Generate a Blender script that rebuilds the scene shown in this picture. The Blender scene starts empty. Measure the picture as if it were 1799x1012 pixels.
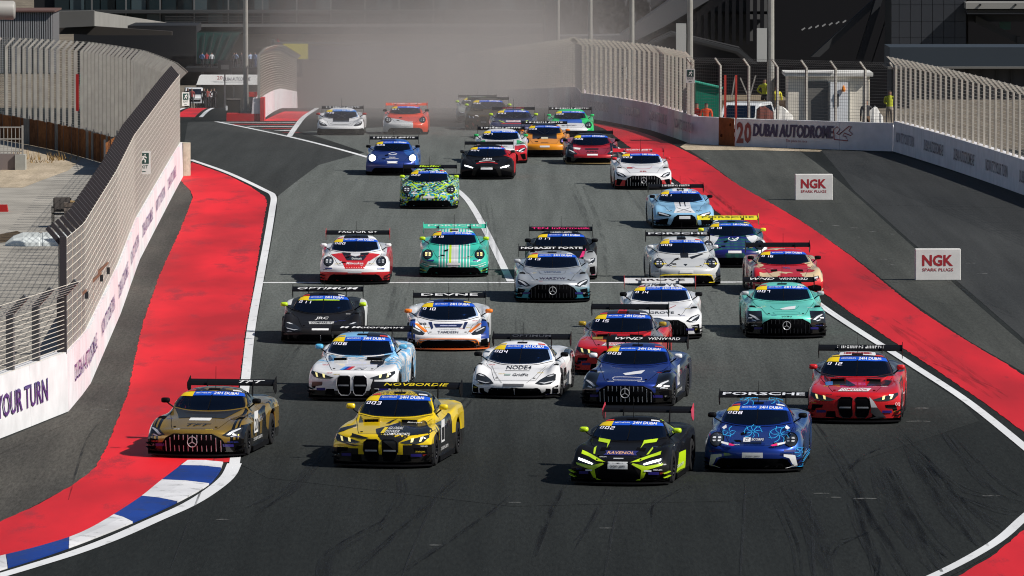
import bpy, bmesh, math, random
from mathutils import Vector, Matrix
from mathutils.bvhtree import BVHTree
random.seed(7)
R = math.radians
SC = bpy.context.scene
COL = SC.collection

# ---------------------------------------------------------------- camera
F_PX, IW, IH, CAMH, PITCH = 12500.0, 1799.0, 1012.0, 13.2, 0.065
cam = bpy.data.objects.new('camera', bpy.data.cameras.new('camera'))
COL.objects.link(cam)
cam.location = (0, 0, CAMH)
cam.rotation_euler = (math.pi / 2 - PITCH, 0, 0)
cam.data.sensor_width = 36.0
cam.data.lens = 36.0 * F_PX / IW
cam.data.clip_start = 1.0
cam.data.clip_end = 6000.0
SC.camera = cam

# ---------------------------------------------------------------- sky and sun
SUN_EL, SUN_AZ = R(42), R(109)           # azimuth clockwise from +Y: sun on the right, a little towards the camera
sund = Vector((math.sin(SUN_AZ) * math.cos(SUN_EL), math.cos(SUN_AZ) * math.cos(SUN_EL), math.sin(SUN_EL)))
world = bpy.data.worlds.new('World')
SC.world = world
world.use_nodes = True
wn = world.node_tree.nodes
sky = wn.new('ShaderNodeTexSky')
sky.sky_type = 'NISHITA'
sky.sun_disc = False
sky.sun_elevation = SUN_EL
sky.sun_rotation = SUN_AZ
sky.dust_density = .3
sky.air_density = .9
world.node_tree.links.new(sky.outputs[0], wn['Background'].inputs[0])
wn['Background'].inputs[1].default_value = 0.05
sl = bpy.data.lights.new('sun', 'SUN')
sl.energy = 5.0
sl.angle = R(0.5)
sl.color = (1.0, 0.955, 0.89)
sun = bpy.data.objects.new('sun', sl)
COL.objects.link(sun)
sun.rotation_euler = (-sund).to_track_quat('-Z', 'Y').to_euler()
SC.view_settings.view_transform = 'Standard'
SC.view_settings.look = 'None'
SC.view_settings.exposure = 0.12
SC.view_settings.gamma = 1.0
SC.cycles.filter_width = 1.1
SC.cycles.volume_bounces = 1
SC.cycles.max_bounces = 6
SC.cycles.transparent_max_bounces = 16
SC.cycles.volume_step_rate = 1.0
SC.cycles.volume_max_steps = 128

# ---------------------------------------------------------------- ground profile, pixel -> ground
def gz(Y):
    if Y <= 250: return 0.0
    if Y <= 400: return -1.2e-4 * (Y - 250) ** 2
    if Y <= 950: return -2.7 - 0.0397 * (Y - 400)
    return -24.535
def ground(px, py):
    a = math.tan(PITCH + math.atan((py - IH / 2) / F_PX))
    lo, hi = 60.0, 405.0
    for _ in range(50):
        m = (lo + hi) / 2
        if (CAMH - gz(m)) / m > a: lo = m
        else: hi = m
    Y = lo
    depth = Y * math.cos(PITCH) + (CAMH - gz(Y)) * math.sin(PITCH)
    return Vector(((px - IW / 2) / F_PX * depth, Y, gz(Y)))
def at(px, py, Y):
    """point seen at a pixel of the photograph, at distance Y along the ground"""
    a = math.tan(PITCH + math.atan((py - IH / 2) / F_PX))
    z = CAMH - a * Y
    depth = Y * math.cos(PITCH) + (CAMH - z) * math.sin(PITCH)
    return Vector(((px - IW / 2) / F_PX * depth, Y, z))

# ---------------------------------------------------------------- materials
MATS = {}
def srgb(r, g, b):
    f = lambda c: (c / 12.92 if c <= 0.04045 else ((c + 0.055) / 1.055) ** 2.4)
    return (f(r / 255), f(g / 255), f(b / 255))
def new_mat(name):
    m = bpy.data.materials.new(name); m.use_nodes = True
    return m, m.node_tree.nodes, m.node_tree.links, m.node_tree.nodes['Principled BSDF']
def M(name, col=(.5, .5, .5), rough=.5, metal=0., coat=0., emit=None, es=1., noise=0., nscale=6.):
    if name in MATS: return MATS[name]
    m, n, l, b = new_mat(name)
    b.inputs['Base Color'].default_value = (*col, 1)
    b.inputs['Roughness'].default_value = rough
    b.inputs['Metallic'].default_value = metal
    if rough >= .6: b.inputs['Specular IOR Level'].default_value = .15
    if coat:
        b.inputs['Coat Weight'].default_value = coat
        b.inputs['Coat Roughness'].default_value = .04
    if emit:
        b.inputs['Emission Color'].default_value = (*emit, 1)
        b.inputs['Emission Strength'].default_value = es
    if noise:
        tc = n.new('ShaderNodeTexCoord'); nt = n.new('ShaderNodeTexNoise')
        nt.inputs['Scale'].default_value = nscale; nt.inputs['Detail'].default_value = 6
        nt.inputs['Roughness'].default_value = .65
        mr = n.new('ShaderNodeMapRange')
        mr.inputs['From Min'].default_value = .3; mr.inputs['From Max'].default_value = .7
        mr.inputs['To Min'].default_value = 1 - noise; mr.inputs['To Max'].default_value = 1 + noise
        mx = n.new('ShaderNodeVectorMath'); mx.operation = 'SCALE'
        mx.inputs[0].default_value = col
        l.new(tc.outputs['Object'], nt.inputs['Vector']); l.new(nt.outputs[0], mr.inputs[0])
        l.new(mr.outputs[0], mx.inputs['Scale']); l.new(mx.outputs[0], b.inputs['Base Color'])
    MATS[name] = m
    return m
def C(col, rough=.4, coat=.3):
    """plain print / vinyl of one colour"""
    k = 'vinyl_%d_%d_%d' % tuple(int(c * 999) for c in col)
    return M(k, col, rough, coat=coat)

def asphalt(name, c1, c2, grain=.35, patch=.05, spots=0.0, far_tone=None):
    m, n, l, b = new_mat(name)
    tc = n.new('ShaderNodeTexCoord')
    big = n.new('ShaderNodeTexNoise'); big.inputs['Scale'].default_value = patch; big.inputs['Detail'].default_value = 5
    mp = n.new('ShaderNodeMapping'); mp.inputs['Scale'].default_value = (1.6, .35, 1)
    fine = n.new('ShaderNodeTexNoise'); fine.inputs['Scale'].default_value = 16; fine.inputs['Detail'].default_value = 5
    fine.inputs['Roughness'].default_value = .8
    mid = n.new('ShaderNodeTexNoise'); mid.inputs['Scale'].default_value = 1.1; mid.inputs['Detail'].default_value = 7
    l.new(tc.outputs['Object'], mp.inputs[0]); l.new(mp.outputs[0], big.inputs['Vector'])
    mp2 = n.new('ShaderNodeMapping'); mp2.inputs['Scale'].default_value = (2.0, .05, 1); l.new(tc.outputs['Object'], mp2.inputs[0])
    mp4 = n.new('ShaderNodeMapping'); mp4.inputs['Scale'].default_value = (1, .10, 1); l.new(tc.outputs['Object'], mp4.inputs[0])
    l.new(mp4.outputs[0], fine.inputs['Vector']); l.new(mp2.outputs[0], mid.inputs['Vector'])
    cr = n.new('ShaderNodeValToRGB')
    cr.color_ramp.elements[0].position = .35; cr.color_ramp.elements[0].color = (*c1, 1)
    cr.color_ramp.elements[1].position = .65; cr.color_ramp.elements[1].color = (*c2, 1)
    l.new(big.outputs[0], cr.inputs[0])
    mr = n.new('ShaderNodeMapRange')
    mr.inputs['From Min'].default_value = .3; mr.inputs['From Max'].default_value = .72
    mr.inputs['To Min'].default_value = 1 - grain; mr.inputs['To Max'].default_value = 1 + grain
    l.new(fine.outputs[0], mr.inputs[0])
    mr2 = n.new('ShaderNodeMapRange')
    mr2.inputs['From Min'].default_value = .3; mr2.inputs['From Max'].default_value = .7
    mr2.inputs['To Min'].default_value = .84; mr2.inputs['To Max'].default_value = 1.16
    l.new(mid.outputs[0], mr2.inputs[0])
    mu = n.new('ShaderNodeMath'); mu.operation = 'MULTIPLY'
    l.new(mr.outputs[0], mu.inputs[0]); l.new(mr2.outputs[0], mu.inputs[1])
    sc = n.new('ShaderNodeVectorMath'); sc.operation = 'SCALE'
    l.new(cr.outputs[0], sc.inputs[0]); l.new(mu.outputs[0], sc.inputs['Scale'])
    out = sc.outputs[0]
    if far_tone:      # second, paler tone far up the track, fading out towards the corner, edge broken by noise
        (d1, y0, y1) = far_tone
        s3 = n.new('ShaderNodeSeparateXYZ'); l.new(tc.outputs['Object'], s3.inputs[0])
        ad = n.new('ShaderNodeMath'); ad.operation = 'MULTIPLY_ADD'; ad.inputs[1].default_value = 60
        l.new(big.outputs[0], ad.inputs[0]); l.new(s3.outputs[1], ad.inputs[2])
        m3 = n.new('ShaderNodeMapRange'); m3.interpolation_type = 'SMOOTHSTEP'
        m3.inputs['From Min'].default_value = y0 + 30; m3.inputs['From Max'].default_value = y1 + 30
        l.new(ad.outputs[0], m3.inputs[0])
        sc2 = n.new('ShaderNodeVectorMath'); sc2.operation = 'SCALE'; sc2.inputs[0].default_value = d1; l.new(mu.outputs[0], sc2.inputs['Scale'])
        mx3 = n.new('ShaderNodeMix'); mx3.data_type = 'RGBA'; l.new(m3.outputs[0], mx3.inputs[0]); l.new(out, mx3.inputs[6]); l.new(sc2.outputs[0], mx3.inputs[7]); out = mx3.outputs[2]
    if spots:
        vo = n.new('ShaderNodeTexVoronoi'); vo.inputs['Scale'].default_value = 7
        l.new(tc.outputs['Object'], vo.inputs['Vector'])
        lt = n.new('ShaderNodeMath'); lt.operation = 'LESS_THAN'; lt.inputs[1].default_value = spots
        l.new(vo.outputs['Distance'], lt.inputs[0])
        mx = n.new('ShaderNodeMix'); mx.data_type = 'RGBA'
        l.new(lt.outputs[0], mx.inputs[0]); l.new(out, mx.inputs[6]); mx.inputs[7].default_value = (.22, .21, .2, 1)
        out = mx.outputs[2]
    l.new(out, b.inputs['Base Color'])
    b.inputs['Roughness'].default_value = .88
    b.inputs['Specular IOR Level'].default_value = .10
    bp = n.new('ShaderNodeBump'); bp.inputs['Strength'].default_value = .25; bp.inputs['Distance'].default_value = .02
    l.new(fine.outputs[0], bp.inputs['Height']); l.new(bp.outputs[0], b.inputs['Normal'])
    MATS[name] = m
    return m

def worn_paint(name, col, under, wear=.5, rough=.55, streak=(1, .2, 1), scale=1.2, dirt=.25):
    """painted ground surface with worn and rubber-stained areas"""
    m, n, l, b = new_mat(name)
    tc = n.new('ShaderNodeTexCoord')
    mp = n.new('ShaderNodeMapping'); mp.inputs['Scale'].default_value = streak
    l.new(tc.outputs['Object'], mp.inputs[0])
    a = n.new('ShaderNodeTexNoise'); a.inputs['Scale'].default_value = scale; a.inputs['Detail'].default_value = 9
    a.inputs['Roughness'].default_value = .62
    l.new(mp.outputs[0], a.inputs['Vector'])
    g = n.new('ShaderNodeTexNoise'); g.inputs['Scale'].default_value = 30; g.inputs['Detail'].default_value = 3
    l.new(tc.outputs['Object'], g.inputs['Vector'])
    ad = n.new('ShaderNodeMath'); ad.operation = 'MULTIPLY_ADD'; ad.inputs[1].default_value = .25
    l.new(g.outputs[0], ad.inputs[0]); l.new(a.outputs[0], ad.inputs[2])
    cr = n.new('ShaderNodeValToRGB')
    cr.color_ramp.elements[0].position = wear; cr.color_ramp.elements[0].color = (0, 0, 0, 1)
    cr.color_ramp.elements[1].position = wear + .12; cr.color_ramp.elements[1].color = (1, 1, 1, 1)
    l.new(ad.outputs[0], cr.inputs[0])
    d = n.new('ShaderNodeTexNoise'); d.inputs['Scale'].default_value = .35; d.inputs['Detail'].default_value = 6
    l.new(mp.outputs[0], d.inputs['Vector'])
    mr = n.new('ShaderNodeMapRange'); mr.inputs['From Min'].default_value = .35; mr.inputs['From Max'].default_value = .65
    mr.inputs['To Min'].default_value = 1 - dirt; mr.inputs['To Max'].default_value = 1.05
    l.new(d.outputs[0], mr.inputs[0])
    sc = n.new('ShaderNodeVectorMath'); sc.operation = 'SCALE'; sc.inputs[0].default_value = col
    l.new(mr.outputs[0], sc.inputs['Scale'])
    mx = n.new('ShaderNodeMix'); mx.data_type = 'RGBA'
    l.new(cr.outputs[0], mx.inputs[0]); mx.inputs[6].default_value = (*under, 1); l.new(sc.outputs[0], mx.inputs[7])
    l.new(mx.outputs[2], b.inputs['Base Color'])
    b.inputs['Roughness'].default_value = rough
    b.inputs['Specular IOR Level'].default_value = .3
    MATS[name] = m
    return m

# ---------------------------------------------------------------- mesh helpers
def link(name, me, mat=None, parent=None, smooth=False):
    o = bpy.data.objects.new(name, me)
    COL.objects.link(o)
    if mat is not None:
        if len(me.materials) == 0: me.materials.append(None)
        o.material_slots[0].link = 'OBJECT'
        o.material_slots[0].material = mat
    if parent is not None: o.parent = parent
    return o
class MB:
    def __init__(s): s.v = []; s.f = []
    def add(s, vs, fs):
        k = len(s.v); s.v += [tuple(v) for v in vs]; s.f += [tuple(i + k for i in f) for f in fs]; return s
    def hexa(s, p):   # 8 points: bottom 4 ccw, top 4 ccw
        return s.add(p, [(3, 2, 1, 0), (4, 5, 6, 7), (0, 1, 5, 4), (1, 2, 6, 5), (2, 3, 7, 6), (3, 0, 4, 7)])
    def box(s, x0, x1, y0, y1, z0, z1):
        return s.hexa([(x0, y0, z0), (x1, y0, z0), (x1, y1, z0), (x0, y1, z0), (x0, y0, z1), (x1, y0, z1), (x1, y1, z1), (x0, y1, z1)])
    def bar(s, a, b, w, h=None, up=(0, 0, 1)):
        """rectangular bar from a to b"""
        a = Vector(a); b = Vector(b); h = h or w
        d = (b - a).normalized(); u = Vector(up)
        if abs(d.dot(u)) > .95: u = Vector((0, 1, 0))
        sd = d.cross(u).normalized() * (w / 2); u = sd.cross(d).normalized() * (h / 2)
        return s.hexa([a - sd - u, a + sd - u, b + sd - u, b - sd - u, a - sd + u, a + sd + u, b + sd + u, b - sd + u])
    def tube(s, pts, r, n=6, caps=True):
        pts = [Vector(p) for p in pts]; rs = r if isinstance(r, (list, tuple)) else [r] * len(pts)
        k = len(s.v)
        for i, p in enumerate(pts):
            d = (pts[min(i + 1, len(pts) - 1)] - pts[max(i - 1, 0)]).normalized()
            u = Vector((0, 0, 1)) if abs(d.z) < .9 else Vector((0, 1, 0))
            a = d.cross(u).normalized(); b = d.cross(a)
            for j in range(n):
                t = 2 * math.pi * j / n
                s.v.append(tuple(p + (a * math.cos(t) + b * math.sin(t)) * rs[i]))
        for i in range(len(pts) - 1):
            for j in range(n):
                s.f.append((k + i * n + j, k + i * n + (j + 1) % n, k + (i + 1) * n + (j + 1) % n, k + (i + 1) * n + j))
        if caps:
            s.f.append(tuple(k + j for j in range(n))); s.f.append(tuple(k + (len(pts) - 1) * n + j for j in reversed(range(n))))
        return s
    def lathe(s, prof, c, axis='x', n=24):
        """prof: (radius, offset along axis)"""
        k = len(s.v)
        for (r, o) in prof:
            for j in range(n):
                t = 2 * math.pi * j / n
                if axis == 'x': s.v.append((c[0] + o, c[1] + r * math.cos(t), c[2] + r * math.sin(t)))
                elif axis == 'z': s.v.append((c[0] + r * math.cos(t), c[1] + r * math.sin(t), c[2] + o))
                else: s.v.append((c[0] + r * math.cos(t), c[1] + o, c[2] + r * math.sin(t)))
        for i in range(len(prof) - 1):
            for j in range(n):
                s.f.append((k + i * n + j, k + i * n + (j + 1) % n, k + (i + 1) * n + (j + 1) % n, k + (i + 1) * n + j))
        return s
    def mesh(s, name, smooth=False):
        me = bpy.data.meshes.new(name)
        me.from_pydata(s.v, [], s.f); me.update()
        if smooth:
            for p in me.polygons: p.use_smooth = True
        bm = bmesh.new(); bm.from_mesh(me); bmesh.ops.recalc_face_normals(bm, faces=bm.faces); bm.to_mesh(me); bm.free()
        return me
    def build(s, name, mat, parent=None, smooth=False):
        return link(name, s.mesh(name, smooth), mat, parent)
def empty(name, loc=(0, 0, 0), rz=0.0, label=None, cat=None, group=None):
    o = bpy.data.objects.new(name, None); COL.objects.link(o)
    o.location = loc; o.rotation_euler = (0, 0, rz); o.empty_display_size = .3
    return tag(o, label, cat, group)
def tag(o, label=None, cat=None, group=None, kind=None):
    if label: o['label'] = label
    if cat: o['category'] = cat
    if group: o['group'] = group
    if kind: o['kind'] = kind
    return o
def crom(pts, n=8, closed=False):
    """Catmull-Rom through points (any dimension)"""
    out = []; N = len(pts)
    for i in range(N - 1):
        p0 = pts[max(i - 1, 0)]; p1 = pts[i]; p2 = pts[i + 1]; p3 = pts[min(i + 2, N - 1)]
        for k in range(n):
            t = k / n
            out.append(tuple(.5 * (2 * b + (c - a) * t + (2 * a - 5 * b + 4 * c - d) * t * t + (3 * b - a - 3 * c + d) * t ** 3)
                             for a, b, c, d in zip(p0, p1, p2, p3)))
    out.append(tuple(pts[-1]))
    return out
def poly_mesh(name, pts, maxlen=None):
    """filled 2-D polygon -> bmesh of small triangles"""
    bm = bmesh.new()
    vs = [bm.verts.new((p[0], p[1], 0)) for p in pts]
    for i in range(len(vs)): bm.edges.new((vs[i], vs[(i + 1) % len(vs)]))
    bmesh.ops.triangle_fill(bm, use_beauty=True, use_dissolve=False, edges=list(bm.edges))
    if maxlen:
        for _ in range(7):
            es = [e for e in bm.edges if e.calc_length() > maxlen]
            if not es: break
            bmesh.ops.subdivide_edges(bm, edges=es, cuts=1)
            bmesh.ops.triangulate(bm, faces=[f for f in bm.faces if len(f.verts) > 3])
    return bm
# lettering: all strings are turned into flat meshes once
TEXT = {}
def make_texts(specs):
    tmp = []
    for (s, bold, shear) in specs:
        cu = bpy.data.curves.new('t', 'FONT'); cu.body = s; cu.offset = bold; cu.shear = shear; cu.resolution_u = 2
        o = bpy.data.objects.new('t', cu); COL.objects.link(o); tmp.append(((s, bold, shear), o, cu))
    dg = bpy.context.evaluated_depsgraph_get()
    for key, o, cu in tmp:
        me = bpy.data.meshes.new_from_object(o.evaluated_get(dg))
        vs = [(v.co.x, v.co.y) for v in me.vertices]; fs = [tuple(p.vertices) for p in me.polygons]
        x0 = min(v[0] for v in vs); x1 = max(v[0] for v in vs); y0 = min(v[1] for v in vs); y1 = max(v[1] for v in vs)
        TEXT[key] = ([((x - x0) / (x1 - x0), (y - y0) / (y1 - y0)) for x, y in vs], fs, (x1 - x0) / (y1 - y0))
        bpy.data.meshes.remove(me)
        bpy.data.objects.remove(o); bpy.data.curves.remove(cu)
B0, S0 = .011, 0.0      # default weight / slant of the lettering
# ================================================================ RACE CARS
ALPHA = .09                       # the slight look-down used when laying prints on the bodywork
def cr1(p, t):
    n = len(p); i = max(0, min(n - 2, int(math.floor(t)))); u = t - i
    b = p[i]; c = p[i + 1]
    a = p[i - 1] if i > 0 else tuple(2 * x - y for x, y in zip(b, c))
    d = p[i + 2] if i + 2 < n else tuple(2 * y - x for x, y in zip(b, c))
    return tuple(.5 * (2 * q + (r - o) * u + (2 * o - 5 * q + 4 * r - s) * u * u + (3 * q - o - 3 * r + s) * u ** 3)
                 for o, q, r, s in zip(a, b, c, d))
class Model:
    """lofted bodywork: ribs from the nose lip to the tail, seven points each from the centre line to the shoulder"""
    def __init__(s, W, pc, pe, hood, hy, cowl, abase, wtop, wedge, peak, r11, r12, r13, L, fa, ra, haunch, belt, wing, lipz=.12, midz=.34):
        XF = [0, .25, .48, .66, .80, .92, .99]
        pl = lambda x: pc * x ** pe
        ribs = [[(x * W, pl(x) + .07, lipz) for x in XF], [(x * W, pl(x), midz) for x in XF]]
        ribs.append([(x * W, pl(x) + .04, z) for x, z in zip(XF, hood[0])])
        for k in range(1, 4):
            f = (.6, .28, .0)[k - 1]
            ribs.append([(x * W, hy[k - 1] + f * pl(x), z) for x, z in zip(XF, hood[k])])
        X6 = [0, .3, .58, .72, .82, .92, .985]
        ribs.append([(x * W, hy[3] + .12 * (x / .6) ** 2 if x < .75 else hy[3] + .18, z) for x, z in zip(X6, hood[4])])
        ax, ay, az = abase; by = belt
        cy, cz = cowl; sh = hood[4][5]
        ribs.append([(0, cy, cz), (ax * .55, cy + .25 * (ay - cy), cz + .01), (ax, ay, az), (ax + .05, ay + .05, az - .02),
                     (.86 * W, ay + .05, sh + .035), (.93 * W, ay + .03, sh - .02), (.975 * W, ay, sh - .14)])
        wy, wz = wtop; ex, ey, ez = wedge
        mx = (ax + ex) / 2 + .02
        ribs.append([(0, (cy + wy) / 2, cz + .56 * (wz - cz)), (mx * .54, (cy + wy) / 2 + .25 * ((ay - cy) + (ey - wy)) / 2 * .9, cz + .555 * (wz - cz) - .005),
                     (mx, (ay + ey) / 2, az + .56 * (ez - az)), (ax + .05, (ay + ey) / 2 + .05, az), (.86 * W, (ay + ey) / 2, sh + .05),
                     (.93 * W, (ay + ey) / 2, sh - .03), (.965 * W, (ay + ey) / 2, sh - .16)])
        ribs.append([(0, wy, wz), (ex * .55, wy + .25 * (ey - wy), wz - .008), (ex, ey, ez), (ax + .04, ey + .05, az + .01), (.85 * W, ey, sh + .06),
                     (.93 * W, ey, sh - .01), (.965 * W, ey, sh - .16)])
        py, pz, px = peak
        hy2, hz2, hx2 = haunch
        ribs.append([(0, py, pz), (px * .55, py, pz - .008), (px, py, pz - .07), (ax + .03, py, az + .015), (.85 * W, py, sh + .08),
                     (.94 * W, py, sh + .02), (.97 * W, py, sh - .14)])
        for k, (yy, zz) in enumerate((r11, r12)):
            q = (.5, 1.)[k]
            ribs.append([(0, yy, zz), (px * .5 * (1 - .1 * k), yy, zz - .01), (px * (.95 - .12 * k), yy, zz - .08 + .03 * k),
                         (ax + .02 - .04 * k, yy, az + .01 + (hz2 - az) * q * .7), (.85 * W, yy, sh + .08 + (hz2 - sh - .08) * q),
                         (.95 * hx2, yy, hz2 - .02 - .05 * (1 - q)), (hx2, yy, hz2 - .16)])
        yy, zz = r13
        ribs.append([(0, yy, zz), (.3, yy, zz), (.55, yy, zz), (.7, yy, zz), (.84, yy, hz2 - .01), (.95 * hx2, yy, hz2 - .04), (hx2, yy, hz2 - .17)])
        ribs.append([(0, L - .06, zz - .02), (.3, L - .06, zz - .02), (.55, L - .07, zz - .02), (.7, L - .09, zz - .03), (.82, L - .13, zz - .06), (.92, L - .2, zz - .1), (.97, L - .28, zz - .2)])
        ribs.append([(0, L, .38), (.3, L, .38), (.55, L - .01, .38), (.7, L - .03, .38), (.82, L - .07, .38), (.91, L - .14, .38), (.96, L - .24, .38)])
        s.ribs = ribs; s.L = L; s.fa = fa; s.ra = ra; s.W = W; s.wing = wing; s.cowl = cowl; s.abase = abase; s.peak = peak; s.pl = pl
        s.ext = [[(-r[1][0], r[1][1], r[1][2])] + r for r in ribs]
        s.body_mesh()
        s.cache = {}
    def surf(s, r, c):
        sg = -1 if c < 0 else 1; c = abs(c)
        i = max(0, min(len(s.ribs) - 2, int(math.floor(r))))
        row = [cr1(e, c + 1) for e in s.ext[max(i - 1, 0):i + 3]]
        p = cr1(row, r - max(i - 1, 0))
        return Vector((sg * p[0], p[1], p[2]))
    def norm(s, r, c):
        e = .04
        n = (s.surf(r, c + e) - s.surf(r, c - e)).cross(s.surf(r + e, c) - s.surf(r - e, c)).normalized()
        return n if n.z > -.2 else -n
    def zlow(s, y):
        z = .125
        for a in (s.fa, s.ra):
            d = abs(y - a)
            if d < .375: z = max(z, .33 + math.sqrt(.375 ** 2 - d * d))
            elif d < .41: z = max(z, .125 + (.41 - d) / .035 * .2)
        return z
    def body_mesh(s):
        NS, NC = 5, 4
        nr = len(s.ribs) - 1; mb = MB(); rows = []
        for i in range(nr * NS + 1):
            rows.append([s.surf(i / NS, j / NC) for j in range(-6 * NC, 6 * NC + 1)])
        w = len(rows[0]); mb.v = [tuple(p) for r in rows for p in r]
        for i in range(len(rows) - 1):
            for j in range(w - 1):
                if 7.15 < (i + .5) / NS < 8.9 and abs((j + .5) / NC - 6) < 1.75: continue      # windshield aperture
                mb.f.append((i * w + j, i * w + j + 1, (i + 1) * w + j + 1, (i + 1) * w + j))
        # side panels with wheel arches, sampled finely along the length
        for sg in (-1, 1):
            top = [Vector(s.surf(2 + (nr - 3) * i / 150, sg * 6.0)) for i in range(151)]
            K = len(mb.v); NV = 6
            for p in top:
                zl = min(s.zlow(p.y), p.z - .02)
                for k in range(NV + 1):
                    t = k / NV
                    mb.v.append((p.x + sg * (.012 * math.sin(t * math.pi) - .01 * t), p.y, p.z + (zl - p.z) * t))
            for i in range(150):
                for k in range(NV): mb.f.append((K + i * (NV + 1) + k, K + i * (NV + 1) + k + 1, K + (i + 1) * (NV + 1) + k + 1, K + (i + 1) * (NV + 1) + k))
        s.me = mb.mesh('body', True)
        fill = [(i * w + j, i * w + j + 1, (i + 1) * w + j + 1, (i + 1) * w + j) for i in range(7 * NS, 9 * NS) for j in range(w - 1)]
        s.bvh = BVHTree.FromPolygons([Vector(v) for v in mb.v], mb.f + fill)
    # ---- prints and inserts
    def patch(s, r0, r1, c0, c1, off=.006, nr=10, nc=16, taper=0.0):
        mb = MB()
        for i in range(nr + 1):
            for j in range(nc + 1):
                r = r0 + (r1 - r0) * i / nr; c = c0 + (c1 - c0) * j / nc
                mb.v.append(tuple(s.surf(r, c) + s.norm(r, c) * off))
        for i in range(nr):
            for j in range(nc): mb.f.append((i * (nc + 1) + j, i * (nc + 1) + j + 1, (i + 1) * (nc + 1) + j + 1, (i + 1) * (nc + 1) + j))
        return mb.mesh('patch', True)
    def hit(s, x, v, off=.006):
        d = Vector((0, math.cos(ALPHA), -math.sin(ALPHA)))
        o = Vector((x, -2.0, (v + 2.0 * math.sin(ALPHA)) / math.cos(ALPHA)))
        loc, n, i, t = s.bvh.ray_cast(o, d)
        k = 0
        while loc is None and k < 60:       # above the silhouette: slide down onto the surface
            o.z -= .01; k += 1
            if k > 20: o.x *= .985
            loc, n, i, t = s.bvh.ray_cast(o, d)
        if loc is None: loc, n, i, t = s.bvh.find_nearest(o + d * 2.6)
        if n.dot(d) > 0: n = -n
        return loc + n * off
    def front_poly(s, pts, off=.006, res=.07):
        bm = poly_mesh('p', pts, res)
        for v in bm.verts: v.co = s.hit(v.co.x, v.co.y, off)
        me = bpy.data.meshes.new('print'); 
        for f in bm.faces: f.smooth = True
        bm.to_mesh(me); bm.free()
        return me
    def front_text(s, key, cx, cv, w, h, off=.012, rise=0.0):
        vs, fs, asp = TEXT[key]
        me = bpy.data.meshes.new('lettering')
        me.from_pydata([tuple(s.hit(cx + (u - .5) * w, cv + (t - .5) * h + rise * (u - .5), off)) for u, t in vs], [], fs)
        return me
    def front_line(s, pts, w, off=.008):
        P = [Vector(s.hit(x, v, off)) for x, v in crom(pts, 5)]
        mb = MB()
        for i, p in enumerate(P):
            d = (P[min(i + 1, len(P) - 1)] - P[max(i - 1, 0)]); d.normalize()
            n = Vector((0, -.6, .8)); sd = d.cross(n).normalized() * (w / 2)
            mb.v += [tuple(p - sd), tuple(p + sd)]
        for i in range(len(P) - 1): mb.f.append((2 * i, 2 * i + 1, 2 * i + 3, 2 * i + 2))
        return mb.mesh('line')
    def patch_text(s, key, r0, r1, c0, c1, off=.012):
        """lettering whose bottom is at rib r0 and top at rib r1"""
        vs, fs, asp = TEXT[key]
        me = bpy.data.meshes.new('lettering')
        me.from_pydata([tuple(s.surf(r0 + (r1 - r0) * t, c0 + (c1 - c0) * u) + s.norm(r0 + (r1 - r0) * t, c0 + (c1 - c0) * u) * off) for u, t in vs], [], fs)
        return me
    def get(s, key, fn):
        if key not in s.cache: s.cache[key] = fn()
        return s.cache[key]

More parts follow.
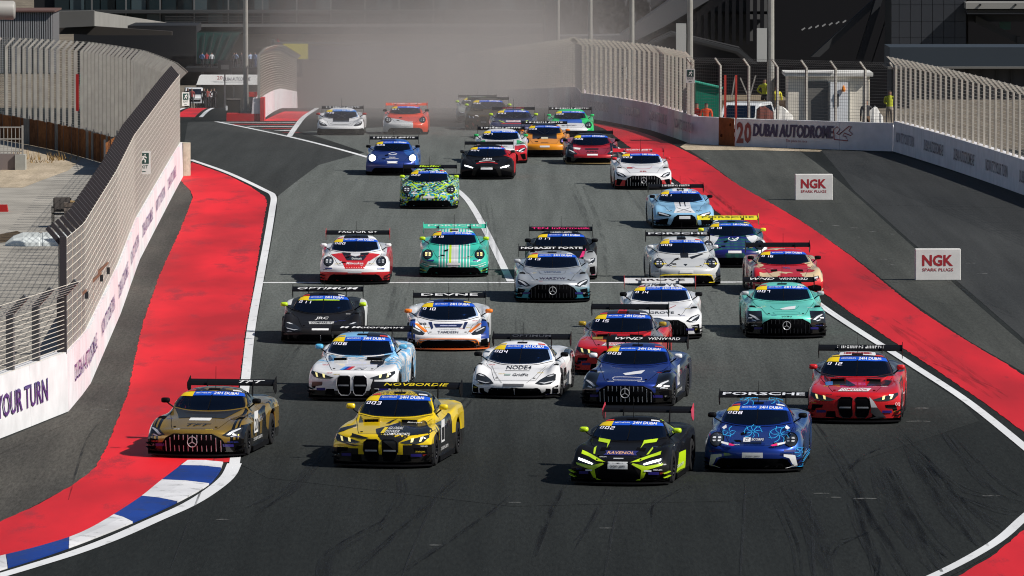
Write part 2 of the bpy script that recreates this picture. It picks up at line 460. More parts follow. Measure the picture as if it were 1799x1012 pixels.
# hood: heights of the five ribs between bumper edge and cowl
MODELS = {
 'M': Model(1.0, .40, 2.4, [[.53, .53, .52, .50, .48, .45, .40], [.59, .59, .58, .57, .575, .56, .47], [.645, .645, .635, .635, .66, .65, .56],
            [.70, .70, .69, .685, .71, .70, .61], [.76, .755, .745, .73, .735, .71, .61]], (.30, .60, .95, 1.33), (1.68, .80), (.735, 2.0, .845),
            (2.40, 1.125), (.645, 2.50, 1.07), (2.82, 1.195, .545), (3.4, 1.14), (3.95, .98), (4.4, .90), 4.72, .95, 3.62, (0, .88, 1.02), 0, (1.82, 1.10)),
 'B': Model(1.0, .30, 3.0, [[.61, .61, .60, .595, .585, .56, .48], [.665, .665, .66, .66, .66, .64, .54], [.70, .70, .695, .70, .71, .70, .60],
            [.735, .735, .73, .73, .74, .73, .63], [.79, .79, .78, .77, .77, .75, .65]], (.28, .60, .95, 1.38), (1.74, .835), (.745, 2.06, .885),
            (2.44, 1.195), (.635, 2.54, 1.14), (2.9, 1.27, .575), (3.5, 1.22), (4.05, 1.05), (4.55, .96), 4.95, .92, 3.78, (0, .93, 1.02), 0, (1.84, 1.17), .12, .40),
 'P': Model(1.02, .40, 2.6, [[.50, .50, .49, .485, .50, .48, .42], [.57, .57, .565, .565, .655, .635, .50], [.64, .64, .63, .64, .755, .735, .58],
            [.71, .71, .70, .70, .775, .755, .62], [.76, .76, .75, .745, .775, .75, .62]], (.30, .60, .95, 1.16), (1.36, .84), (.715, 1.76, .885),
            (2.08, 1.18), (.625, 2.20, 1.115), (2.45, 1.265, .545), (3.1, 1.2), (3.7, 1.02), (4.2, .93), 4.6, 1.0, 3.5, (0, .93, 1.03), 0, (1.90, 1.17), .12, .32),
 'A': Model(1.0, .35, 2.6, [[.49, .49, .485, .475, .46, .44, .39], [.565, .565, .56, .555, .565, .55, .46], [.63, .63, .62, .625, .665, .66, .55],
            [.69, .69, .68, .685, .725, .71, .60], [.725, .725, .72, .715, .735, .715, .60]], (.30, .60, .93, 1.12), (1.29, .775), (.745, 1.72, .825),
            (2.05, 1.10), (.625, 2.16, 1.045), (2.4, 1.175, .55), (3.0, 1.12), (3.6, .97), (4.1, .89), 4.58, 1.0, 3.65, (0, .90, 1.02), 0, (1.84, 1.10), .12, .30),
 'K': Model(1.0, .42, 2.3, [[.355, .355, .355, .35, .345, .34, .31], [.435, .435, .435, .435, .45, .45, .39], [.515, .515, .515, .525, .59, .59, .48],
            [.595, .595, .59, .61, .685, .685, .56], [.635, .635, .63, .645, .70, .69, .57]], (.30, .60, .93, 1.08), (1.20, .685), (.73, 1.66, .75),
            (2.0, 1.06), (.60, 2.10, 1.0), (2.33, 1.135, .515), (2.95, 1.08), (3.45, .95), (4.0, .88), 4.55, 1.05, 3.72, (0, .87, 1.03), 0, (1.80, 1.03), .11, .23),
 'F': Model(1.0, .38, 2.3, [[.375, .375, .375, .38, .39, .385, .345], [.445, .445, .445, .465, .50, .495, .41], [.515, .515, .515, .545, .61, .605, .49],
            [.58, .58, .58, .61, .69, .68, .56], [.62, .62, .62, .64, .70, .69, .57]], (.30, .60, .93, 1.06), (1.18, .68), (.735, 1.64, .755),
            (2.0, 1.06), (.62, 2.10, 1.0), (2.33, 1.135, .525), (2.95, 1.08), (3.45, .95), (4.0, .89), 4.56, 1.05, 3.65, (0, .88, 1.03), 0, (1.80, 1.04), .11, .25),
}

# ---- paint
def paint(name, base, layers=(), metal=.15, rough=.32):
    """layers: (colour, [(a,b,c,d[, 'm'])...]) half spaces a*x+b*y+c*z+d>0 in car space ('m' uses |x|), or ('noise',scale,threshold), ('fade',z0,z1)"""
    m, n, l, b = new_mat(name)
    tc = n.new('ShaderNodeTexCoord'); sp = n.new('ShaderNodeSeparateXYZ'); l.new(tc.outputs['Object'], sp.inputs[0])
    ab = n.new('ShaderNodeMath'); ab.operation = 'ABSOLUTE'; l.new(sp.outputs[0], ab.inputs[0])
    def col(c):
        r = n.new('ShaderNodeRGB'); r.outputs[0].default_value = (*c, 1); return r.outputs[0]
    cur = col(base)
    for lay in layers:
        mask = None
        for cond in lay[1]:
            if cond[0] == 'noise':
                nt = n.new('ShaderNodeTexNoise'); nt.inputs['Scale'].default_value = cond[1]; nt.inputs['Detail'].default_value = 2
                if len(cond) > 3:
                    mp = n.new('ShaderNodeMapping'); mp.inputs['Location'].default_value = (cond[3], 1.3, .7)
                    l.new(tc.outputs['Object'], mp.inputs[0]); l.new(mp.outputs[0], nt.inputs['Vector'])
                else: l.new(tc.outputs['Object'], nt.inputs['Vector'])
                g = n.new('ShaderNodeMath'); g.operation = 'GREATER_THAN'; g.inputs[1].default_value = cond[2]
                l.new(nt.outputs[0], g.inputs[0]); o = g.outputs[0]
            elif cond[0] == 'cells':
                vt = n.new('ShaderNodeTexVoronoi'); vt.inputs['Scale'].default_value = cond[1]
                l.new(tc.outputs['Object'], vt.inputs['Vector'])
                s2 = n.new('ShaderNodeSeparateColor'); l.new(vt.outputs['Color'], s2.inputs[0])
                g = n.new('ShaderNodeMath'); g.operation = 'GREATER_THAN'; g.inputs[1].default_value = cond[2]
                l.new(s2.outputs[cond[3]], g.inputs[0]); o = g.outputs[0]
            elif cond[0] == 'wave':
                g0 = n.new('ShaderNodeMath'); g0.operation = 'MULTIPLY'; g0.inputs[1].default_value = cond[2]; l.new(sp.outputs[cond[1]], g0.inputs[0])
                g1 = n.new('ShaderNodeMath'); g1.operation = 'SINE'; l.new(g0.outputs[0], g1.inputs[0])
                g = n.new('ShaderNodeMath'); g.operation = 'GREATER_THAN'; g.inputs[1].default_value = cond[3]; l.new(g1.outputs[0], g.inputs[0]); o = g.outputs[0]
            elif cond[0] == 'fade':
                mr = n.new('ShaderNodeMapRange'); mr.inputs['From Min'].default_value = cond[1]; mr.inputs['From Max'].default_value = cond[2]
                l.new(sp.outputs[2], mr.inputs[0]); o = mr.outputs[0]
            else:
                acc = None
                xs = ab.outputs[0] if len(cond) > 4 else sp.outputs[0]
                for so, k in ((xs, cond[0]), (sp.outputs[1], cond[1]), (sp.outputs[2], cond[2])):
                    if k == 0: continue
                    mu = n.new('ShaderNodeMath'); mu.operation = 'MULTIPLY_ADD'; mu.inputs[1].default_value = k
                    l.new(so, mu.inputs[0])
                    if acc is None: mu.inputs[2].default_value = cond[3]
                    else: l.new(acc, mu.inputs[2])
                    acc = mu.outputs[0]
                g = n.new('ShaderNodeMath'); g.operation = 'GREATER_THAN'; g.inputs[1].default_value = 0
                l.new(acc, g.inputs[0]); o = g.outputs[0]
            if mask is None: mask = o
            else:
                mm = n.new('ShaderNodeMath'); mm.operation = 'MULTIPLY'; l.new(mask, mm.inputs[0]); l.new(o, mm.inputs[1]); mask = mm.outputs[0]
        mx = n.new('ShaderNodeMix'); mx.data_type = 'RGBA'
        l.new(mask, mx.inputs[0]); l.new(cur, mx.inputs[6]); l.new(col(lay[0]), mx.inputs[7]); cur = mx.outputs[2]
    # road grime: a thin dusty film, more at sill height
    nt = n.new('ShaderNodeTexNoise'); nt.inputs['Scale'].default_value = 5; nt.inputs['Detail'].default_value = 8
    l.new(tc.outputs['Object'], nt.inputs['Vector'])
    mr = n.new('ShaderNodeMapRange'); mr.inputs['From Min'].default_value = .5; mr.inputs['From Max'].default_value = .1
    mr.inputs['To Min'].default_value = .0; mr.inputs['To Max'].default_value = .3; l.new(sp.outputs[2], mr.inputs[0])
    mu = n.new('ShaderNodeMath'); mu.operation = 'MULTIPLY'; l.new(nt.outputs[0], mu.inputs[0]); l.new(mr.outputs[0], mu.inputs[1])
    mx = n.new('ShaderNodeMix'); mx.data_type = 'RGBA'; l.new(mu.outputs[0], mx.inputs[0]); l.new(cur, mx.inputs[6]); mx.inputs[7].default_value = (.1, .085, .07, 1)
    l.new(mx.outputs[2], b.inputs['Base Color'])
    if max(base) < .05: rough = .5
    b.inputs['Metallic'].default_value = metal; b.inputs['Roughness'].default_value = rough
    b.inputs['Coat Weight'].default_value = .9 if max(base) > .05 else .16; b.inputs['Coat Roughness'].default_value = .03; b.inputs['Specular IOR Level'].default_value = .2 if max(base) > .05 else .06
    return m

BLACK = (.007, .007, .008); WHITE = (.78, .78, .78); SILVER = (.42, .44, .46); RED = (.55, .012, .015); BLUE = (.012, .03, .22)
YEL = (.78, .58, .01); LIME = (.50, .72, .01); GREY = (.18, .18, .19); CYAN = (.03, .38, .75); ORANGE = (.85, .2, .01); GOLD = (.28, .18, .03)
m_carbon = M('carbon', (.006, .006, .007), .5, coat=.06)
m_carbon.node_tree.nodes['Principled BSDF'].inputs['Specular IOR Level'].default_value = .05
m_under = M('underbody_black', (.008, .008, .008), .8)
m_void = M('duct_black', (.004, .004, .005), .7)
m_void.node_tree.nodes['Principled BSDF'].inputs['Specular IOR Level'].default_value = .02
m_tyre = M('tyre_rubber', (.016, .016, .017), .75)
m_rim = M('rim_metal', (.035, .035, .04), .35, .7)
m_glass = M('windshield_glass', (.004, .009, .020), .04, 0., coat=0.)
m_glass.node_tree.nodes['Principled BSDF'].inputs['Specular IOR Level'].default_value = .32
def screen_glass():
    m, n, l, b = new_mat('windshield_clear')
    tr = n.new('ShaderNodeBsdfTransparent'); tr.inputs[0].default_value = (.58, .66, .76, 1)
    gl = n.new('ShaderNodeBsdfGlossy'); gl.inputs['Roughness'].default_value = .02; gl.inputs[0].default_value = (.62, .76, 1.0, 1)
    fr = n.new('ShaderNodeFresnel'); fr.inputs[0].default_value = 1.95
    mx = n.new('ShaderNodeMixShader'); l.new(fr.outputs[0], mx.inputs[0]); l.new(tr.outputs[0], mx.inputs[1]); l.new(gl.outputs[0], mx.inputs[2])
    n.remove(b); l.new(mx.outputs[0], n['Material Output'].inputs[0])
    return m
m_screen = screen_glass()
m_cage = M('cage_tube', (.16, .16, .17), .5)
m_seat = M('seat_black', (.022, .024, .032), .8)
m_lens = M('headlight_lens', (.02, .022, .025), .08, .0, coat=.5)
m_chrome = M('chrome', (.50, .50, .52), .35, .25)
m_band = M('banner_blue', (.010, .085, .55), .4)
m_yel = M('banner_yellow', (.85, .60, .01), .4)
m_white = C((.80, .80, .80)); m_txt = C((.85, .85, .85))
m_led = M('number_led', (.7, .7, .75), .5, emit=(.85, .8, 1.0), es=.55)
m_lamp = M('lamp_clear', (.75, .77, .8), .15, .3)
m_lampy = M('lamp_yellow', (.9, .82, .35), .3, emit=(1, .85, .35), es=.7)
m_lampw = M('lamp_on', (1, 1, 1), .3, emit=(.95, .98, 1), es=3.0)
m_lampb = M('lamp_full_beam', (1, 1, 1), .3, emit=(.9, .96, 1), es=25.0)

def seg_digits(txt):
    """seven-segment digits as quads in a unit box"""
    S = {'0': 'abcdef', '1': 'bc', '2': 'abged', '3': 'abgcd', '4': 'fgbc', '5': 'afgcd', '6': 'afgedc', '7': 'abc', '8': 'abcdefg', '9': 'abcdfg', ' ': ''}
    Q = {'a': (0, .88, 1, 1), 'b': (.8, .5, 1, 1), 'c': (.8, 0, 1, .5), 'd': (0, 0, 1, .12), 'e': (0, 0, .2, .5), 'f': (0, .5, .2, 1), 'g': (.1, .44, .9, .56)}
    out = []; n = len(txt)
    for i, ch in enumerate(txt):
        for k in S[ch]:
            x0, y0, x1, y1 = Q[k]; w = .7 / n; o = i / n + .1 / n
            out.append([(o + w * x + .10 / n * y, y) for x, y in ((x0, y0), (x1, y0), (x1, y1), (x0, y1))])
    return out

# ---- shared part meshes
def wheel_meshes():
    t = MB().lathe([(.20, -.15), (.30, -.155), (.325, -.145), (.338, -.11), (.338, .11), (.325, .145), (.30, .155), (.20, .15)], (0, 0, 0), 'x', 28).mesh('tyre', True)
    r = MB().lathe([(.215, -.148), (.205, -.13), (.195, -.06), (.0, -.05)], (0, 0, 0), 'x', 20)
    r.lathe([(.215, .148), (.205, .13), (.195, .06), (.0, .05)], (0, 0, 0), 'x', 20)
    for sg in (-1, 1):
        for k in range(10):
            a = 2 * math.pi * k / 10
            r.bar((sg * .10, .03 * math.cos(a), .03 * math.sin(a)), (sg * .135, .205 * math.cos(a), .205 * math.sin(a)), .022, .028, up=(1, 0, 0))
        r.lathe([(.045, sg * .08), (.045, sg * .13), (.0, sg * .135)], (0, 0, 0), 'x', 10)
    return t, r.mesh('rim')
TYRE, RIM = wheel_meshes()
def mirror_mesh():
    mb = MB(); prof = [(0, .045), (.03, .075), (.09, .085), (.13, .08), (.14, .06)]
    n = 14
    for (dy, r) in prof:
        for j in range(n):
            t = 2 * math.pi * j / n; cx = math.copysign(abs(math.cos(t)) ** .6, math.cos(t)); cz = math.copysign(abs(math.sin(t)) ** .6, math.sin(t))
            mb.v.append((cx * r * 1.35, dy - .05, cz * r * .78 + .05))
    for i in range(len(prof) - 1):
        for j in range(n): mb.f.append((i * n + j, i * n + (j + 1) % n, (i + 1) * n + (j + 1) % n, (i + 1) * n + j))
    mb.f.append(tuple(range(n))); mb.f.append(tuple((len(prof) - 1) * n + j for j in range(n)))
    return mb.mesh('mirror', True)
MIRROR = mirror_mesh()
def wing_mesh(hw, chord=.34, tilt=.33):
    """aerofoil, leading edge at the front, trailing edge raised; origin at the leading edge centre"""
    prof = [(0, 0), (.04, .022), (.16, .02), (.32, .0), (.34, .0), (.30, -.022), (.16, -.03), (.04, -.016)]
    mb = MB(); xs = [-hw, -hw * .62, -hw * .5, 0, hw * .5, hw * .62, hw]
    ct, st = math.cos(tilt), math.sin(tilt)
    for x in xs:
        for (y, z) in prof: mb.v.append((x, y * ct - z * st, y * st + z * ct))
    k = len(prof)
    for i in range(len(xs) - 1):
        for j in range(k): mb.f.append((i * k + j, i * k + (j + 1) % k, (i + 1) * k + (j + 1) % k, (i + 1) * k + j))
    return mb.mesh('wing', False)
def slab(poly, x0, x1):
    """(y,z) outline extruded between x0 and x1"""
    mb = MB(); n = len(poly)
    mb.v = [(x0, y, z) for y, z in poly] + [(x1, y, z) for y, z in poly]
    mb.f = [tuple(range(n)), tuple(range(2 * n - 1, n - 1, -1))] + [(i, (i + 1) % n, n + (i + 1) % n, n + i) for i in range(n)]
    return mb.mesh('plate')
def splitter_mesh(md):
    mb = MB(); pts = [(x, md.pl(abs(x)) - .05 + .10 * abs(x) ** 3) for x in [i / 10 for i in range(-10, 11)]]
    pts = [(x * md.W * 1.0, y) for x, y in pts]
    n = len(pts)
    for z in (.05, .075):
        mb.v += [(x, y, z) for x, y in pts] + [(x, .75, z) for x, y in pts]
    for i in range(n - 1):
        mb.f += [(i, i + 1, n + i + 1, n + i), (2 * n + i, 2 * n + i + 1, 3 * n + i + 1, 3 * n + i), (i, i + 1, 2 * n + i + 1, 2 * n + i)]
    for sg in (-1, 1):    # end fences
        x = sg * md.W * .99; y = md.pl(1) + .05
        mb.box(x - .012, x + .012, y, y + .3, .076, .17)
    return mb.mesh('splitter')

def mir(pts): return [(-x, v) for x, v in reversed(pts)]
# light units and openings, laid out in front elevation (metres from the centre line / above the road)
HEADLIGHT = {
 'M': [(.59, .46), (.72, .56), (.90, .63), (.945, .62), (.93, .53), (.86, .46), (.70, .43)],
 'B': [(.40, .50), (.55, .545), (.80, .615), (.93, .655), (.94, .60), (.84, .51), (.70, .475), (.50, .47)],
 'P': [(.77 + .135 * math.cos(t * math.pi / 9), .675 + .14 * math.sin(t * math.pi / 9)) for t in range(18)],
 'A': [(.42, .455), (.60, .505), (.86, .575), (.87, .50), (.80, .425), (.60, .405), (.47, .41)],
 'K': [(.465, .35), (.56, .44), (.72, .545), (.84, .585), (.90, .565), (.90, .44), (.80, .345), (.60, .325)],
 'F': [(.56, .44), (.66, .53), (.84, .625), (.92, .64), (.91, .53), (.85, .45), (.72, .415), (.60, .405)],
}
LAMP = {
 'M': [[(.66, .465), (.76, .54), (.90, .605), (.915, .585), (.80, .515), (.72, .46)], [(.74, .445), (.84, .475), (.86, .46), (.76, .43)]],
 'B': [[(.60, .50), (.645, .51), (.665, .585), (.61, .57)], [(.76, .515), (.80, .525), (.835, .61), (.785, .60)]],
 'P': [[(.69, .69), (.75, .69), (.75, .725), (.70, .725)], [(.79, .69), (.85, .69), (.84, .725), (.79, .725)], [(.69, .66), (.75, .66), (.75, .63), (.70, .63)], [(.79, .66), (.85, .66), (.84, .63), (.79, .63)]],
 'A': [[(.50, .44), (.62, .485), (.83, .545), (.83, .505), (.64, .45), (.52, .42)]],
 'K': [[(.70, .50), (.80, .55), (.87, .55), (.80, .515)], [(.55, .375), (.66, .37), (.86, .42), (.85, .40), (.66, .35)]],
 'F': [[(.66, .50), (.86, .60), (.89, .59), (.70, .48)]],
}
def opening(kind):
    """dark front openings: list of (name, outline, slat count)"""
    if kind == 'M':
        half = [(0, .475), (.40, .475), (.56, .40), (.645, .30), (.66, .12), (0, .12)]
        e = [(.73, .36), (.93, .40), (.955, .20), (.84, .17)]
        return [('grille', half[:-1] + mir(half[1:-1]) + [], 13), ('side_duct', e, 0), ('side_duct', mir(e), 0)]
    if kind == 'B':
        k = [(.035, .52), (.07, .545), (.27, .545), (.33, .50), (.345, .36), (.30, .20), (.24, .14), (.08, .14), (.035, .19)]
        return [('kidney_grille', k, 0), ('kidney_grille', mir(k), 0), ('lower_duct', [(.40, .27), (.58, .27), (.62, .12), (.38, .12)], 0),
                ('lower_duct', mir([(.40, .27), (.58, .27), (.62, .12), (.38, .12)]), 0),
                ('side_duct', [(.66, .40), (.90, .41), (.92, .30), (.84, .28), (.82, .33), (.68, .34)], 0), ('side_duct', mir([(.66, .40), (.90, .41), (.92, .30), (.84, .28), (.82, .33), (.68, .34)]), 0)]
    if kind == 'P':
        h = [(0, .30), (.62, .30), (.72, .27), (.86, .10), (0, .10)]
        return [('grille', h[:-1] + mir(h[1:-1]), 0)]
    if kind == 'A':
        h = [(0, .45), (.23, .45), (.34, .38), (.47, .115), (0, .115)]
        return [('grille', h[:-1] + mir(h[1:-1]), 0), ('side_duct', [(.52, .36), (.92, .30), (.95, .14), (.58, .13)], 0), ('side_duct', mir([(.52, .36), (.92, .30), (.95, .14), (.58, .13)]), 0)]
    if kind == 'K':
        h = [(0, .25), (.52, .25), (.58, .22), (.64, .09), (0, .09)]
        e = [(.70, .25), (.80, .25), (.81, .22), (.79, .10), (.72, .10), (.69, .13)]
        d = [(.84, .27), (.97, .34), (.975, .12), (.84, .11)]
        return [('grille', h[:-1] + mir(h[1:-1]), 1), ('lamp_pod', e, 0), ('lamp_pod', mir(e), 0), ('side_duct', d, 0), ('side_duct', mir(d), 0)]
    h = [(0, .27), (.50, .27), (.62, .235), (.72, .11), (0, .11)]
    d = [(.80, .30), (.96, .34), (.97, .12), (.80, .11)]
    return [('grille', h[:-1] + mir(h[1:-1]), 0), ('side_duct', d, 0), ('side_duct', mir(d), 0)]

def driver(root, md, spec, kz):
    h = HELMETS[int(spec['at'][0]) % len(HELMETS)]; k = 'cloth_race_%s' % (h,)
    if k not in MATS: MATS[k] = clothes('race_suit', h[1], h[1], skin=h[1], hair=h[1])
    o = link('person', BODIES['drive'], MATS[k]); tag(o, 'helmeted driver at the wheel of the ' + spec['nick'], 'person', 'drivers in their cars')
    z0 = min(md.cowl[1] + .12, md.peak[1] - .28) * kz - 1.60
    m = root.matrix_basis.copy() @ Matrix.Scale(1 / kz, 4, (0, 0, 1)) @ Matrix.Translation((.35, md.peak[0] - .18, z0)); o.matrix_basis = m
    hm = link('helmet', HELMET, h[2], o)
HELMETS = []
CARS_GROUP = 'race cars charging down the track'
def build_car(spec):
    kind = spec['model']; md = MODELS[kind]; g = md.get
    px, py = spec['at']; loc = ground(px, py)
    slope = math.atan((gz(loc.y + 4) - gz(loc.y)) / 4)
    root = empty('race_car', loc, R(spec.get('yaw', 0)), spec['label'], 'race car', CARS_GROUP)
    kz = {'M': 1.08, 'B': 1.10, 'P': 1.03, 'A': 1.035, 'K': 1.05, 'F': 1.033}[kind]; kx = {'M': 1.03, 'B': 1.03, 'P': .985, 'A': 1.0, 'K': 1.02, 'F': 1.035}[kind]      # overall height of the type
    root.rotation_euler = (slope, 0, R(spec.get('yaw', 0))); root.scale = (kx, 1, kz)
    far = spec.get('far', 0)
    P = lambda name, me, mat, par=None: link(name, me, mat, par or root)
    body_m = spec['paint']
    P('body', md.me, body_m)
    P('underbody', g('under', lambda: MB().box(-.66, .66, .62, md.L - .12, .07, .40).mesh('underbody')), m_under)
    P('splitter', g('split', lambda: splitter_mesh(md)), spec.get('splitter', m_carbon))
    for sg in (-1, 1):
        P('side_skirt', g('skirt%d' % sg, lambda: MB().box(sg * .985 - .045, sg * .985 + .03, md.fa + .42, md.ra - .42, .055, .15).mesh('skirt')), m_carbon)
    # front openings with bars
    for i, (nm, pts, bars) in enumerate(opening(kind)):
        gr = P(nm, g('op%d' % i, lambda: md.front_poly(pts, .004)), m_void)
        if nm in ('grille', 'kidney_grille'):
            def rim():
                mb = MB(); q = [md.hit(x, v, .006) for x, v in pts] 
                mb.tube(q + [q[0]], .011, 5, False); return mb.mesh('surround')
            P('surround', g('rim%d' % i, rim), spec.get('trim', m_carbon), gr)
        if bars:
            w = .56 if bars > 1 else 0
            for b in range(bars):
                x = -w + 2 * w * b / max(1, bars - 1)
                top = .455 - (max(0, abs(x) - .38) * .55) if kind == 'M' else .235
                bm_ = g('bar%d_%d' % (i, b), lambda: MB().bar(md.hit(x, .15 if kind == 'M' else .1, .012), md.hit(x, top, .016), .014, .02, up=(0, 1, 0)).mesh('bar'))
                P('slat', bm_, m_chrome if not spec.get('darkgrille') else M('slat_dark', (.08, .08, .09), .3, .6), gr)
        if nm == 'grille' and kind == 'M':
            def star():
                mb = MB(); c = md.hit(0, .33, .03)
                mb.tube([c + Vector((.098 * math.cos(t * math.pi / 12), 0, .098 * math.sin(t * math.pi / 12))) for t in range(25)], .009, 5, False)
                for a in (90, 210, 330): mb.bar(c, c + Vector((.095 * math.cos(R(a)), 0, .095 * math.sin(R(a)))), .014, .014, up=(0, 1, 0))
                return mb.mesh('star')
            P('emblem', g('star', star), m_chrome, gr)
        if nm == 'kidney_grille':
            P('plate', g('kp%d' % i, lambda: md.front_poly([(pts[0][0] * .9 + pts[4][0] * .1, .33), (pts[4][0] * .9, .33), (pts[4][0] * .9, .36), (pts[0][0] * .9 + pts[4][0] * .1, .36)], .012)), M('plate_grey', (.35, .36, .38), .5), gr)
    # headlights
    lm = spec.get('lamp', m_lamp)
    for sg in (-1, 1):
        h = HEADLIGHT[kind]; h = h if sg > 0 else mir(h)
        hl = P('headlight', g('hl%d' % sg, lambda: md.front_poly(h, .006, .05)), spec.get('lens', m_lens))
        for k, q in enumerate(LAMP[kind]):
            q = q if sg > 0 else mir(q)
            P('lamp', g('lamp%d_%d' % (sg, k), lambda: md.front_poly(q, .013, .06)), lm, hl)
        if kind == 'P':
            def ring():
                q = [md.hit(x, v, .008) for x, v in h]; return MB().tube(q + [q[0]], .012, 5, False).mesh('ring')
            P('bezel', g('ring%d' % sg, ring), m_carbon, hl)
        if not far and kind in 'MBPA':    # dive planes on the bumper corners
            for k, v in enumerate((.20, .28)):
                def cnd():
                    p = [md.hit(sg * x, v + dz, .0) for x, dz in ((.86, -.02), (.93, .0), (.985, .03))]
                    mb = MB(); o = Vector((sg * .05, -.04, 0))
                    for q in p: mb.v += [tuple(q), tuple(q + o), tuple(q + o + Vector((0, 0, .012))), tuple(q + Vector((0, 0, .012)))]
                    for i in range(2):
                        for j in range(4): mb.f.append((i * 4 + j, i * 4 + (j + 1) % 4, i * 4 + 4 + (j + 1) % 4, i * 4 + 4 + j))
                    return mb.mesh('dive_plane')
                P('dive_plane', g('cn%d%d' % (sg, k), cnd), spec.get('canard', m_carbon))
    # glass
    ws = P('windshield', g('ws', lambda: md.patch(7.06, 8.98, -1.93, 1.93, .006, 14, 20)), m_screen)
    # cockpit seen through the screen
    cy_, cz_ = md.cowl; py_, pz_ = md.peak[0], md.peak[1]; ax_ = md.abase[0]
    P('dashboard', g('dash', lambda: MB().hexa([(-ax_ * .9, cy_ + .25, .4), (ax_ * .9, cy_ + .25, .4), (ax_ * .9, cy_ + .75, .4), (-ax_ * .9, cy_ + .75, .4), (-ax_ * .9, cy_ + .22, cz_ - .03), (ax_ * .9, cy_ + .22, cz_ - .03), (ax_ * .85, cy_ + .62, cz_ - .04), (-ax_ * .85, cy_ + .62, cz_ - .04)]).mesh('dash')), m_seat)
    def cage():
        mb = MB(); yb = py_ + .25
        for sg in (-1, 1):
            mb.tube([(sg * ax_ * .86, cy_ + .5, .45), (sg * ax_ * .88, md.abase[1] + .05, md.abase[2] - .05), (sg * md.peak[2] * 1.0, py_ - .2, pz_ - .13), (sg * md.peak[2], yb, pz_ - .13), (sg * ax_ * .85, yb + .05, .45)], .022, 6)
        mb.tube([(-md.peak[2], yb, pz_ - .13), (md.peak[2], yb, pz_ - .13)], .022, 6)
        mb.tube([(-md.peak[2] + .02, yb, pz_ - .14), (ax_ * .8, yb + .05, .5)], .02, 6); mb.tube([(md.peak[2] - .02, yb + .045, pz_ - .14), (-ax_ * .8, yb + .095, .5)], .02, 6)
        return mb.mesh('cage')
    P('roll_cage', g('cage', cage), m_cage)
    P('seat', g('seat', lambda: MB().hexa([(.12, py_ - .05, .3), (.58, py_ - .05, .3), (.58, py_ + .1, .3), (.12, py_ + .1, .3), (.18, py_ + .08, pz_ - .26), (.52, py_ + .08, pz_ - .26), (.52, py_ + .18, pz_ - .26), (.18, py_ + .18, pz_ - .26)]).mesh('seat')), m_seat)
    P('rear_bulkhead', g('bulk', lambda: MB().box(-ax_ * .84, ax_ * .84, py_ + .42, py_ + .45, .3, pz_ - .17).mesh('bulk')), m_seat)
    if not far: driver(root, md, spec, kz)
    P('banner', g('bn', lambda: md.patch(8.49, 8.99, -1.92, 1.92, .010, 4, 20)), spec.get('banner', m_band), ws)
    P('yellow_panel', g('yp', lambda: md.patch(8.40, 8.99, -1.92, -1.08, .013, 4, 8)), m_yel, ws)
    P('banner_lettering', g('bt', lambda: md.patch_text(('24H DUBAI', .02, .15), 8.60, 8.91, .08, 1.50, .015)), m_txt, ws)
    if far < 2:
        P('banner_lettering', g('bt2', lambda: md.patch_text(('MICHELIN', .01, .15), 8.70, 8.84, -.95, -.08, .015)), m_txt, ws)
        P('wiper', g('wp', lambda: MB().bar(md.surf(7.1, .02) + Vector((0, -.01, .02)), md.surf(8.55, .03) + Vector((0, -.012, .018)), .015, .012).mesh('wiper')), m_carbon, ws)
    num = spec.get('num')
    if num:
        def dig():
            mb = MB()
            for q in seg_digits(num):
                vs = [md.surf(8.04 + .30 * v, -1.78 + .98 * u) for u, v in q]
                mb.add([p + md.norm(8.4, -1.3) * .010 for p in vs], [(0, 1, 2, 3)])
            return mb.mesh('digits')
        P('number_display', dig(), m_led, ws)
    for sg in (-1, 1):
        P('side_window', g('sw%d' % sg, lambda: md.patch(7.55, 10.9, sg * 2.12, sg * 2.86, .005, 12, 5)), m_glass)
        ml = md.surf(7.6, sg * 3.0); mx = sg * (.99 if kind in 'KF' else .95)
        mi = P('mirror', MIRROR, spec.get('mirror', m_carbon))
        mi.location = (mx, ml.y - .12, ml.z + .09); mi.scale = (.82, .85, .80)
        P('mirror_arm', g('arm%d' % sg, lambda: MB().tube([ml + Vector((-sg * .02, -.05, -.02)), (sg * .88, ml.y - .08, ml.z + .06), (mx, ml.y - .08, ml.z + .12)], .016, 6).mesh('arm')), m_carbon)
    P('rear_window', g('rw', lambda: md.patch(10.5, 11.9, -1.7, 1.7, .005, 6, 10)), m_glass)
    # hood and roof furniture
    if not far:
        for sg in (-1, 1):
            P('hood_pin', g('pin%d' % sg, lambda: MB().lathe([(.028, 0), (.028, .012), (0, .014)], md.surf(3.1, sg * 1.75), 'z', 10).mesh('pin')), m_carbon)
        P('roof_vent', g('rv', lambda: md.patch(9.25, 9.5, -.35, .35, .012, 2, 4)), m_carbon)
    if kind == 'B':
        for sg in (-1, 1):
            def scoop():
                q = [md.surf(5.75, sg * .75), md.surf(5.75, sg * 2.05), md.surf(6.72, sg * 1.95), md.surf(6.72, sg * .7)]
                up = Vector((0, 0, .07)); return MB().hexa([*q, q[0] + up, q[1] + up, q[2] + Vector((0, 0, .008)), q[3] + Vector((0, 0, .008))]).mesh('scoop')
            sp_ = P('hood_scoop', g('scoop%d' % sg, scoop), body_m if sg < 0 or spec['at'][0] != 618 else C(BLACK))
            def mouth():
                a_, b_ = md.surf(5.75, sg * .85), md.surf(5.75, sg * 1.95); f_ = Vector((0, -.004, .008)); up = Vector((0, 0, .05))
                return MB().add([a_ + f_, b_ + f_, b_ + f_ + up, a_ + f_ + up], [(0, 1, 2, 3)]).mesh('mouth')
            P('scoop_mouth', g('mouth%d' % sg, mouth), m_void, sp_)
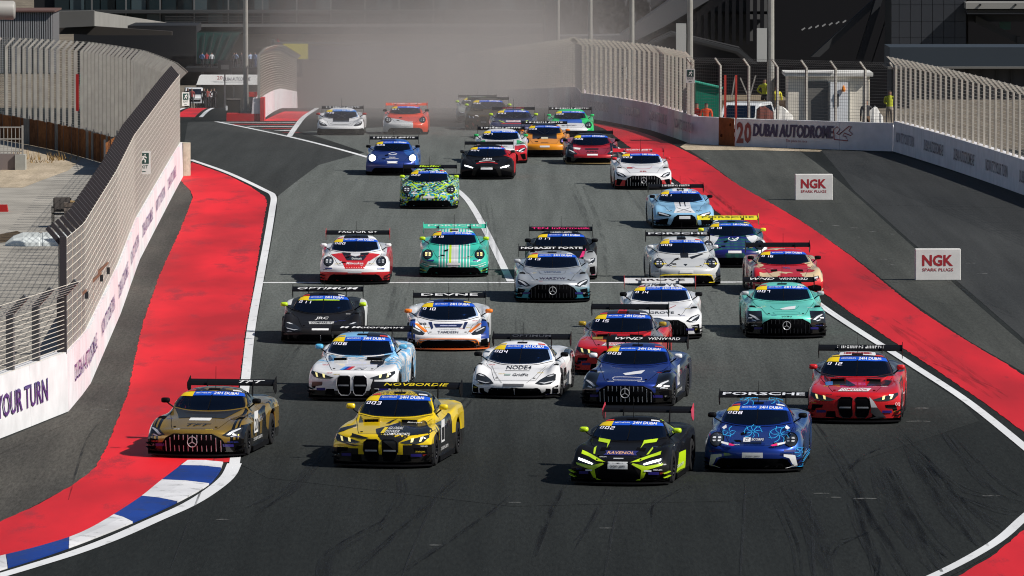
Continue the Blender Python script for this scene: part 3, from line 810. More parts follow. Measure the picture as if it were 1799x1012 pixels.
    if kind == 'Z':
        for sg in (-1, 1):
            P('hood_duct', g('hd%d' % sg, lambda: md.patch(6.0, 6.12, sg * .9, sg * 2.1, .012, 2, 8)), m_void)
    if kind == 'M':
        for sg in (-1, 1): P('fender_louvre', g('fl%d' % sg, lambda: md.patch(4.9, 5.5, sg * 3.5, sg * 4.7, .008, 4, 4)), m_void)
    if kind == 'P':
        P('hood_intake', g('hi', lambda: md.front_poly([(-.42, .66), (-.28, .66), (-.26, .625), (-.36, .625)], .01)), m_void)
        P('hood_intake', g('hi2', lambda: md.front_poly([(-.30, .80), (-.16, .84), (-.18, .78), (-.28, .76)], .012)), m_void)
    if kind == 'A':
        for sg in (-1, 1): P('hood_duct', g('hd%d' % sg, lambda: md.patch(4.2, 4.9, sg * 1.1, sg * 1.9, .006, 3, 5)), spec.get('hoodduct', m_void))
    if kind in 'KF':
        for sg in (-1, 1): P('fender_louvre', g('fl%d' % sg, lambda: md.patch(5.0, 5.7, sg * 4.1, sg * 5.0, .008, 4, 4)), m_void)
    if far < 2:
        def seams():
            mb = MB()
            def ln(pts, w=.009):
                q = [md.surf(r, c) + md.norm(r, c) * .0035 for r, c in pts]; k = len(mb.v)
                for i, p in enumerate(q):
                    d_ = (q[min(i + 1, len(q) - 1)] - q[max(i - 1, 0)]).normalized(); sd = d_.cross(md.norm(*pts[i])).normalized() * w / 2
                    mb.v += [tuple(p - sd), tuple(p + sd)]
                for i in range(len(q) - 1): mb.f.append((k + 2 * i, k + 2 * i + 1, k + 2 * i + 3, k + 2 * i + 2))
            for sg in (-1, 1):
                ln([(2.55 + .28 * i, sg * (1.9 + .09 * i)) for i in range(15)])
                ln([(7.2 - .0 * i, sg * (3.2 + .28 * i)) for i in range(11)])
                ln([(9.9, sg * (3.0 + .3 * i)) for i in range(11)])
            ln([(2.55, -1.9 + 3.8 * i / 20) for i in range(21)])
            ln([(6.86, -2.2 + 4.4 * i / 24) for i in range(25)], .02)
            return mb.mesh('seams')
        P('panel_gaps', g('gaps', seams), m_void)
    an = md.surf(9.7, 0)
    P('antenna', g('ant', lambda: MB().tube([an, an + Vector((0, .03, .42))], [.008, .004], 5).mesh('antenna')), m_carbon)
    # wheels
    for y in (md.fa, md.ra):
        for sg in (-1, 1):
            w = P('wheel', TYRE, m_tyre); w.location = (sg * (.845 * md.W if y == md.fa else .87), y, .338 / kz); w.scale = (1, 1, 1 / kz)
            P('rim', RIM, spec.get('rim', m_rim), w)
    # wing
    span, wz = md.wing; hw = span / 2; wy = md.L - .34
    wg = P('wing', g('wing', lambda: wing_mesh(hw)), spec.get('wing', m_carbon)); wg.location = (0, wy, wz)
    for sg in (-1, 1):
        P('endplate', g('ep%d' % sg, lambda: slab([(-.03, .05), (.36, .17), (.40, .12), (.40, -.14), (.24, -.17), (.0, -.06)], sg * hw - .006, sg * hw + .006)), spec.get('endplate', spec.get('wing', m_carbon)), wg)
        P('wing_mount', g('wm%d' % sg, lambda: slab([(wy + .10, wz + .05), (wy + .06, wz + .12), (wy - .05, wz + .06), (wy - .18, .86), (wy - .04, .86), (wy - .0, wz - .02), (wy + .06, wz + .055)], sg * .48 - .009, sg * .48 + .009)), m_carbon)
    for wt in ([spec['wingtext']] if spec.get('wingtext') else []) + ([spec['wingtext2']] if spec.get('wingtext2') else []):
        s_, colr, fr = wt[0], wt[1], wt[2] if len(wt) > 2 else .82
        bold, sh = (wt[3], wt[4]) if len(wt) > 3 else (.02, 0)
        off0 = wt[5] if len(wt) > 5 else 0.
        vs, fs, asp = TEXT[(s_, bold, sh)]
        me = bpy.data.meshes.new('lettering'); ct, st = math.cos(.33), math.sin(.33)
        def wp(u, t):
            y = .085 + .17 * t; z = .022 - .02 * max(0, (y - .16) / .16) + .005
            return ((u - .5) * span * fr + off0, y * ct - z * st, y * st + z * ct)
        me.from_pydata([wp(u, t) for u, t in vs], [], fs)
        P('lettering', me, C(colr), wg)
    # small sponsor stickers
    if not far:
        rs = random.Random(px * 7 + py)
        dark = spec.get('darkbody')
        for (x, v, w, h) in ((.80, .335, .17, .026), (.86, .44, .12, .022), (.52, .60, .15, .02), (.90, .27, .11, .03), (.64, .78, .13, .02), (.33, .57, .13, .016)):
            for sg in (-1, 1):
                if rs.random() < .25: continue
                P('sticker', md.front_text(('#', .011, 0.), sg * (x + rs.uniform(-.02, .02)), v, w * rs.uniform(.8, 1.2), h, .0045), C(rs.choice([(.75, .75, .75), (.75, .75, .75), (.03, .03, .03), (.6, .45, .03), (.5, .03, .03), (.02, .03, .2)])))
        for sg in (-1, 1):      # tow eyes and roof badges
            P('roof_badge', g('rb%d' % sg, lambda: md.patch(9.15, 9.35, sg * 1.15, sg * 1.75, .008, 2, 4)), C(((.7, .7, .7), (.6, .05, .04), (.7, .5, .05))[(int(px) + sg) % 3]))
        for sg in (-1, 1):      # class lettering along the door
            vs, fs, asp = TEXT[('#', .011, 0.)]
            me = bpy.data.meshes.new('lettering'); me.from_pydata([(sg * (.99 + .012), 1.5 + (1.0 * u if sg > 0 else 1.0 - 1.0 * u), .24 + .06 * t) for u, t in vs], [], fs); P('door_lettering', me, C((.6, .6, .6)))
    # per-car prints
    for k_, d in enumerate(spec.get('prints', ())):
        t = d[0]; o_ = .006 + .0011 * k_
        if t == 'poly':
            for q in ([d[2]] if len(d) < 4 else [d[2], mir(d[2])]):
                P('graphic', md.front_poly(q, o_, .07 if not far else .12), C(d[1]))
        elif t == 'line':
            for q in ([d[2]] if len(d) < 5 else [d[2], mir(d[2])]): P('stripe', md.front_line(q, d[3], o_), C(d[1]))
        elif t == 'text':
            _, s_, colr, cx, cv, w, h = d[:7]
            P('lettering', md.front_text((s_, B0, d[7] if len(d) > 7 else 0.), cx, cv, w, h, o_ + .003, d[8] if len(d) > 8 else 0), C(colr))
        elif t == 'patch':
            P('graphic', md.patch(d[2], d[3], d[4], d[5], .0075, 8, 12), C(d[1]))
        elif t == 'ptext':
            P('lettering', md.patch_text((d[1], B0, 0.), d[3], d[4], d[5], d[6], .012), C(d[2]))
        elif t == 'door':    # number board on the door
            bd = P('door_board', g('db', lambda: MB().box(.988, .994, 1.62, 2.05, .38, .80).mesh('board')), m_white)
            vs, fs, asp = TEXT[(d[1], B0, 0.)]
            me = bpy.data.meshes.new('lettering'); me.from_pydata([(.998, 1.67 + .33 * u, .42 + .24 * v) for u, v in vs], [], fs)
            P('lettering', me, C(BLACK), bd)
    return root
# ---------------------------------------------------------------- the cars in the photograph
def rect(x0, x1, v0, v1): return [(x0, v0), (x1, v0), (x1, v1), (x0, v1)]
def cornerpatch(): return ('poly', (.02, .014, .16), rect(.60, .80, .245, .295), 1)
PINK = (.75, .02, .16); TEAL = (.05, .62, .48); NAVY = (.008, .014, .07); LBLUE = (.22, .50, .78); DGREY = (.05, .05, .055)
def flower(cx, cv, s, n=7, rot=0.):
    out = []
    for k in range(n):
        a = rot + k * 2 * math.pi / n
        out.append(('line', CYAN, [(cx + .02 * math.cos(a), cv + .02 * math.sin(a)), (cx + s * .6 * math.cos(a + .35), cv + s * .45 * math.sin(a + .35)), (cx + s * math.cos(a), cv + s * .75 * math.sin(a))], .014))
    out.append(('line', CYAN, [(cx + s * .9 * math.cos(t * .7 + rot), cv + s * .55 * math.sin(t * .7 + rot)) for t in range(6)], .012))
    return out
def wings(t, c=WHITE, fr=.8, b=.008, s=0.0, o=0.): return (t, c, fr, b, s, o)
GREYPLATE = (.45, .46, .48)
def plate(v0=.31, v1=.40, h=.2, c=GREYPLATE): return ('poly', c, rect(-h, h, v0, v1))
CARS = [
 dict(model='M', at=(338, 806), yaw=-8.2, label='gold and black race car on the red run-off beside the blue and white kerb',
      paint=paint('paint_gold', (.38, .235, .04), [(BLACK, [(0, 0, -1, .31)]), (BLACK, [(1, 0, 0, -.9, 'm'), (0, -1, 0, 1.15), (0, 0, -1, .62)]), ((.04, .035, .02), [(0, 0, 1, -1.0), ('noise', 7, .48)]),
            (BLACK, [(1, 0, 0, -.9, 'm'), (0, 1, 0, -1.4), ('noise', 2.2, .50)]), (BLACK, [(1, 0, 0, -.74, 'm'), (-1, 0, 0, .80, 'm'), (0, -1, 0, 2.0)]), (BLACK, [(1, 0, 0, -.84, 'm'), (-1, 0, 0, .88, 'm'), (0, -1, 0, 2.0)])], metal=.55, rough=.22),
      wingtext=wings('TFT', WHITE, .30, .014, .3, .42), prints=[('patch', (.014, .012, .008), 5.2, 6.85, -1.9, 1.9), ('poly', WHITE, rect(-.22, .22, .745, .80)),
      ('text', 'TFT', BLACK, .05, .655, .5, .05, .3), ('door', '20'), cornerpatch()]),
 dict(model='B', at=(668, 824), yaw=-8.2, num='003', label='yellow and black race car with tall twin grille openings, front row', lamp=m_lampy, mirror=C(YEL),
      paint=paint('paint_yellow', (.80, .56, .008), [(BLACK, [(0, 0, -1, .27)]), (BLACK, [(1, 0, 0, -.45, 'm'), (0, 0, -1, .38)]), (BLACK, [(1, 0, 0, -.55), (0, -1, 0, 1.3), ('noise', 3.0, .5)]), (BLACK, [(1, 0, 0, -.45), (0, 0, -1, .45)]), (BLACK, [(1, .0, 0, -.9), (0, 1, 0, -1.35), (0, -1, 0, 3.1)]),
            ((.12, .09, .01), [(0, 0, 1, -1.15), ('noise', 30, .5)]), (BLACK, [(.9, .5, 0, -1.6), (0, 0, 1, -1.15)])]),
      wingtext=wings('NOVBORDIE', (.8, .62, .01), .72, .008, .15), endplate=m_carbon,
      prints=[('poly', BLACK, [(.40, .975), (.66, .93), (.86, .80), (.97, .755), (.93, .68), (.6, .63), (.37, .50), (.36, .3), (.0, .56), (-.18, .75), (.08, .84)]),
              ('poly', BLACK, [(-.97, .66), (-.80, .70), (-.62, .80), (-.66, .84), (-.90, .76)]), ('poly', BLACK, [(-.60, .66), (-.34, .60), (-.20, .57), (-.36, .56), (-.62, .60)]), ('poly', BLACK, [(-.95, .60), (-.90, .52), (-.55, .42), (-.40, .44), (-.62, .46), (-.86, .54)]), ('poly', BLACK, [(.02, .93), (.10, .96), (.02, .86), (-.06, .86)]), ('text', 'GLOBAL', WHITE, .22, .765, .30, .05, .1), ('text', 'POWER', WHITE, .20, .70, .28, .05, .1), ('text', 'COMPONENTS', WHITE, .32, .645, .50, .045, .1),
              ('poly', YEL, rect(-.02, .05, .66, .78)), ('text', 'Motorsport', WHITE, .50, .875, .28, .04), cornerpatch(), ('door', '1')]),
 dict(model='A', at=(1085, 855), yaw=-9.0, num='002', label='black race car with lime green stripes and lit headlights, nearest the camera', lamp=m_lampw, mirror=C(LIME), canard=C(LIME), endplate=C((.6, .05, .08)),
      paint=paint('paint_black_lime', BLACK, [(LIME, [(1, 0, 0, -.9), (.0, .8, -1, -1.15), (0, -1, 0, 2.75), (0, 0, -1, .5)]), (LIME, [(1, 0, 0, -.5, 'm'), (-1, 0, 0, .8, 'm'), (0, 1, 0, -2.55), (0, -1, 0, 3.1), (0, 0, 1, -.8)])]),
      prints=[('poly', LIME, [(-.80, .70), (-.61, .625), (-.45, .557), (-.25, .47), (-.43, .49), (-.62, .57), (-.80, .63)], 1),
              ('poly', LIME, [(-.88, .46), (-.55, .40), (-.30, .455), (-.28, .43), (-.47, .33), (-.44, .13), (-.485, .13), (-.58, .33), (-.86, .42)], 1),
              ('poly', LIME, [(-.60, .945), (-.34, .905), (-.34, .74), (-.375, .84), (-.59, .875)], 1), ('poly', LIME, [(-.60, .74), (-.57, .78), (-.52, .62), (-.56, .63)], 1),
              ('poly', (.02, .02, .14), [(-.34, .60), (.34, .60), (.30, .645), (.34, .69), (-.34, .69), (-.30, .645)]), ('text', 'RAVENOL', (.8, .45, .25), 0, .645, .54, .055),
              ('line', SILVER, [(-.10, .535), (.10, .535)], .03), ('poly', (.62, .63, .64), rect(-.2, .2, .34, .475)), ('text', '#', DGREY, 0, .39, .3, .04), ('poly', (.8, .82, .85), rect(.52, .66, .30, .325), 1), cornerpatch()]),
 dict(model='P', at=(1322, 832), yaw=-5.0, num='008', label='blue race car with cyan flower line drawings and round headlights',
      paint=paint('paint_blue_flower', (.008, .038, .27), [(BLACK, [(0, 0, -1, .13)]), ((.02, .09, .30), [(1, 0, 0, -.86, 'm'), (0, 0, 1, -.3)])], metal=.5),
      wingtext=wings('PORSCHE', (.72, .74, .78), .92, .02),
      prints=flower(-.05, .83, .2, 8) + flower(.52, .77, .24, 8, .4) + flower(.97, .44, .14, 6) + flower(-.55, .80, .15, 5, 2.5) + flower(-.2, 1.47, .2, 6) + flower(.35, 1.46, .15, 6)
      + [('poly', WHITE, [(-.67, .59), (-.50, .555), (-.50, .515), (-.66, .55)], 1), ('poly', PINK, [(-.49, .55), (-.36, .52), (-.40, .50), (-.49, .515)], 1),
         ('poly', WHITE, [(-.84, .375), (-.62, .39), (-.62, .345), (-.73, .32), (-.83, .14), (-.90, .14)], 1), ('poly', WHITE, rect(-.21, -.06, .575, .66)), ('poly', NAVY, rect(-.06, .23, .575, .66)),
         ('text', 'CT', DGREY, -.135, .617, .08, .05), ('text', 'SCORPS', WHITE, .085, .617, .25, .045), ('poly', (.55, .56, .58), rect(-.21, .21, .32, .41)), ('text', '#', DGREY, 0, .35, .3, .016),
         ('poly', WHITE, [(-.70, .86), (-.62, .92), (-.60, .86), (-.66, .82)], 1), ('poly', (.02, .02, .14), rect(.62, .84, .43, .465), 1)]),
 dict(model='B', at=(1500, 746), yaw=-4.5, num='012', label='red race car with a round emblem on its dark roof, by the right edge line', lamp=m_lampy, mirror=C(RED),
      paint=paint('paint_red', (.62, .012, .018), [((.03, .014, .016), [(0, 0, 1, -.845)]), (BLACK, [(0, 0, -1, .11)]), ((.05, .05, .055), [(1, 0, 0, -.93, 'm'), (0, 1, 0, -1.4), (0, -1, 0, 3.0)])]),
      wingtext=wings('#', (.6, .6, .6), .55), prints=[('poly', BLACK, [(-.62, .90), (-.28, .965), (.02, .80), (-.10, .775), (-.25, .80), (-.62, .80)]), ('poly', BLACK, [(.35, .965), (.78, .91), (.72, .80), (.25, .79)]),
      ('poly', (.05, .16, .40), [(-.66, .87), (-.50, .89), (-.48, .80), (-.63, .79)]), ('poly', WHITE, [(-.35, .665), (-.27, .735), (.36, .73), (.30, .665)]), ('text', 'COMPETITION', (.55, .01, .02), 0, .698, .55, .045, .2),
      ('poly', (.55, .56, .58), [(.33, .555), (.42, .47), (.50, .35), (.37, .35)]), ('poly', DGREY, [(.37, .35), (.50, .35), (.75, .08), (.58, .08), (.36, .25)]), ('patch', (.7, .7, .7), 9.25, 9.95, -1.2, 1.2), ('patch', (.3, .02, .014), 9.4, 9.8, -.9, .9),
      cornerpatch(), ('text', 'OQ', WHITE, .92, .42, .1, .07)]),
 dict(model='M', at=(1098, 718), yaw=-7.5, num='005', label='dark blue race car with vertical-bar grille behind the lime-striped black car', mirror=m_white,
      paint=paint('paint_darkblue', (.010, .032, .22), [(BLACK, [(0, 0, -1, .33)]), (BLACK, [(1, 0, 0, -.66, 'm'), (0, -1, 0, 1.2), (0, 0, -1, .70)]), ((.01, .015, .05), [(1, 0, 0, -.9, 'm'), (0, 1, 0, -2.4)])], metal=.45),
      wingtext=wings('WND', WHITE, .34, .008, .35, -.42), wingtext2=wings('WINWARD', WHITE, .40, .006, .0, .38), prints=[('poly', (.72, .73, .75), [(-.14, .75), (.12, .80), (.32, .83), (.27, .75), (-.06, .71)]), ('line', (.7, .7, .75), [(-.28, .60), (.28, .60), (.32, .63), (.26, .66), (-.28, .665), (-.28, .60)], .012),
      ('door', '16'), ('poly', (.6, .6, .62), rect(.82, .94, .47, .50)), cornerpatch()]),
 dict(model='K', at=(903, 702), yaw=-5.5, num='004', label='white race car with black lettering across its hood and black teardrop headlights',
      paint=paint('paint_white', (.80, .80, .81), [(BLACK, [(0, 0, -1, .10)]), (BLACK, [(1, 0, 0, -.9, 'm'), (0, 1, 0, -1.5), (0, -1, 0, 2.4), (0, 0, -1, .55), ('noise', 3, .45)]), (BLACK, [(1, 0, 0, -.85, 'm'), (0, 1, 0, -2.9), ('noise', 3, .48)])], metal=0),
      wingtext=wings('OPTIMUM', (.05, .05, .055), .5), prints=[('text', 'NODE4', (.01, .01, .012), .02, .715, .56, .085), ('line', BLACK, [(-.28, .64), (.28, .64)], .015), ('text', 'GridFit', (.02, .02, .02), .10, .545, .36, .06), ('poly', (.3, .4, .36), rect(-.27, -.13, .53, .565)),
      ('poly', (.10, .10, .11), rect(-.25, .22, .29, .34)), ('line', BLACK, [(.62, .75), (.42, .50), (.28, .36)], .008, 1), ('poly', (.02, .014, .18), rect(.86, .96, .10, .15), 1)]),
 dict(model='B', at=(618, 706), yaw=-4.5, num='006', label='white race car with light blue streaks and a three-colour hood stripe', lamp=m_lampy, mirror=C((.10, .45, .72)), trim=m_chrome,
      paint=paint('paint_white_blue', (.80, .80, .81), [(BLACK, [(0, 0, -1, .23)]), (LBLUE, [(0, 0, 1, -1.13), (-1, 0, 0, .1)]), (BLACK, [(0, 0, 1, -1.13), (1, 0, 0, -.1)]), (LBLUE, [(1, 0, 0, -.55), (0, 1, 0, -.6), ('noise', 5, .5)]), (LBLUE, [(0, 1, 0, -1.3), (0, -1, 0, 1.8), ('noise', 6, .52)])], metal=0),
      wingtext=wings('M Motorsport', WHITE, .8, .014, .2), prints=[('poly', BLACK, [(.30, .86), (.36, .95), (.60, .94), (.62, .80), (.52, .72), (.50, .80), (.34, .80)]), ('poly', (.05, .30, .75), [(-.29, .665), (-.20, .74), (-.13, .74), (-.21, .665)]),
      ('poly', (.01, .014, .30), [(-.21, .665), (-.13, .74), (-.06, .74), (-.14, .665)]), ('poly', RED, [(-.14, .665), (-.06, .74), (.03, .74), (-.05, .665)]), ('text', 'M', (.45, .46, .5), .18, .70, .28, .06, .3), ('text', 'Motorsport', WHITE, .46, .87, .24, .016), cornerpatch(),
      ('poly', (.12, .05, .04), [(-.90, .42), (-.66, .42), (-.68, .36), (-.84, .33), (-.92, .32)])]),
 dict(model='F', at=(787, 618), yaw=0, num='010', label='white race car with navy roof, orange mirrors and an orange front lip', mirror=C(ORANGE), splitter=C((.7, .12, .02)), canard=C(ORANGE),
      paint=paint('paint_white_orange', (.80, .80, .81), [(NAVY, [(0, 0, 1, -1.0)]), ((.012, .05, .28), [(1, 0, 0, -.80, 'm'), (0, -1, 0, 1.4), (0, 0, 1, -.30)]), (BLACK, [(0, 0, -1, .22)]), (ORANGE, [(0, 0, -1, .26), (0, 0, 1, -.2), (-1, 0, 0, .7, 'm')])], metal=0),
      wingtext=wings('DEVNE', WHITE, .78, .016), prints=[('poly', NAVY, [(-.36, .70), (.36, .70), (.30, .60), (-.30, .60)]), ('poly', (.4, .42, .6), rect(-.2, .2, .635, .66)), ('text', 'TAMDEEN', (.12, .12, .14), 0, .475, .5, .06), ('text', '#', (.2, .2, .22), 0, .545, .4, .014),
      ('poly', ORANGE, [(.50, .50), (.56, .47), (.82, .70), (.74, .70)], 1), ('poly', NAVY, [(.40, .74), (.48, .74), (.40, .55), (.36, .58)], 1), ('text', '88', BLACK, -.62, .69, .18, .06), ('line', ORANGE, [(-.75, .17), (-.70, .285), (-.5, .31), (.5, .31), (.70, .285), (.75, .17)], .03)]),
 dict(model='K', at=(563, 606), yaw=-1.0, num='011', label='black race car with pale rear fenders and lime green mirrors', mirror=C(LIME),
      paint=paint('paint_black_k', (.014, .014, .016), [((.6, .62, .62), [(1, 0, 0, -.86, 'm'), (0, 1, 0, -2.7)])]), wingtext=wings('OPTIMUM', WHITE, .86, .016, .25),
      prints=[('text', 'JRC', WHITE, .0, .655, .34, .085, .2), ('poly', (.5, .5, .5), [(-.3, .51), (.3, .51), (.32, .575), (-.32, .575)]), ('text', 'COMPARE IT', BLACK, 0, .543, .52, .045), ('poly', WHITE, rect(-.22, .2, .35, .395)), ('poly', (.45, .7, .02), [(-.4, 1.135), (.0, 1.15), (.4, 1.135), (.4, 1.115), (-.4, 1.115)])]),
 dict(model='B', at=(1082, 661), yaw=-5.0, num='015', label='red race car with gold mirrors and black roof, half hidden by the dark blue car', lamp=m_lampy, mirror=C((.35, .24, .014)),
      paint=paint('paint_red_b', (.62, .013, .018), [((.03, .014, .016), [(0, 0, 1, -.86)]), (BLACK, [(0, 0, -1, .11)]), (GREY, [(1, 0, 0, -.7, 'm'), (0, 1, 0, -1.5), (0, -1, 0, 2.6), (0, 0, 1, -.7)])]),
      prints=[('poly', (.30, .22, .05), [(-.66, .90), (-.40, .92), (-.38, .82), (-.62, .82)]), ('poly', BLACK, [(-.40, .93), (-.1, .95), (.0, .83), (-.36, .82)]), ('poly', BLACK, [(.35, .965), (.78, .91), (.72, .80), (.25, .79)]), ('poly', WHITE, [(-.35, .665), (-.27, .735), (.36, .73), (.30, .665)]),
      ('text', 'COMPETITION', (.55, .01, .02), 0, .698, .55, .045, .2), ('patch', RED, 9.2, 10., -.4, .2), cornerpatch()]),
 dict(model='M', at=(1163, 598), yaw=-.5, num='014', label='white race car with black vertical grille and a white wing with red endplates', wing=C((.6, .6, .6)), endplate=C((.5, .02, .014)), darkgrille=1,
      paint=paint('paint_white_m', (.80, .80, .81), [(BLACK, [(0, 0, -1, .14)])], metal=0), wingtext=wings('GROVE', (.03, .014, .014), .7, .015),
      prints=[('text', 'GROVE', (.05, .05, .05), .0, .665, .62, .06), ('ptext', 'GROVE', (.06, .06, .06), 9.12, 9.75, -1.3, 1.3), ('line', (.3, .02, .014), [(-.36, .86), (-.2, .765), (.1, .75), (.36, .86)], .02), cornerpatch()]),
 dict(model='M', at=(1382, 596), yaw=.5, num='007', label='mint green race car with black headlight corners next to the red run-off', mirror=C(SILVER), darkgrille=1,
      paint=paint('paint_mint', (.15, .66, .54), [(BLACK, [(0, 0, -1, .33)]), (BLACK, [(1, 0, 0, -.60, 'm'), (0, -1, 0, .75), (0, 0, -1, .64)]), (BLACK, [(1, 0, 0, -.80, 'm'), (0, -1, 0, 1.5), (0, 1, 0, -.8), (0, 0, -1, .69)])], metal=.1),
      wingtext=wings('WND', WHITE, .34, .008, .35, -.42), wingtext2=wings('WINWARD', WHITE, .40, .006, .0, .38), prints=[('poly', (.75, .76, .78), [(-.14, .74), (.05, .79), (.28, .82), (.24, .74), (-.02, .71)]), ('line', (.03, .2, .16), [(-.36, .82), (-.3, .76), (-.2, .72), (.2, .72), (.3, .76), (.36, .82)], .012),
      ('line', (.03, .25, .2), [(-.28, .60), (.28, .60), (.28, .655), (-.28, .655), (-.28, .60)], .01), ('text', 'WIN', BLACK, 0, .535, .25, .025), ('poly', WHITE, rect(.84, .94, .50, .53), 1), cornerpatch()]),
 dict(model='M', at=(971, 533), yaw=0, num='013', label='silver race car fading to teal at the bumper corners', mirror=C(SILVER), darkgrille=1,
      paint=paint('paint_silver', (.012, .30, .42), [((.42, .45, .48), [('fade', .26, .46)]), (BLACK, [(0, 0, -1, .12)])], metal=.4), wingtext=wings('NOBAZIT FORTE', WHITE, .93, .025),
      prints=[('text', 'WARZYW', (.03, .014, .04), .0, .645, .70, .06), ('text', 'VESTING', (.06, .08, .14), 0, .83, .45, .045), ('text', 'motorspeed', (.08, .1, .14), 0, 1.40, .5, .05), ('line', (.15, .16, .18), [(-.36, .86), (-.26, .77), (.26, .77), (.36, .86)], .015), cornerpatch()]),
 dict(model='M', at=(987, 493), yaw=0, num='017', label='black and grey race car with pink stripe directly behind the silver car', far=1,
      paint=paint('paint_black_pink', BLACK, [((.30, .31, .32), [(1, 0, 0, -.62, 'm'), (0, -1, 0, 1.4), (0, 0, -1, .73)])]), wingtext=wings('TEN Informatik', PINK, .92, .014),
      prints=[('poly', PINK, [(.50, .62), (.62, .66), (.70, .90), (.64, .92)], 1), ('poly', PINK, [(.85, .10), (.98, .12), (.98, .20), (.88, .17)], 1), ('text', '#', WHITE, 0, 1.38, .6, .04)]),
 dict(model='A', at=(1386, 521), yaw=2, num='016', label='cream and red patterned race car half hidden behind the mint green car', far=1,
      paint=paint('paint_cream', (.66, .50, .30), [((.50, .012, .018), [('noise', 1.6, .47)]), ((.50, .012, .018), [(0, 0, 1, -1.08), (1, 0, 0, -.05)]), (BLACK, [(0, 0, -1, .12)])], metal=0),
      prints=[('text', 'TWG', (.05, .1, .3), 0, .80, .2, .06), ('poly', RED, [(.3, .40), (.9, .52), (.92, .36), (.5, .28)], 1)]),
 dict(model='P', at=(1206, 504), yaw=2, num='009', label='pale grey race car with yellow lip in front of the tartan green car', mirror=C((.6, .61, .62)), splitter=m_carbon,
      paint=paint('paint_palegrey', (.56, .57, .57), [((.7, .58, .02), [(0, 0, -1, .35), (0, 0, 1, -.32), (-1, 0, 0, .7, 'm')]), (BLACK, [(0, 0, -1, .12)])], metal=0), wingtext=wings('PORSCHE', (.7, .71, .73), .92, .02),
      prints=[('poly', BLACK, rect(-.10, .13, .84, 1.0)), ('poly', BLACK, [(.15, .86), (.55, .97), (.60, .955), (.22, .80)]), ('line', BLACK, [(-.55, .58), (-.40, .68), (-.30, .76), (-.12, .80)], .035), ('poly', BLACK, [(-.06, .64), (.06, .64), (.0, .58)]), ('patch', BLACK, 9.1, 10.2, -.45, .3),
      ('poly', YEL, [(-.95, .66), (-.85, .68), (-.85, .62)], 1), ('poly', YEL, [(-.68, .67), (-.52, .65), (-.68, .62)], 1), ('poly', WHITE, rect(-.2, .2, .38, .46)), ('line', YEL, [(-.84, .12), (-.74, .30), (-.62, .335), (.62, .335), (.74, .30), (.84, .12)], .035)]),
 dict(model='P', at=(1291, 471), yaw=1, num='018', label='dark green tartan race car with white fenders and a yellow wing', wing=C((.75, .66, .02)), mirror=C((.72, .74, .02)),
      paint=paint('paint_tartan', (.008, .06, .07), [((.01, .10, .08), [('wave', 0, 26, .2)]), ((.012, .014, .14), [('wave', 1, 20, .3)]), ((.70, .71, .72), [(1, .25, 0, -.78, 'm'), (0, -1, 0, 1.7), (0, 0, -1, .86)]), (BLACK, [(0, 0, -1, .14)])], metal=0),
      wingtext=wings('PORSCHE', (.12, .13, .014), .85, .015), prints=[('line', WHITE, [(-.10, .93), (-.14, .88), (-.05, .83), (.10, .84), (.18, .93)], .025), ('line', WHITE, [(-.02, .91), (.04, .86), (.16, .93)], .025), ('poly', WHITE, rect(-.2, .2, .43, .50))]),
 dict(model='A', at=(1203, 403), yaw=2.5, num='021', label='light blue race car with black and white centre stripes beside the red run-off', hoodduct=C((.15, .32, .5)),
      paint=paint('paint_lightblue', (.24, .47, .68), [((.75, .76, .78), [(-1, 0, 0, .26, 'm'), (0, 0, 1, -.52)]), (BLACK, [(-1, 0, 0, .10, 'm'), (1, 0, 0, -.06, 'm'), (0, 0, 1, -.6)]), (BLACK, [(0, 0, -1, .11)])], metal=0),
      wingtext=wings('#', WHITE, .5), lamp=m_lamp, prints=[('poly', (.75, .76, .78), [(-.36, .52), (-.2, .75), (.2, .75), (.36, .52)]), ('line', BLACK, [(-.22, .56), (0, .62), (.22, .70)], .03), ('line', BLACK, [(.22, .56), (0, .62), (-.22, .70)], .03), ('line', BLACK, [(-.26, .545), (.26, .545)], .02), ('poly', WHITE, rect(-.18, .18, .33, .42))]),
 dict(model='P', at=(797, 488), yaw=0, num='019', label='mint green race car with white pinstripes and green wing, left of the white line', wing=C((.05, .50, .34)), mirror=C(LIME), lamp=m_lampy,
      paint=paint('paint_green_stripe', (.045, .50, .37), [((.62, .64, .64), [(-1, 0, 0, .14, 'm'), (0, 0, 1, -.3)]), ((.7, .72, .72), [('wave', 0, 70, .35), (-1, 0, 0, .48, 'm'), (0, 0, 1, -.3)]), (LIME, [(-1, 0, 0, -.07), (1, 0, 0, .14), (0, 0, 1, -.4)]), (BLACK, [(0, 0, -1, .12)])], metal=0),
      wingtext=wings('PORSCHE', (.6, .75, .7), .86, .02), prints=[('line', WHITE, [(-.95, .45), (-.7, .36), (-.5, .34)], .018, 1), ('line', WHITE, [(-.95, .39), (-.75, .31)], .018, 1), ('line', LIME, [(-.97, .26), (-.80, .20)], .04, 1), ('poly', WHITE, rect(-.2, .2, .36, .42)), ('poly', (.02, .04, .2), rect(.58, .80, .47, .51), 1)]),
 dict(model='P', at=(623, 501), yaw=0, num='020', label='white race car with red and black hood and black wing with red tips', mirror=m_white, endplate=C(RED),
      paint=paint('paint_white_red', (.80, .80, .81), [((.52, .012, .02), [(0, 0, -1, .36)]), (BLACK, [(0, 0, -1, .11)]), ((.52, .012, .02), [(1, 0, 0, -.9, 'm'), (0, 1, 0, -.9)])], metal=0), wingtext=wings('FACTOR G+', WHITE, .6, .014),
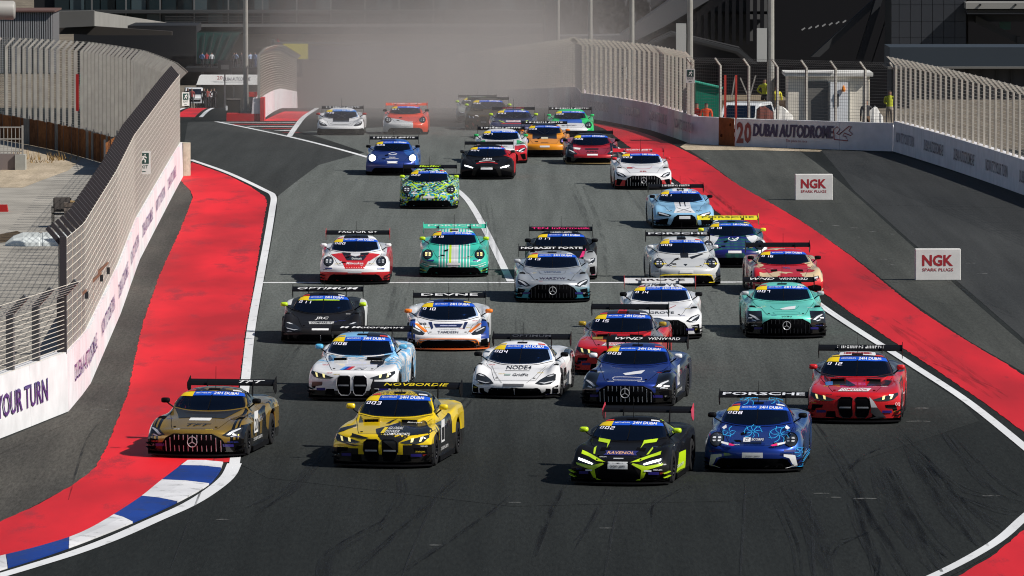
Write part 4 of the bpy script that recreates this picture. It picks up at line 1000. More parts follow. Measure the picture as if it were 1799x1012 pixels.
      prints=[('poly', RED, [(-.50, .93), (.50, .93), (.28, .46), (-.28, .46)]), ('poly', RED, [(-.72, .90), (-.5, .93), (-.36, .70), (-.42, .68)], 1), ('poly', BLACK, [(-.40, .94), (.40, .94), (.24, .70), (-.24, .70)]), ('text', 'Dolecek', WHITE, .05, .755, .3, .06), ('text', 'Milwaukee', WHITE, 0, .61, .50, .075, .2),
      ('poly', (.6, .6, .62), [(-.14, .92), (.14, .92), (.14, .86), (0, .82), (-.14, .86)]), ('patch', BLACK, 9.1, 10.2, -1.1, 1.1), ('poly', (.55, .56, .58), rect(-.2, .2, .335, .385)), ('poly', (.02, .04, .2), rect(.66, .86, .45, .485), 1)]),
 dict(model='P', at=(753, 368), yaw=0, num='022', label='race car in lime, cyan and black camouflage by the bend of the white line', mirror=C(LIME),
      paint=paint('paint_camo', (.015, .02, .025), [((.03, .30, .42), [('cells', 16, .55, 0)]), ((.42, .62, .014), [('cells', 15, .72, 1)]), ((.55, .60, .60), [('cells', 17, .86, 2)]), (BLACK, [(0, 0, -1, .12)])], metal=0),
      wingtext=wings('MaxMor', LIME, .4, .014, .2), prints=[('line', LIME, [(-.62, .92), (-.40, .72), (-.28, .68)], .06, 1), ('line', LIME, [(-.95, .45), (-.90, .75)], .014, 1), ('poly', WHITE, rect(-.2, .2, .37, .44)), ('poly', WHITE, [(-.62, .52), (-.42, .52), (-.52, .58)], 1)]),
 dict(model='M', at=(1131, 334), yaw=1.5, num='023', label='white race car with red wing, red roof and red lower bumper corners', wing=C((.55, .012, .02)), mirror=C(RED), far=1,
      paint=paint('paint_white_redwing', (.80, .80, .81), [((.55, .015, .02), [(0, 0, 1, -1.08)]), ((.55, .015, .02), [(0, 0, -1, .33), (1, 0, 0, -.5, 'm')]), (BLACK, [(0, 0, -1, .13)])], metal=0), wingtext=wings('#', WHITE, .55),
      prints=[('text', 'SR', (.4, .02, .014), .0, .64, .25, .05), ('line', (.35, .014, .04), [(-.34, .84), (-.2, .75), (.2, .75), (.34, .84)], .015), ('poly', (.4, .05, .06), rect(-.55, -.35, .76, .82))]),
 dict(model='A', at=(855, 316), yaw=-1, num='024', label='black race car with red left mirror and white mesh headlights, behind the camouflage car', far=1, lamp=m_lampw,
      paint=paint('paint_black_red', BLACK, [((.45, .012, .018), [(1, 0, 0, -.5), (0, 1, 0, -1.6)])]), mirror=C(BLACK), prints=[('text', 'ABM', WHITE, 0, .80, .35, .07), ('line', RED, [(-.4, .60), (0, .66), (.4, .60)], .03), ('line', WHITE, [(-.3, .68), (0, .72), (.3, .68)], .02), ('poly', WHITE, rect(-.22, .22, .37, .46))]),
 dict(model='P', at=(689, 309), yaw=0, num='025', label='blue race car with blazing headlights', far=1, lamp=m_lampb, lens=M('lens_glare', (.9, .95, 1), .3, emit=(.85, .93, 1), es=6.0),
      paint=paint('paint_blue_lamp', (.014, .035, .20), [((.03, .12, .42), [(1, .4, 0, -1.0)]), (BLACK, [(0, 0, -1, .15)])], metal=.3), wingtext=wings('#', WHITE, .85), prints=[('line', WHITE, [(-.16, .86), (0, .91), (.16, .86), (0, .82), (-.16, .86)], .02), ('text', 'KING', WHITE, 0, .70, .22, .05), ('poly', WHITE, rect(-.2, .2, .46, .53)), ('line', WHITE, [(-.24, .64), (.24, .64)], .015)]),
 dict(model='M', at=(880, 288), yaw=0, num='027', label='white race car with red bumper corners and green mirrors', mirror=C((.02, .40, .10)), far=1,
      paint=paint('paint_italian', (.70, .70, .71), [((.5, .012, .02), [(1, 0, 0, -.52, 'm'), (0, -1, 0, .7), (0, 0, -1, .68)]), ((.02, .35, .1), [(1, 0, 0, -.6, 'm'), (0, 1, 0, -.9), (0, -1, 0, 1.8)])], metal=0), wingtext=wings('#', WHITE, .85), prints=[('text', '#', (.05, .05, .06), 0, .66, .5, .04)]),
 dict(model='P', at=(957, 277), yaw=0, num='028', label='orange race car with black hood top and violet headlights', mirror=C(ORANGE), far=1, lamp=M('lamp_violet', (.4, .3, .8), .3, emit=(.6, .4, 1), es=.6),
      paint=paint('paint_orange', (.72, .26, .01), [(BLACK, [(-1, -.0, 0, .5, 'm'), (0, 1, 0, -.95)]), (BLACK, [(0, 0, -1, .30)])], metal=0), wingtext=wings('#', WHITE, .8), prints=[('poly', WHITE, rect(-.2, .2, .40, .47)), ('poly', (.6, .55, .4), rect(-.14, .14, .78, .86)), ('text', '#', BLACK, 0, .60, .3, .04)]),
 dict(model='F', at=(1041, 290), yaw=1.0, num='026', label='dark red and black race car with a white shoulder patch, beside the red run-off', far=1,
      paint=paint('paint_darkred', (.38, .010, .018), [(BLACK, [(1, 0, 0, -.70, 'm'), (0, -1, 0, 1.7)]), (BLACK, [(0, 0, -1, .27)]), (BLACK, [(0, 0, 1, -1.02)])], metal=.2), splitter=C((.30, .2, .08)), prints=[('text', 'APEX', BLACK, .0, .52, .45, .07), ('poly', WHITE, [(-.72, .74), (-.42, .70), (-.46, .62), (-.72, .64)]), ('poly', WHITE, rect(-.2, .2, .36, .42)), ('poly', BLACK, rect(-.25, .25, .62, .68))]),
 dict(model='P', at=(1003, 247), yaw=0, num='029', label='bright green and white race car ahead of the long right-hand wall', mirror=C((.01, .5, .13)), far=1,
      paint=paint('paint_green', (.015, .52, .13), [((.7, .71, .72), [(-1, -.2, 0, .75, 'm'), (0, -1, 0, 1.0)]), ((.015, .10, .45), [(-1, 0, 0, .5, 'm'), (0, 1, 0, -.95), (0, -1, 0, 1.5)]), (BLACK, [(0, 0, -1, .14)])], metal=0), wingtext=wings('#', WHITE, .85), prints=[('text', '#', (.1, .1, .12), 0, .66, .5, .05)]),
 dict(model='F', at=(598, 238), yaw=0, num='030', label='white race car with black hood arrow and dark red mirrors, farthest left in the dust', mirror=C((.35, .02, .014)), far=1,
      paint=paint('paint_white_black', (.72, .72, .73), [(BLACK, [(0, 0, -1, .28)]), (BLACK, [(-1, 0, 0, .35, 'm'), (0, 1, 0, -.85), (0, -1, 0, 1.3)])], metal=0), banner=M('banner_sky', (.03, .2, .6), .4), wingtext=wings('#', WHITE, .8), prints=[('line', BLACK, [(-.45, .53), (-.2, .48), (.2, .48), (.45, .53)], .025)]),
 dict(model='P', at=(712, 237), yaw=0, num='031', label='half orange half white race car with orange wing in the dust', wing=C((.7, .07, .014)), far=1,
      paint=paint('paint_orange_white', (.65, .66, .67), [((.75, .06, .014), [(1, 1.1, 0, -.45)]), ((.75, .06, .014), [(1, 0, 0, -.35)]), (BLACK, [(0, 0, -1, .12)])], metal=0), wingtext=wings('#', WHITE, .7), prints=[('poly', WHITE, rect(-.18, .22, .38, .44)), ('text', '#', WHITE, .1, .58, .5, .05)]),
 dict(model='M', at=(902, 246), yaw=0, num='033', label='dark blue race car with lime roof stripes ahead of the dust cloud', mirror=C(LIME), far=1,
      paint=paint('paint_navy_lime', (.015, .018, .07), [(LIME, [(-1, 0, 0, .42, 'm'), (1, 0, 0, -.34, 'm'), (0, 0, 1, -1.07)])], metal=.2), wingtext=wings('#', (.4, .02, .014), .5), prints=[('poly', WHITE, rect(-.3, .3, .78, .86)), ('text', '#', RED, 0, .82, .5, .05), ('line', LIME, [(-.6, .86), (-.38, .74)], .05, 1), ('line', RED, [(-.5, .70), (.5, .70)], .04)]),
 dict(model='B', at=(857, 229), yaw=0, num='032', label='dark race car with one white lamp swallowed by the dust', mirror=C(LIME), far=1,
      paint=paint('paint_dark_dust', (.05, .035, .014), [((.3, .05, .04), [(0, 0, -1, .5), ('noise', 4, .55)])]), prints=[('line', WHITE, [(-.55, .62), (-.40, .58)], .05)]),
 dict(model='A', at=(838, 216), yaw=0, num='034', label='grey race car barely visible in the dust, last of the pack', mirror=C(LIME), far=2,
      paint=paint('paint_last', (.25, .26, .24), [(LIME, [(1, 0, 0, -.3, 'm'), (0, 0, 1, -1.05)])], metal=0), prints=[]),
]
_t = {('24H DUBAI', .02, .15), ('MICHELIN', .01, .15)}
for c in CARS:
    for w_ in ('wingtext', 'wingtext2'):
        if c.get(w_): _t.add((c[w_][0], c[w_][3], c[w_][4]))
    for d in c.get('prints', ()):
        if d[0] == 'text': _t.add((d[1], B0, d[7] if len(d) > 7 else 0.))
        if d[0] in ('ptext', 'door'): _t.add((d[1], B0, 0.))
make_texts(sorted(k for k in _t if k[0] != '#') + [(s, B0, 0.) for s in ("NOW IT'S YOUR TURN", 'DUBAI AUTODROME.AE', 'NGK', 'SPARK PLUGS', 'EXIT')] + [('NGK', .035, 0.)] + [('DUBAI AUTODROME', .02, .12), ('DUBAI AUTODROME', .014, .12), ('The place to race', .0, .12), ('20', .014, 0.), ('2', .04, 0.), ('0', .04, 0.)])
def blocks():
    # sponsor lettering too small to be read in the photograph: a row of broken strokes
    rnd = random.Random(3); vs = []; fs = []; x = 0.
    while x < 1:
        w = rnd.uniform(.03, .055)
        for (a, b, c, d) in rnd.choice([[(0, 0, .35, 1), (.35, .35, 1, .65)], [(0, .6, 1, 1), (0, 0, .4, .6)], [(0, 0, 1, .4), (.6, .4, 1, 1)], [(0, 0, .3, 1), (.6, 0, 1, 1)], [(0, .0, 1, .35), (0, .65, 1, 1)]]):
            k = len(vs); vs += [(x + a * w, b), (x + c * w, b), (x + c * w, d), (x + a * w, d)]; fs.append((k, k + 1, k + 2, k + 3))
        x += w + (.02 if rnd.random() > .2 else .05)
    return [(min(1, u), v) for u, v in vs], fs, 10.
_t.add(('#', .011, 0.))
for k in _t:
    if k[0] == '#': TEXT[k] = blocks()
NICKS = ['gold and black car', 'yellow and black car', 'black and lime car', 'blue flower-patterned car', 'red car by the right edge line', 'dark blue car', 'white car with black hood lettering', 'white and light blue car', 'white, navy and orange car', 'black car with lime mirrors', 'red car with gold mirrors', 'white car with red endplates', 'mint green car by the red run-off', 'silver and teal car', None, None, 'pale grey car', 'tartan green car', 'light blue car', 'mint green pinstriped car', 'white, red and black car', 'camouflage car']
def build_cars():
    for i, c in enumerate(CARS):
        c['nick'] = NICKS[i] if i < len(NICKS) else ''
        build_car(c)
# ================================================================ TRACK AND GROUND
m_track = asphalt('asphalt_track', (.0125, .0142, .0138), (.022, .0245, .0235), .45, .05, .028)
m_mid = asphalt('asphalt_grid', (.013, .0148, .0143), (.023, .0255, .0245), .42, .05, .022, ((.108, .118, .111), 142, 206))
m_apron = asphalt('asphalt_runoff', (.046, .049, .045), (.070, .073, .067), .35, .09, .02)
m_apron2 = asphalt('asphalt_runoff_dark', (.034, .036, .037), (.046, .048, .048), .25, .07)
m_should = asphalt('asphalt_shoulder', (.048, .046, .042), (.080, .075, .066), .5, .25, .03)
m_sand = asphalt('sand_dust', (.34, .28, .20), (.46, .38, .28), .3, .6)
m_red = worn_paint('red_runoff_paint', (.70, .012, .020), (.34, .018, .026), .46, .6, (1, .22, 1), .9, .42)
m_red2 = worn_paint('red_runoff_rubbered', (.62, .010, .018), (.22, .012, .018), .42, .6, (1.2, .16, 1), 1.0, .4)
m_line = worn_paint('white_line_paint', (.72, .73, .74), (.40, .40, .40), .42, .55, (1, .3, 1), 3, .12)
m_kblue = worn_paint('kerb_blue', (.006, .04, .25), (.02, .035, .12), .44, .5, (1, 1, 1), 2, .3)
m_kwhite = worn_paint('kerb_white', (.74, .74, .76), (.34, .34, .34), .45, .5, (1, 1, 1), 2, .25)
def struct(o): return tag(o, kind='structure')

def ground_mesh():
    ys = [-300, -100, 60, 100, 140, 180, 220] + list(range(250, 406, 4)) + [430, 500, 600, 700, 800, 950, 1500, 3500]
    xs = [-3000, -600, -150, -60, -30, -15, 0, 15, 30, 60, 150, 600, 3000]
    mb = MB()
    for y in ys:
        for x in xs: mb.v.append((x, y, gz(y) - .02))
    n = len(xs)
    for i in range(len(ys) - 1):
        for j in range(n - 1): mb.f.append((i * n + j, i * n + j + 1, (i + 1) * n + j + 1, (i + 1) * n + j))
    return mb
struct(ground_mesh().build('ground', asphalt('desert_ground', (.13, .11, .085), (.20, .17, .13), .3, .2)))
def sheet_w(name, pts, h, mat, res=5.0):
    bm = poly_mesh(name, pts, res)
    for v in bm.verts: v.co.z = gz(v.co.y) + h
    bmesh.ops.recalc_face_normals(bm, faces=bm.faces)
    me = bpy.data.meshes.new(name); bm.to_mesh(me); bm.free()
    return struct(link(name, me, mat))
def G2(pts): return [tuple(ground(x, y)[:2]) for x, y in pts]
def sheet(name, pts, h, mat, smooth=0, res=5.0, jag=0.0):
    p = G2(crom(pts, smooth) if smooth else pts)
    if jag:      # hand-rolled paint: uneven edge
        q = []; rj = random.Random(4)
        for a, b in zip(p, p[1:] + p[:1]):
            a, b = Vector(a), Vector(b); k = max(1, int((b - a).length / .4)); n_ = Vector((-(b - a).y, (b - a).x)).normalized()
            for i in range(k):
                v = a.lerp(b, i / k) + n_ * rj.uniform(-jag, jag); q.append((v.x, v.y))
        p = q
    return sheet_w(name, p, h, mat, res)
def strip(name, pts, w, h, mat, smooth=8, world=False, w_end=None):
    q = [Vector(p) for p in (pts if world else G2(crom(pts, smooth) if smooth else pts))]
    # resample finely so that the strip follows the ground
    out = [q[0]]
    for a, b in zip(q, q[1:]):
        k = max(1, int((b - a).length / 4)); out += [a.lerp(b, (i + 1) / k) for i in range(k)]
    mb = MB()
    for i, p in enumerate(out):
        d = (out[min(i + 1, len(out) - 1)] - out[max(i - 1, 0)]).normalized(); n = Vector((-d.y, d.x))
        ww = w if w_end is None else w + (w_end - w) * i / (len(out) - 1)
        for sg in (-1, 1):
            r = p + n * sg * ww / 2; mb.v.append((r.x, r.y, gz(r.y) + h))
    for i in range(len(out) - 1): mb.f.append((2 * i, 2 * i + 1, 2 * i + 3, 2 * i + 2))
    return struct(mb.build(name, mat))

# asphalt sheets: the whole paved area, then the differently coloured lanes on it
sheet_w('track_asphalt', [(-40, 90), (60, 90), (60, 200), (40, 260), (18, 300), (14, 330), (12, 410), (10, 640), (-9, 640), (-14, 410), (-22, 340), (-14.5, 290), (-13, 268), (-10.8, 200), (-10.3, 165), (-13, 150), (-40, 120)], 0, m_track, 6)
m_exit = asphalt('asphalt_pit_exit', (.034, .0365, .036), (.046, .049, .048), .4, .05)
sheet('pit_exit_asphalt', [(322, 262), (330, 215), (395, 213), (520, 240), (700, 296), (690, 330), (560, 340), (500, 350), (470, 334), (400, 304), (336, 281)], .0032, m_exit)
EDGE_L = [(335, 281), (400, 304), (462, 333), (480, 345), (478, 370), (468, 430), (455, 500), (441, 580), (430, 680), (420, 760), (412, 815)]
EDGE_R = [(1030, 229), (1060, 247), (1090, 264), (1140, 297), (1187, 330), (1300, 425), (1380, 488), (1455, 546), (1600, 640), (1700, 706), (1799, 785), (1836, 818), (1852, 848), (1838, 876), (1799, 910), (1760, 945), (1715, 974), (1660, 1003), (1600, 1030)]
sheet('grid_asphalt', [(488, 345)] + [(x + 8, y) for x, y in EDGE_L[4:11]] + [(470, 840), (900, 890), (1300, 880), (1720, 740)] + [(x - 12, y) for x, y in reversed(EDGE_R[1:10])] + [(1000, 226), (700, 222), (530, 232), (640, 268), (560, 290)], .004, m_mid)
sheet('runoff_asphalt', [(1208, 262), (1300, 264), (1400, 262), (1500, 340), (1600, 430), (1700, 520), (1850, 650), (1850, 735), (1799, 655), (1700, 598), (1600, 530), (1500, 452), (1400, 383), (1300, 328)], .004, m_apron)
sheet('runoff_dark_lane', [(1440, 262), (1570, 270), (1850, 362), (1850, 640), (1700, 510), (1600, 424), (1500, 335)], .004, m_apron2)
sheet('shoulder_asphalt', [(318, 312), (334, 335), (338, 350), (318, 402), (282, 480), (252, 565), (225, 690), (190, 780), (170, 822), (130, 852), (0, 920), (-200, 990), (-200, 900), (0, 774), (118, 726), (153, 684), (212, 548), (245, 460), (300, 345)], .004, m_should)
sheet('red_runoff_paint', [(337, 285), (400, 308), (440, 328), (466, 346), (469, 358), (455, 440), (443, 520), (430, 590), (419, 690), (410, 760), (402, 812), (390, 813), (322, 814), (285, 845), (235, 884), (150, 936), (75, 961), (0, 980), (-150, 1020), (-150, 965), (0, 917), (70, 886), (130, 851), (168, 822), (190, 780), (208, 735), (225, 690), (238, 625), (252, 565), (280, 484), (317, 404), (337, 352), (339, 346), (335, 336), (318, 318), (322, 305)], .008, m_red, jag=.018)
# right-hand red strip
RI = [(1020, 214), (1060, 226), (1100, 254), (1150, 290), (1200, 326), (1280, 388), (1380, 462), (1470, 532), (1560, 594), (1700, 688), (1799, 760), (1858, 812), (1880, 848), (1862, 888), (1799, 931), (1750, 972), (1700, 1003), (1620, 1050)]
RO = [(1060, 219), (1100, 226), (1150, 241), (1205, 266), (1250, 292), (1300, 327), (1400, 384), (1500, 454), (1600, 534), (1700, 600), (1799, 660), (1900, 740), (2000, 850), (2010, 960), (1900, 1060), (1750, 1120)]
sheet('red_strip_paint', crom(RI, 4) + list(reversed(crom(RO, 4))), .008, m_red2, jag=.018)
strip('edge_line', EDGE_L, .22, .012, m_line, 8)
KO = [(412, 815), (400, 838), (372, 862), (330, 888), (270, 915), (200, 946), (130, 972), (60, 994), (0, 1012), (-80, 1034)]
strip('edge_line', KO, .30, .012, m_line, 6)
strip('edge_line', EDGE_R, .22, .012, m_line, 8)
strip('rubber_line', [(1858, 860), (1842, 886), (1799, 921), (1765, 953), (1715, 985), (1660, 1014), (1600, 1042)], .16, .0115, m_track, 8)
strip('pit_exit_line', [(380, 214), (440, 226), (510, 241), (575, 257), (640, 275), (720, 301), (785, 324), (815, 345), (835, 372), (858, 415), (897, 495)], .22, .012, m_line, 8)
strip('start_line', [(462, 497), (1000, 497), (1318, 496)], .42, .010, m_line, 0)
# kerb: real blocks, a low ramp of blue and white
ki = [(330, 812), (285, 846), (235, 885), (150, 936), (75, 962), (0, 981), (-90, 1004)]
ko = [(392, 814), (382, 836), (352, 862), (255, 910), (120, 964), (0, 1003), (-90, 1028)]
kin = [Vector(p) for p in G2(crom(ki, 12))]; kout = [Vector(p) for p in G2(crom(ko, 12))]
kroot = empty('kerb', (0, 0, 0)); kroot['kind'] = 'structure'
def along(P, t):
    L = [0.]
    for a, b in zip(P, P[1:]): L.append(L[-1] + (b - a).length)
    d = t * L[-1]
    for i in range(len(P) - 1):
        if d <= L[i + 1] or i == len(P) - 2: return P[i].lerp(P[i + 1], (d - L[i]) / max(1e-6, L[i + 1] - L[i]))
KB = [0, .055, .20, .36, .53, .73, .88, 1.0]
for i in range(len(KB) - 1):
    mb = MB(); n = 6; t0, t1 = KB[i] + .0006, KB[i + 1] - .0006
    for k in range(n + 1):
        t = t0 + (t1 - t0) * k / n; a = along(kin, t); b = along(kout, t)
        mb.v += [(a.x, a.y, .0), (b.x, b.y, .0), (b.x, b.y, .035), (a.lerp(b, .5).x, a.lerp(b, .5).y, .06), (a.x, a.y, .05)]
    for k in range(n):
        for j in range(5): mb.f.append((5 * k + j, 5 * k + (j + 1) % 5, 5 * k + 5 + (j + 1) % 5, 5 * k + 5 + j))
    mb.f += [tuple(range(5)), tuple(5 * n + j for j in range(5))]
    mb.build('kerb_block', m_kwhite if i % 2 == 0 else m_kblue, kroot)
strip('kerb_rubber_edge', [(x + 4, y + 2) for x, y in ko], .10, .011, m_track, 8)
# painted hatching beside the pit exit
for k in range(6):
    y0 = 215 + k * 3.6
    strip('hatch_stripe', [(385 + k * 24 + max(0, k - 1) * 3, y0), (520 - k * 2, y0 + .4)], .9, .012, m_line if k % 2 == 0 else m_red, 0)
strip('edge_line', [(558, 190), (535, 205), (522, 220), (508, 240)], .25, .014, m_line, 6)
sheet('red_pit_paint', [(462, 213), (525, 213), (545, 196), (500, 196)], .009, m_red)
# sand blown against the walls
sheet('sand_strip', [(1205, 252), (1300, 258), (1445, 264), (1440, 267), (1320, 264), (1205, 264), (1195, 258)], .010, m_sand)
sheet('sand_strip', [(0, 778), (60, 757), (117, 731), (140, 706), (160, 690), (165, 697), (140, 733), (110, 748), (50, 775), (0, 798)], .010, m_should)
# tyre marks and seams
def mark_mat(name, col, a0, a1):
    m, n, l, b = new_mat(name)
    b.inputs['Base Color'].default_value = (*col, 1); b.inputs['Roughness'].default_value = .7
    tc = n.new('ShaderNodeTexCoord'); mp = n.new('ShaderNodeMapping'); mp.inputs['Scale'].default_value = (6, .25, 1)
    nt = n.new('ShaderNodeTexNoise'); nt.inputs['Scale'].default_value = 1.2; nt.inputs['Detail'].default_value = 5
    mr = n.new('ShaderNodeMapRange'); mr.inputs['From Min'].default_value = .35; mr.inputs['From Max'].default_value = .65
    mr.inputs['To Min'].default_value = a0; mr.inputs['To Max'].default_value = a1
    l.new(tc.outputs['Object'], mp.inputs[0]); l.new(mp.outputs[0], nt.inputs['Vector']); l.new(nt.outputs[0], mr.inputs[0]); l.new(mr.outputs[0], b.inputs['Alpha'])
    return m
m_skid = mark_mat('tyre_rubber_marks', (.003, .003, .003), .0, .5)
m_seam = mark_mat('asphalt_seam', (.010, .010, .010), .1, .6)
m_chalk = mark_mat('scrape_marks', (.4, .4, .38), .0, .25)
def marks(name, label, lines, mat, h):
    mb = MB()
    for pts, w in lines:
        q = [Vector(p) for p in G2(crom(pts, 8))]
        k = len(mb.v)
        for i, p in enumerate(q):
            d = (q[min(i + 1, len(q) - 1)] - q[max(i - 1, 0)]).normalized(); n = Vector((-d.y, d.x))
            t = i / (len(q) - 1); ww = w * min(1, .25 + 3 * min(t, 1 - t))
            for sg in (-1, 1):
                r = p + n * sg * ww / 2; mb.v.append((r.x, r.y, gz(r.y) + h))
        for i in range(len(q) - 1): mb.f.append((k + 2 * i, k + 2 * i + 1, k + 2 * i + 3, k + 2 * i + 2))
    o = mb.build(name, mat); tag(o, label, kind='stuff'); return o
rnd = random.Random(11)
SK = [([(1480, 830), (1530, 910), (1600, 1030)], .3), ([(1500, 880), (1520, 950), (1560, 1030)], .25), ([(1545, 820), (1580, 900), (1650, 1010)], .5), ([(1560, 825), (1620, 930), (1670, 985)], .25), ([(1600, 790), (1660, 880), (1720, 955)], .45),
      ([(1620, 800), (1690, 880), (1760, 930)], .25), ([(1390, 860), (1430, 940), (1450, 1030)], .35), ([(1660, 760), (1740, 850), (1799, 890)], .4), ([(1370, 880), (1400, 960), (1410, 1020)], .2), ([(1680, 870), (1760, 895), (1830, 900)], .2),
      ([(1580, 760), (1690, 860), (1790, 880)], .2), ([(1430, 740), (1500, 850), (1540, 1000)], .2), ([(700, 1010), (820, 930), (900, 870)], .18), ([(620, 1010), (740, 900), (810, 840)], .25), ([(440, 900), (520, 850), (590, 770)], .3),
      ([(500, 640), (560, 560), (600, 500)], .3), ([(660, 640), (690, 560), (710, 500)], .3), ([(870, 520), (860, 430), (850, 350)], .25), ([(1050, 480), (1040, 400), (1010, 320)], .35), ([(1250, 560), (1180, 430), (1110, 330)], .3), ([(930, 700), (920, 640), (915, 560)], .3),
      ([(1560, 560), (1650, 620), (1760, 700)], .35), ([(1230, 330), (1330, 420), (1440, 500)], .4), ([(1260, 380), (1340, 450), (1500, 560)], .5), ([(1200, 310), (1280, 370), (1320, 400)], .6), ([(1640, 470), (1710, 520), (1799, 560)], .15), ([(1500, 480), (1600, 520), (1700, 540)], .15),
      ([(1530, 600), (1640, 640), (1760, 690)], .2)]
for _ in range(10):
    x = rnd.uniform(480, 1500); y = rnd.uniform(640, 980); l_ = rnd.uniform(60, 150)
    SK.append(([(x, y + l_), (x + rnd.uniform(5, 50), y + l_ / 2), (x + rnd.uniform(20, 110), y)], rnd.uniform(.1, .28)))
SK2 = []
for pts, w in SK:
    for k in range(3):
        o_ = (k - 1) * w * 34 + rnd.uniform(-3, 3)
        SK2.append(([(x + o_ + rnd.uniform(-3, 3), y + rnd.uniform(-8, 8)) for x, y in pts], w * rnd.uniform(.2, .5)))
SK = SK2
m_skid2 = mark_mat('tyre_rubber_faint', (.010, .010, .010), .0, .22)
marks('tyre_marks', 'dark rubber marks sweeping through the corner in the foreground', [k for k in SK if min(y for x, y in k[0]) > 620], m_skid, .016)
marks('tyre_marks', 'faint rubber marks on the pale grid tarmac and the red strip', [k for k in SK if min(y for x, y in k[0]) <= 620], m_skid2, .016)
marks('asphalt_seams', 'thin dark joints between the asphalt lanes', [([(1425, 880), (1428, 940), (1432, 1030)], .06), ([(1310, 850), (1306, 930), (1300, 1030)], .05), ([(1400, 356), (1590, 362), (1799, 366)], .12), ([(430, 585), (470, 583), (560, 582)], .2), ([(1560, 497), (1640, 494), (1720, 494)], .12),
       ([(430, 725), (380, 800), (300, 1000)], .04), ([(120, 880), (150, 780), (178, 740)], .05), ([(1090, 880), (1075, 940), (1060, 1030)], .05), ([(780, 850), (745, 920), (700, 1030)], .05), ([(630, 380), (800, 384), (1130, 384)], .08), ([(1260, 280), (1200, 278), (1120, 277)], .2)], m_seam, .018)
marks('scrape_marks', 'short pale scrapes across the asphalt', [([(x, y), (x + w / 2, y - 1), (x + w, y)], .22) for x, y, w in ((1432, 869, 22), (1455, 876, 20), (1728, 873, 28), (1592, 742, 42), (1610, 719, 20), (1500, 878, 40), (160, 721, 30), (385, 915, 12), (1435, 390, 6), (1497, 402, 7), (1465, 398, 6), (1500, 418, 7), (1530, 409, 6), (1562, 413, 6), (1548, 457, 7), (1562, 467, 10), (1700, 464, 10), (1720, 482, 12), (1685, 330, 14), (1240, 280, 5), (900, 885, 8), (1060, 930, 9), (760, 960, 10))], m_chalk, .017)
# ================================================================ WALLS AND CATCH FENCES
def concrete(name, col, pink=None):
    m, n, l, b = new_mat(name)
    tc = n.new('ShaderNodeTexCoord')
    a = n.new('ShaderNodeTexNoise'); a.inputs['Scale'].default_value = 1.6; a.inputs['Detail'].default_value = 7
    l.new(tc.outputs['Object'], a.inputs['Vector'])
    mr = n.new('ShaderNodeMapRange'); mr.inputs['From Min'].default_value = .3; mr.inputs['From Max'].default_value = .7
    mr.inputs['To Min'].default_value = .86; mr.inputs['To Max'].default_value = 1.06; l.new(a.outputs[0], mr.inputs[0])
    sc = n.new('ShaderNodeVectorMath'); sc.operation = 'SCALE'; l.new(mr.outputs[0], sc.inputs['Scale'])
    if pink:
        c = n.new('ShaderNodeTexNoise'); c.inputs['Scale'].default_value = .22; c.inputs['Detail'].default_value = 1
        l.new(tc.outputs['Object'], c.inputs['Vector'])
        cr = n.new('ShaderNodeValToRGB'); cr.color_ramp.elements[0].position = .4; cr.color_ramp.elements[0].color = (*col, 1)
        cr.color_ramp.elements[1].position = .6; cr.color_ramp.elements[1].color = (*pink, 1)
        l.new(c.outputs[0], cr.inputs[0]); l.new(cr.outputs[0], sc.inputs[0])
    else: sc.inputs[0].default_value = col
    # scuffs rising from the foot of the wall
    sp = n.new('ShaderNodeSeparateXYZ'); l.new(tc.outputs['Object'], sp.inputs[0])
    l.new(sc.outputs[0], b.inputs['Base Color'])
    b.inputs['Roughness'].default_value = .7
    MATS[name] = m
    return m
m_wallw = concrete('wall_white_paint', (.72, .72, .73))
m_wallp = concrete('wall_pink_print', (.76, .73, .75), (.76, .63, .66))
m_walll = concrete('wall_lilac_print', (.58, .53, .58), (.60, .46, .50))
m_wallg = concrete('wall_greyed_white', (.74, .73, .76))
m_ink = C((.055, .04, .20)); m_inkd = C((.02, .016, .08))
m_post = M('galvanised_post', (.36, .34, .31), .6, .1, noise=.15, nscale=2)
m_postl = M('cream_post', (.56, .51, .44), .6, .1, noise=.12, nscale=2)
m_postd = M('dark_post', (.12, .12, .125), .55, .3)
m_wire = M('galvanised_wire', (.62, .57, .49), .55, .1)
m_wirel = M('cream_wire', (.80, .75, .66), .55, .0)
m_wired = M('grey_wire', (.10, .10, .10), .6, .1)
def resample(path, step):
    P = [Vector(p) for p in path]; L = [0.]
    for a, b in zip(P, P[1:]): L.append(L[-1] + (b - a).length)
    n = max(1, round(L[-1] / step)); out = []
    for k in range(n + 1):
        d = L[-1] * k / n
        for i in range(len(P) - 1):
            if d <= L[i + 1] + 1e-6 or i == len(P) - 2:
                out.append(P[i].lerp(P[i + 1], (d - L[i]) / max(1e-6, L[i + 1] - L[i]))); break
    return out
def side(pts, i):
    d = (pts[min(i + 1, len(pts) - 1)] - pts[max(i - 1, 0)]).normalized(); return Vector((d.y, -d.x))
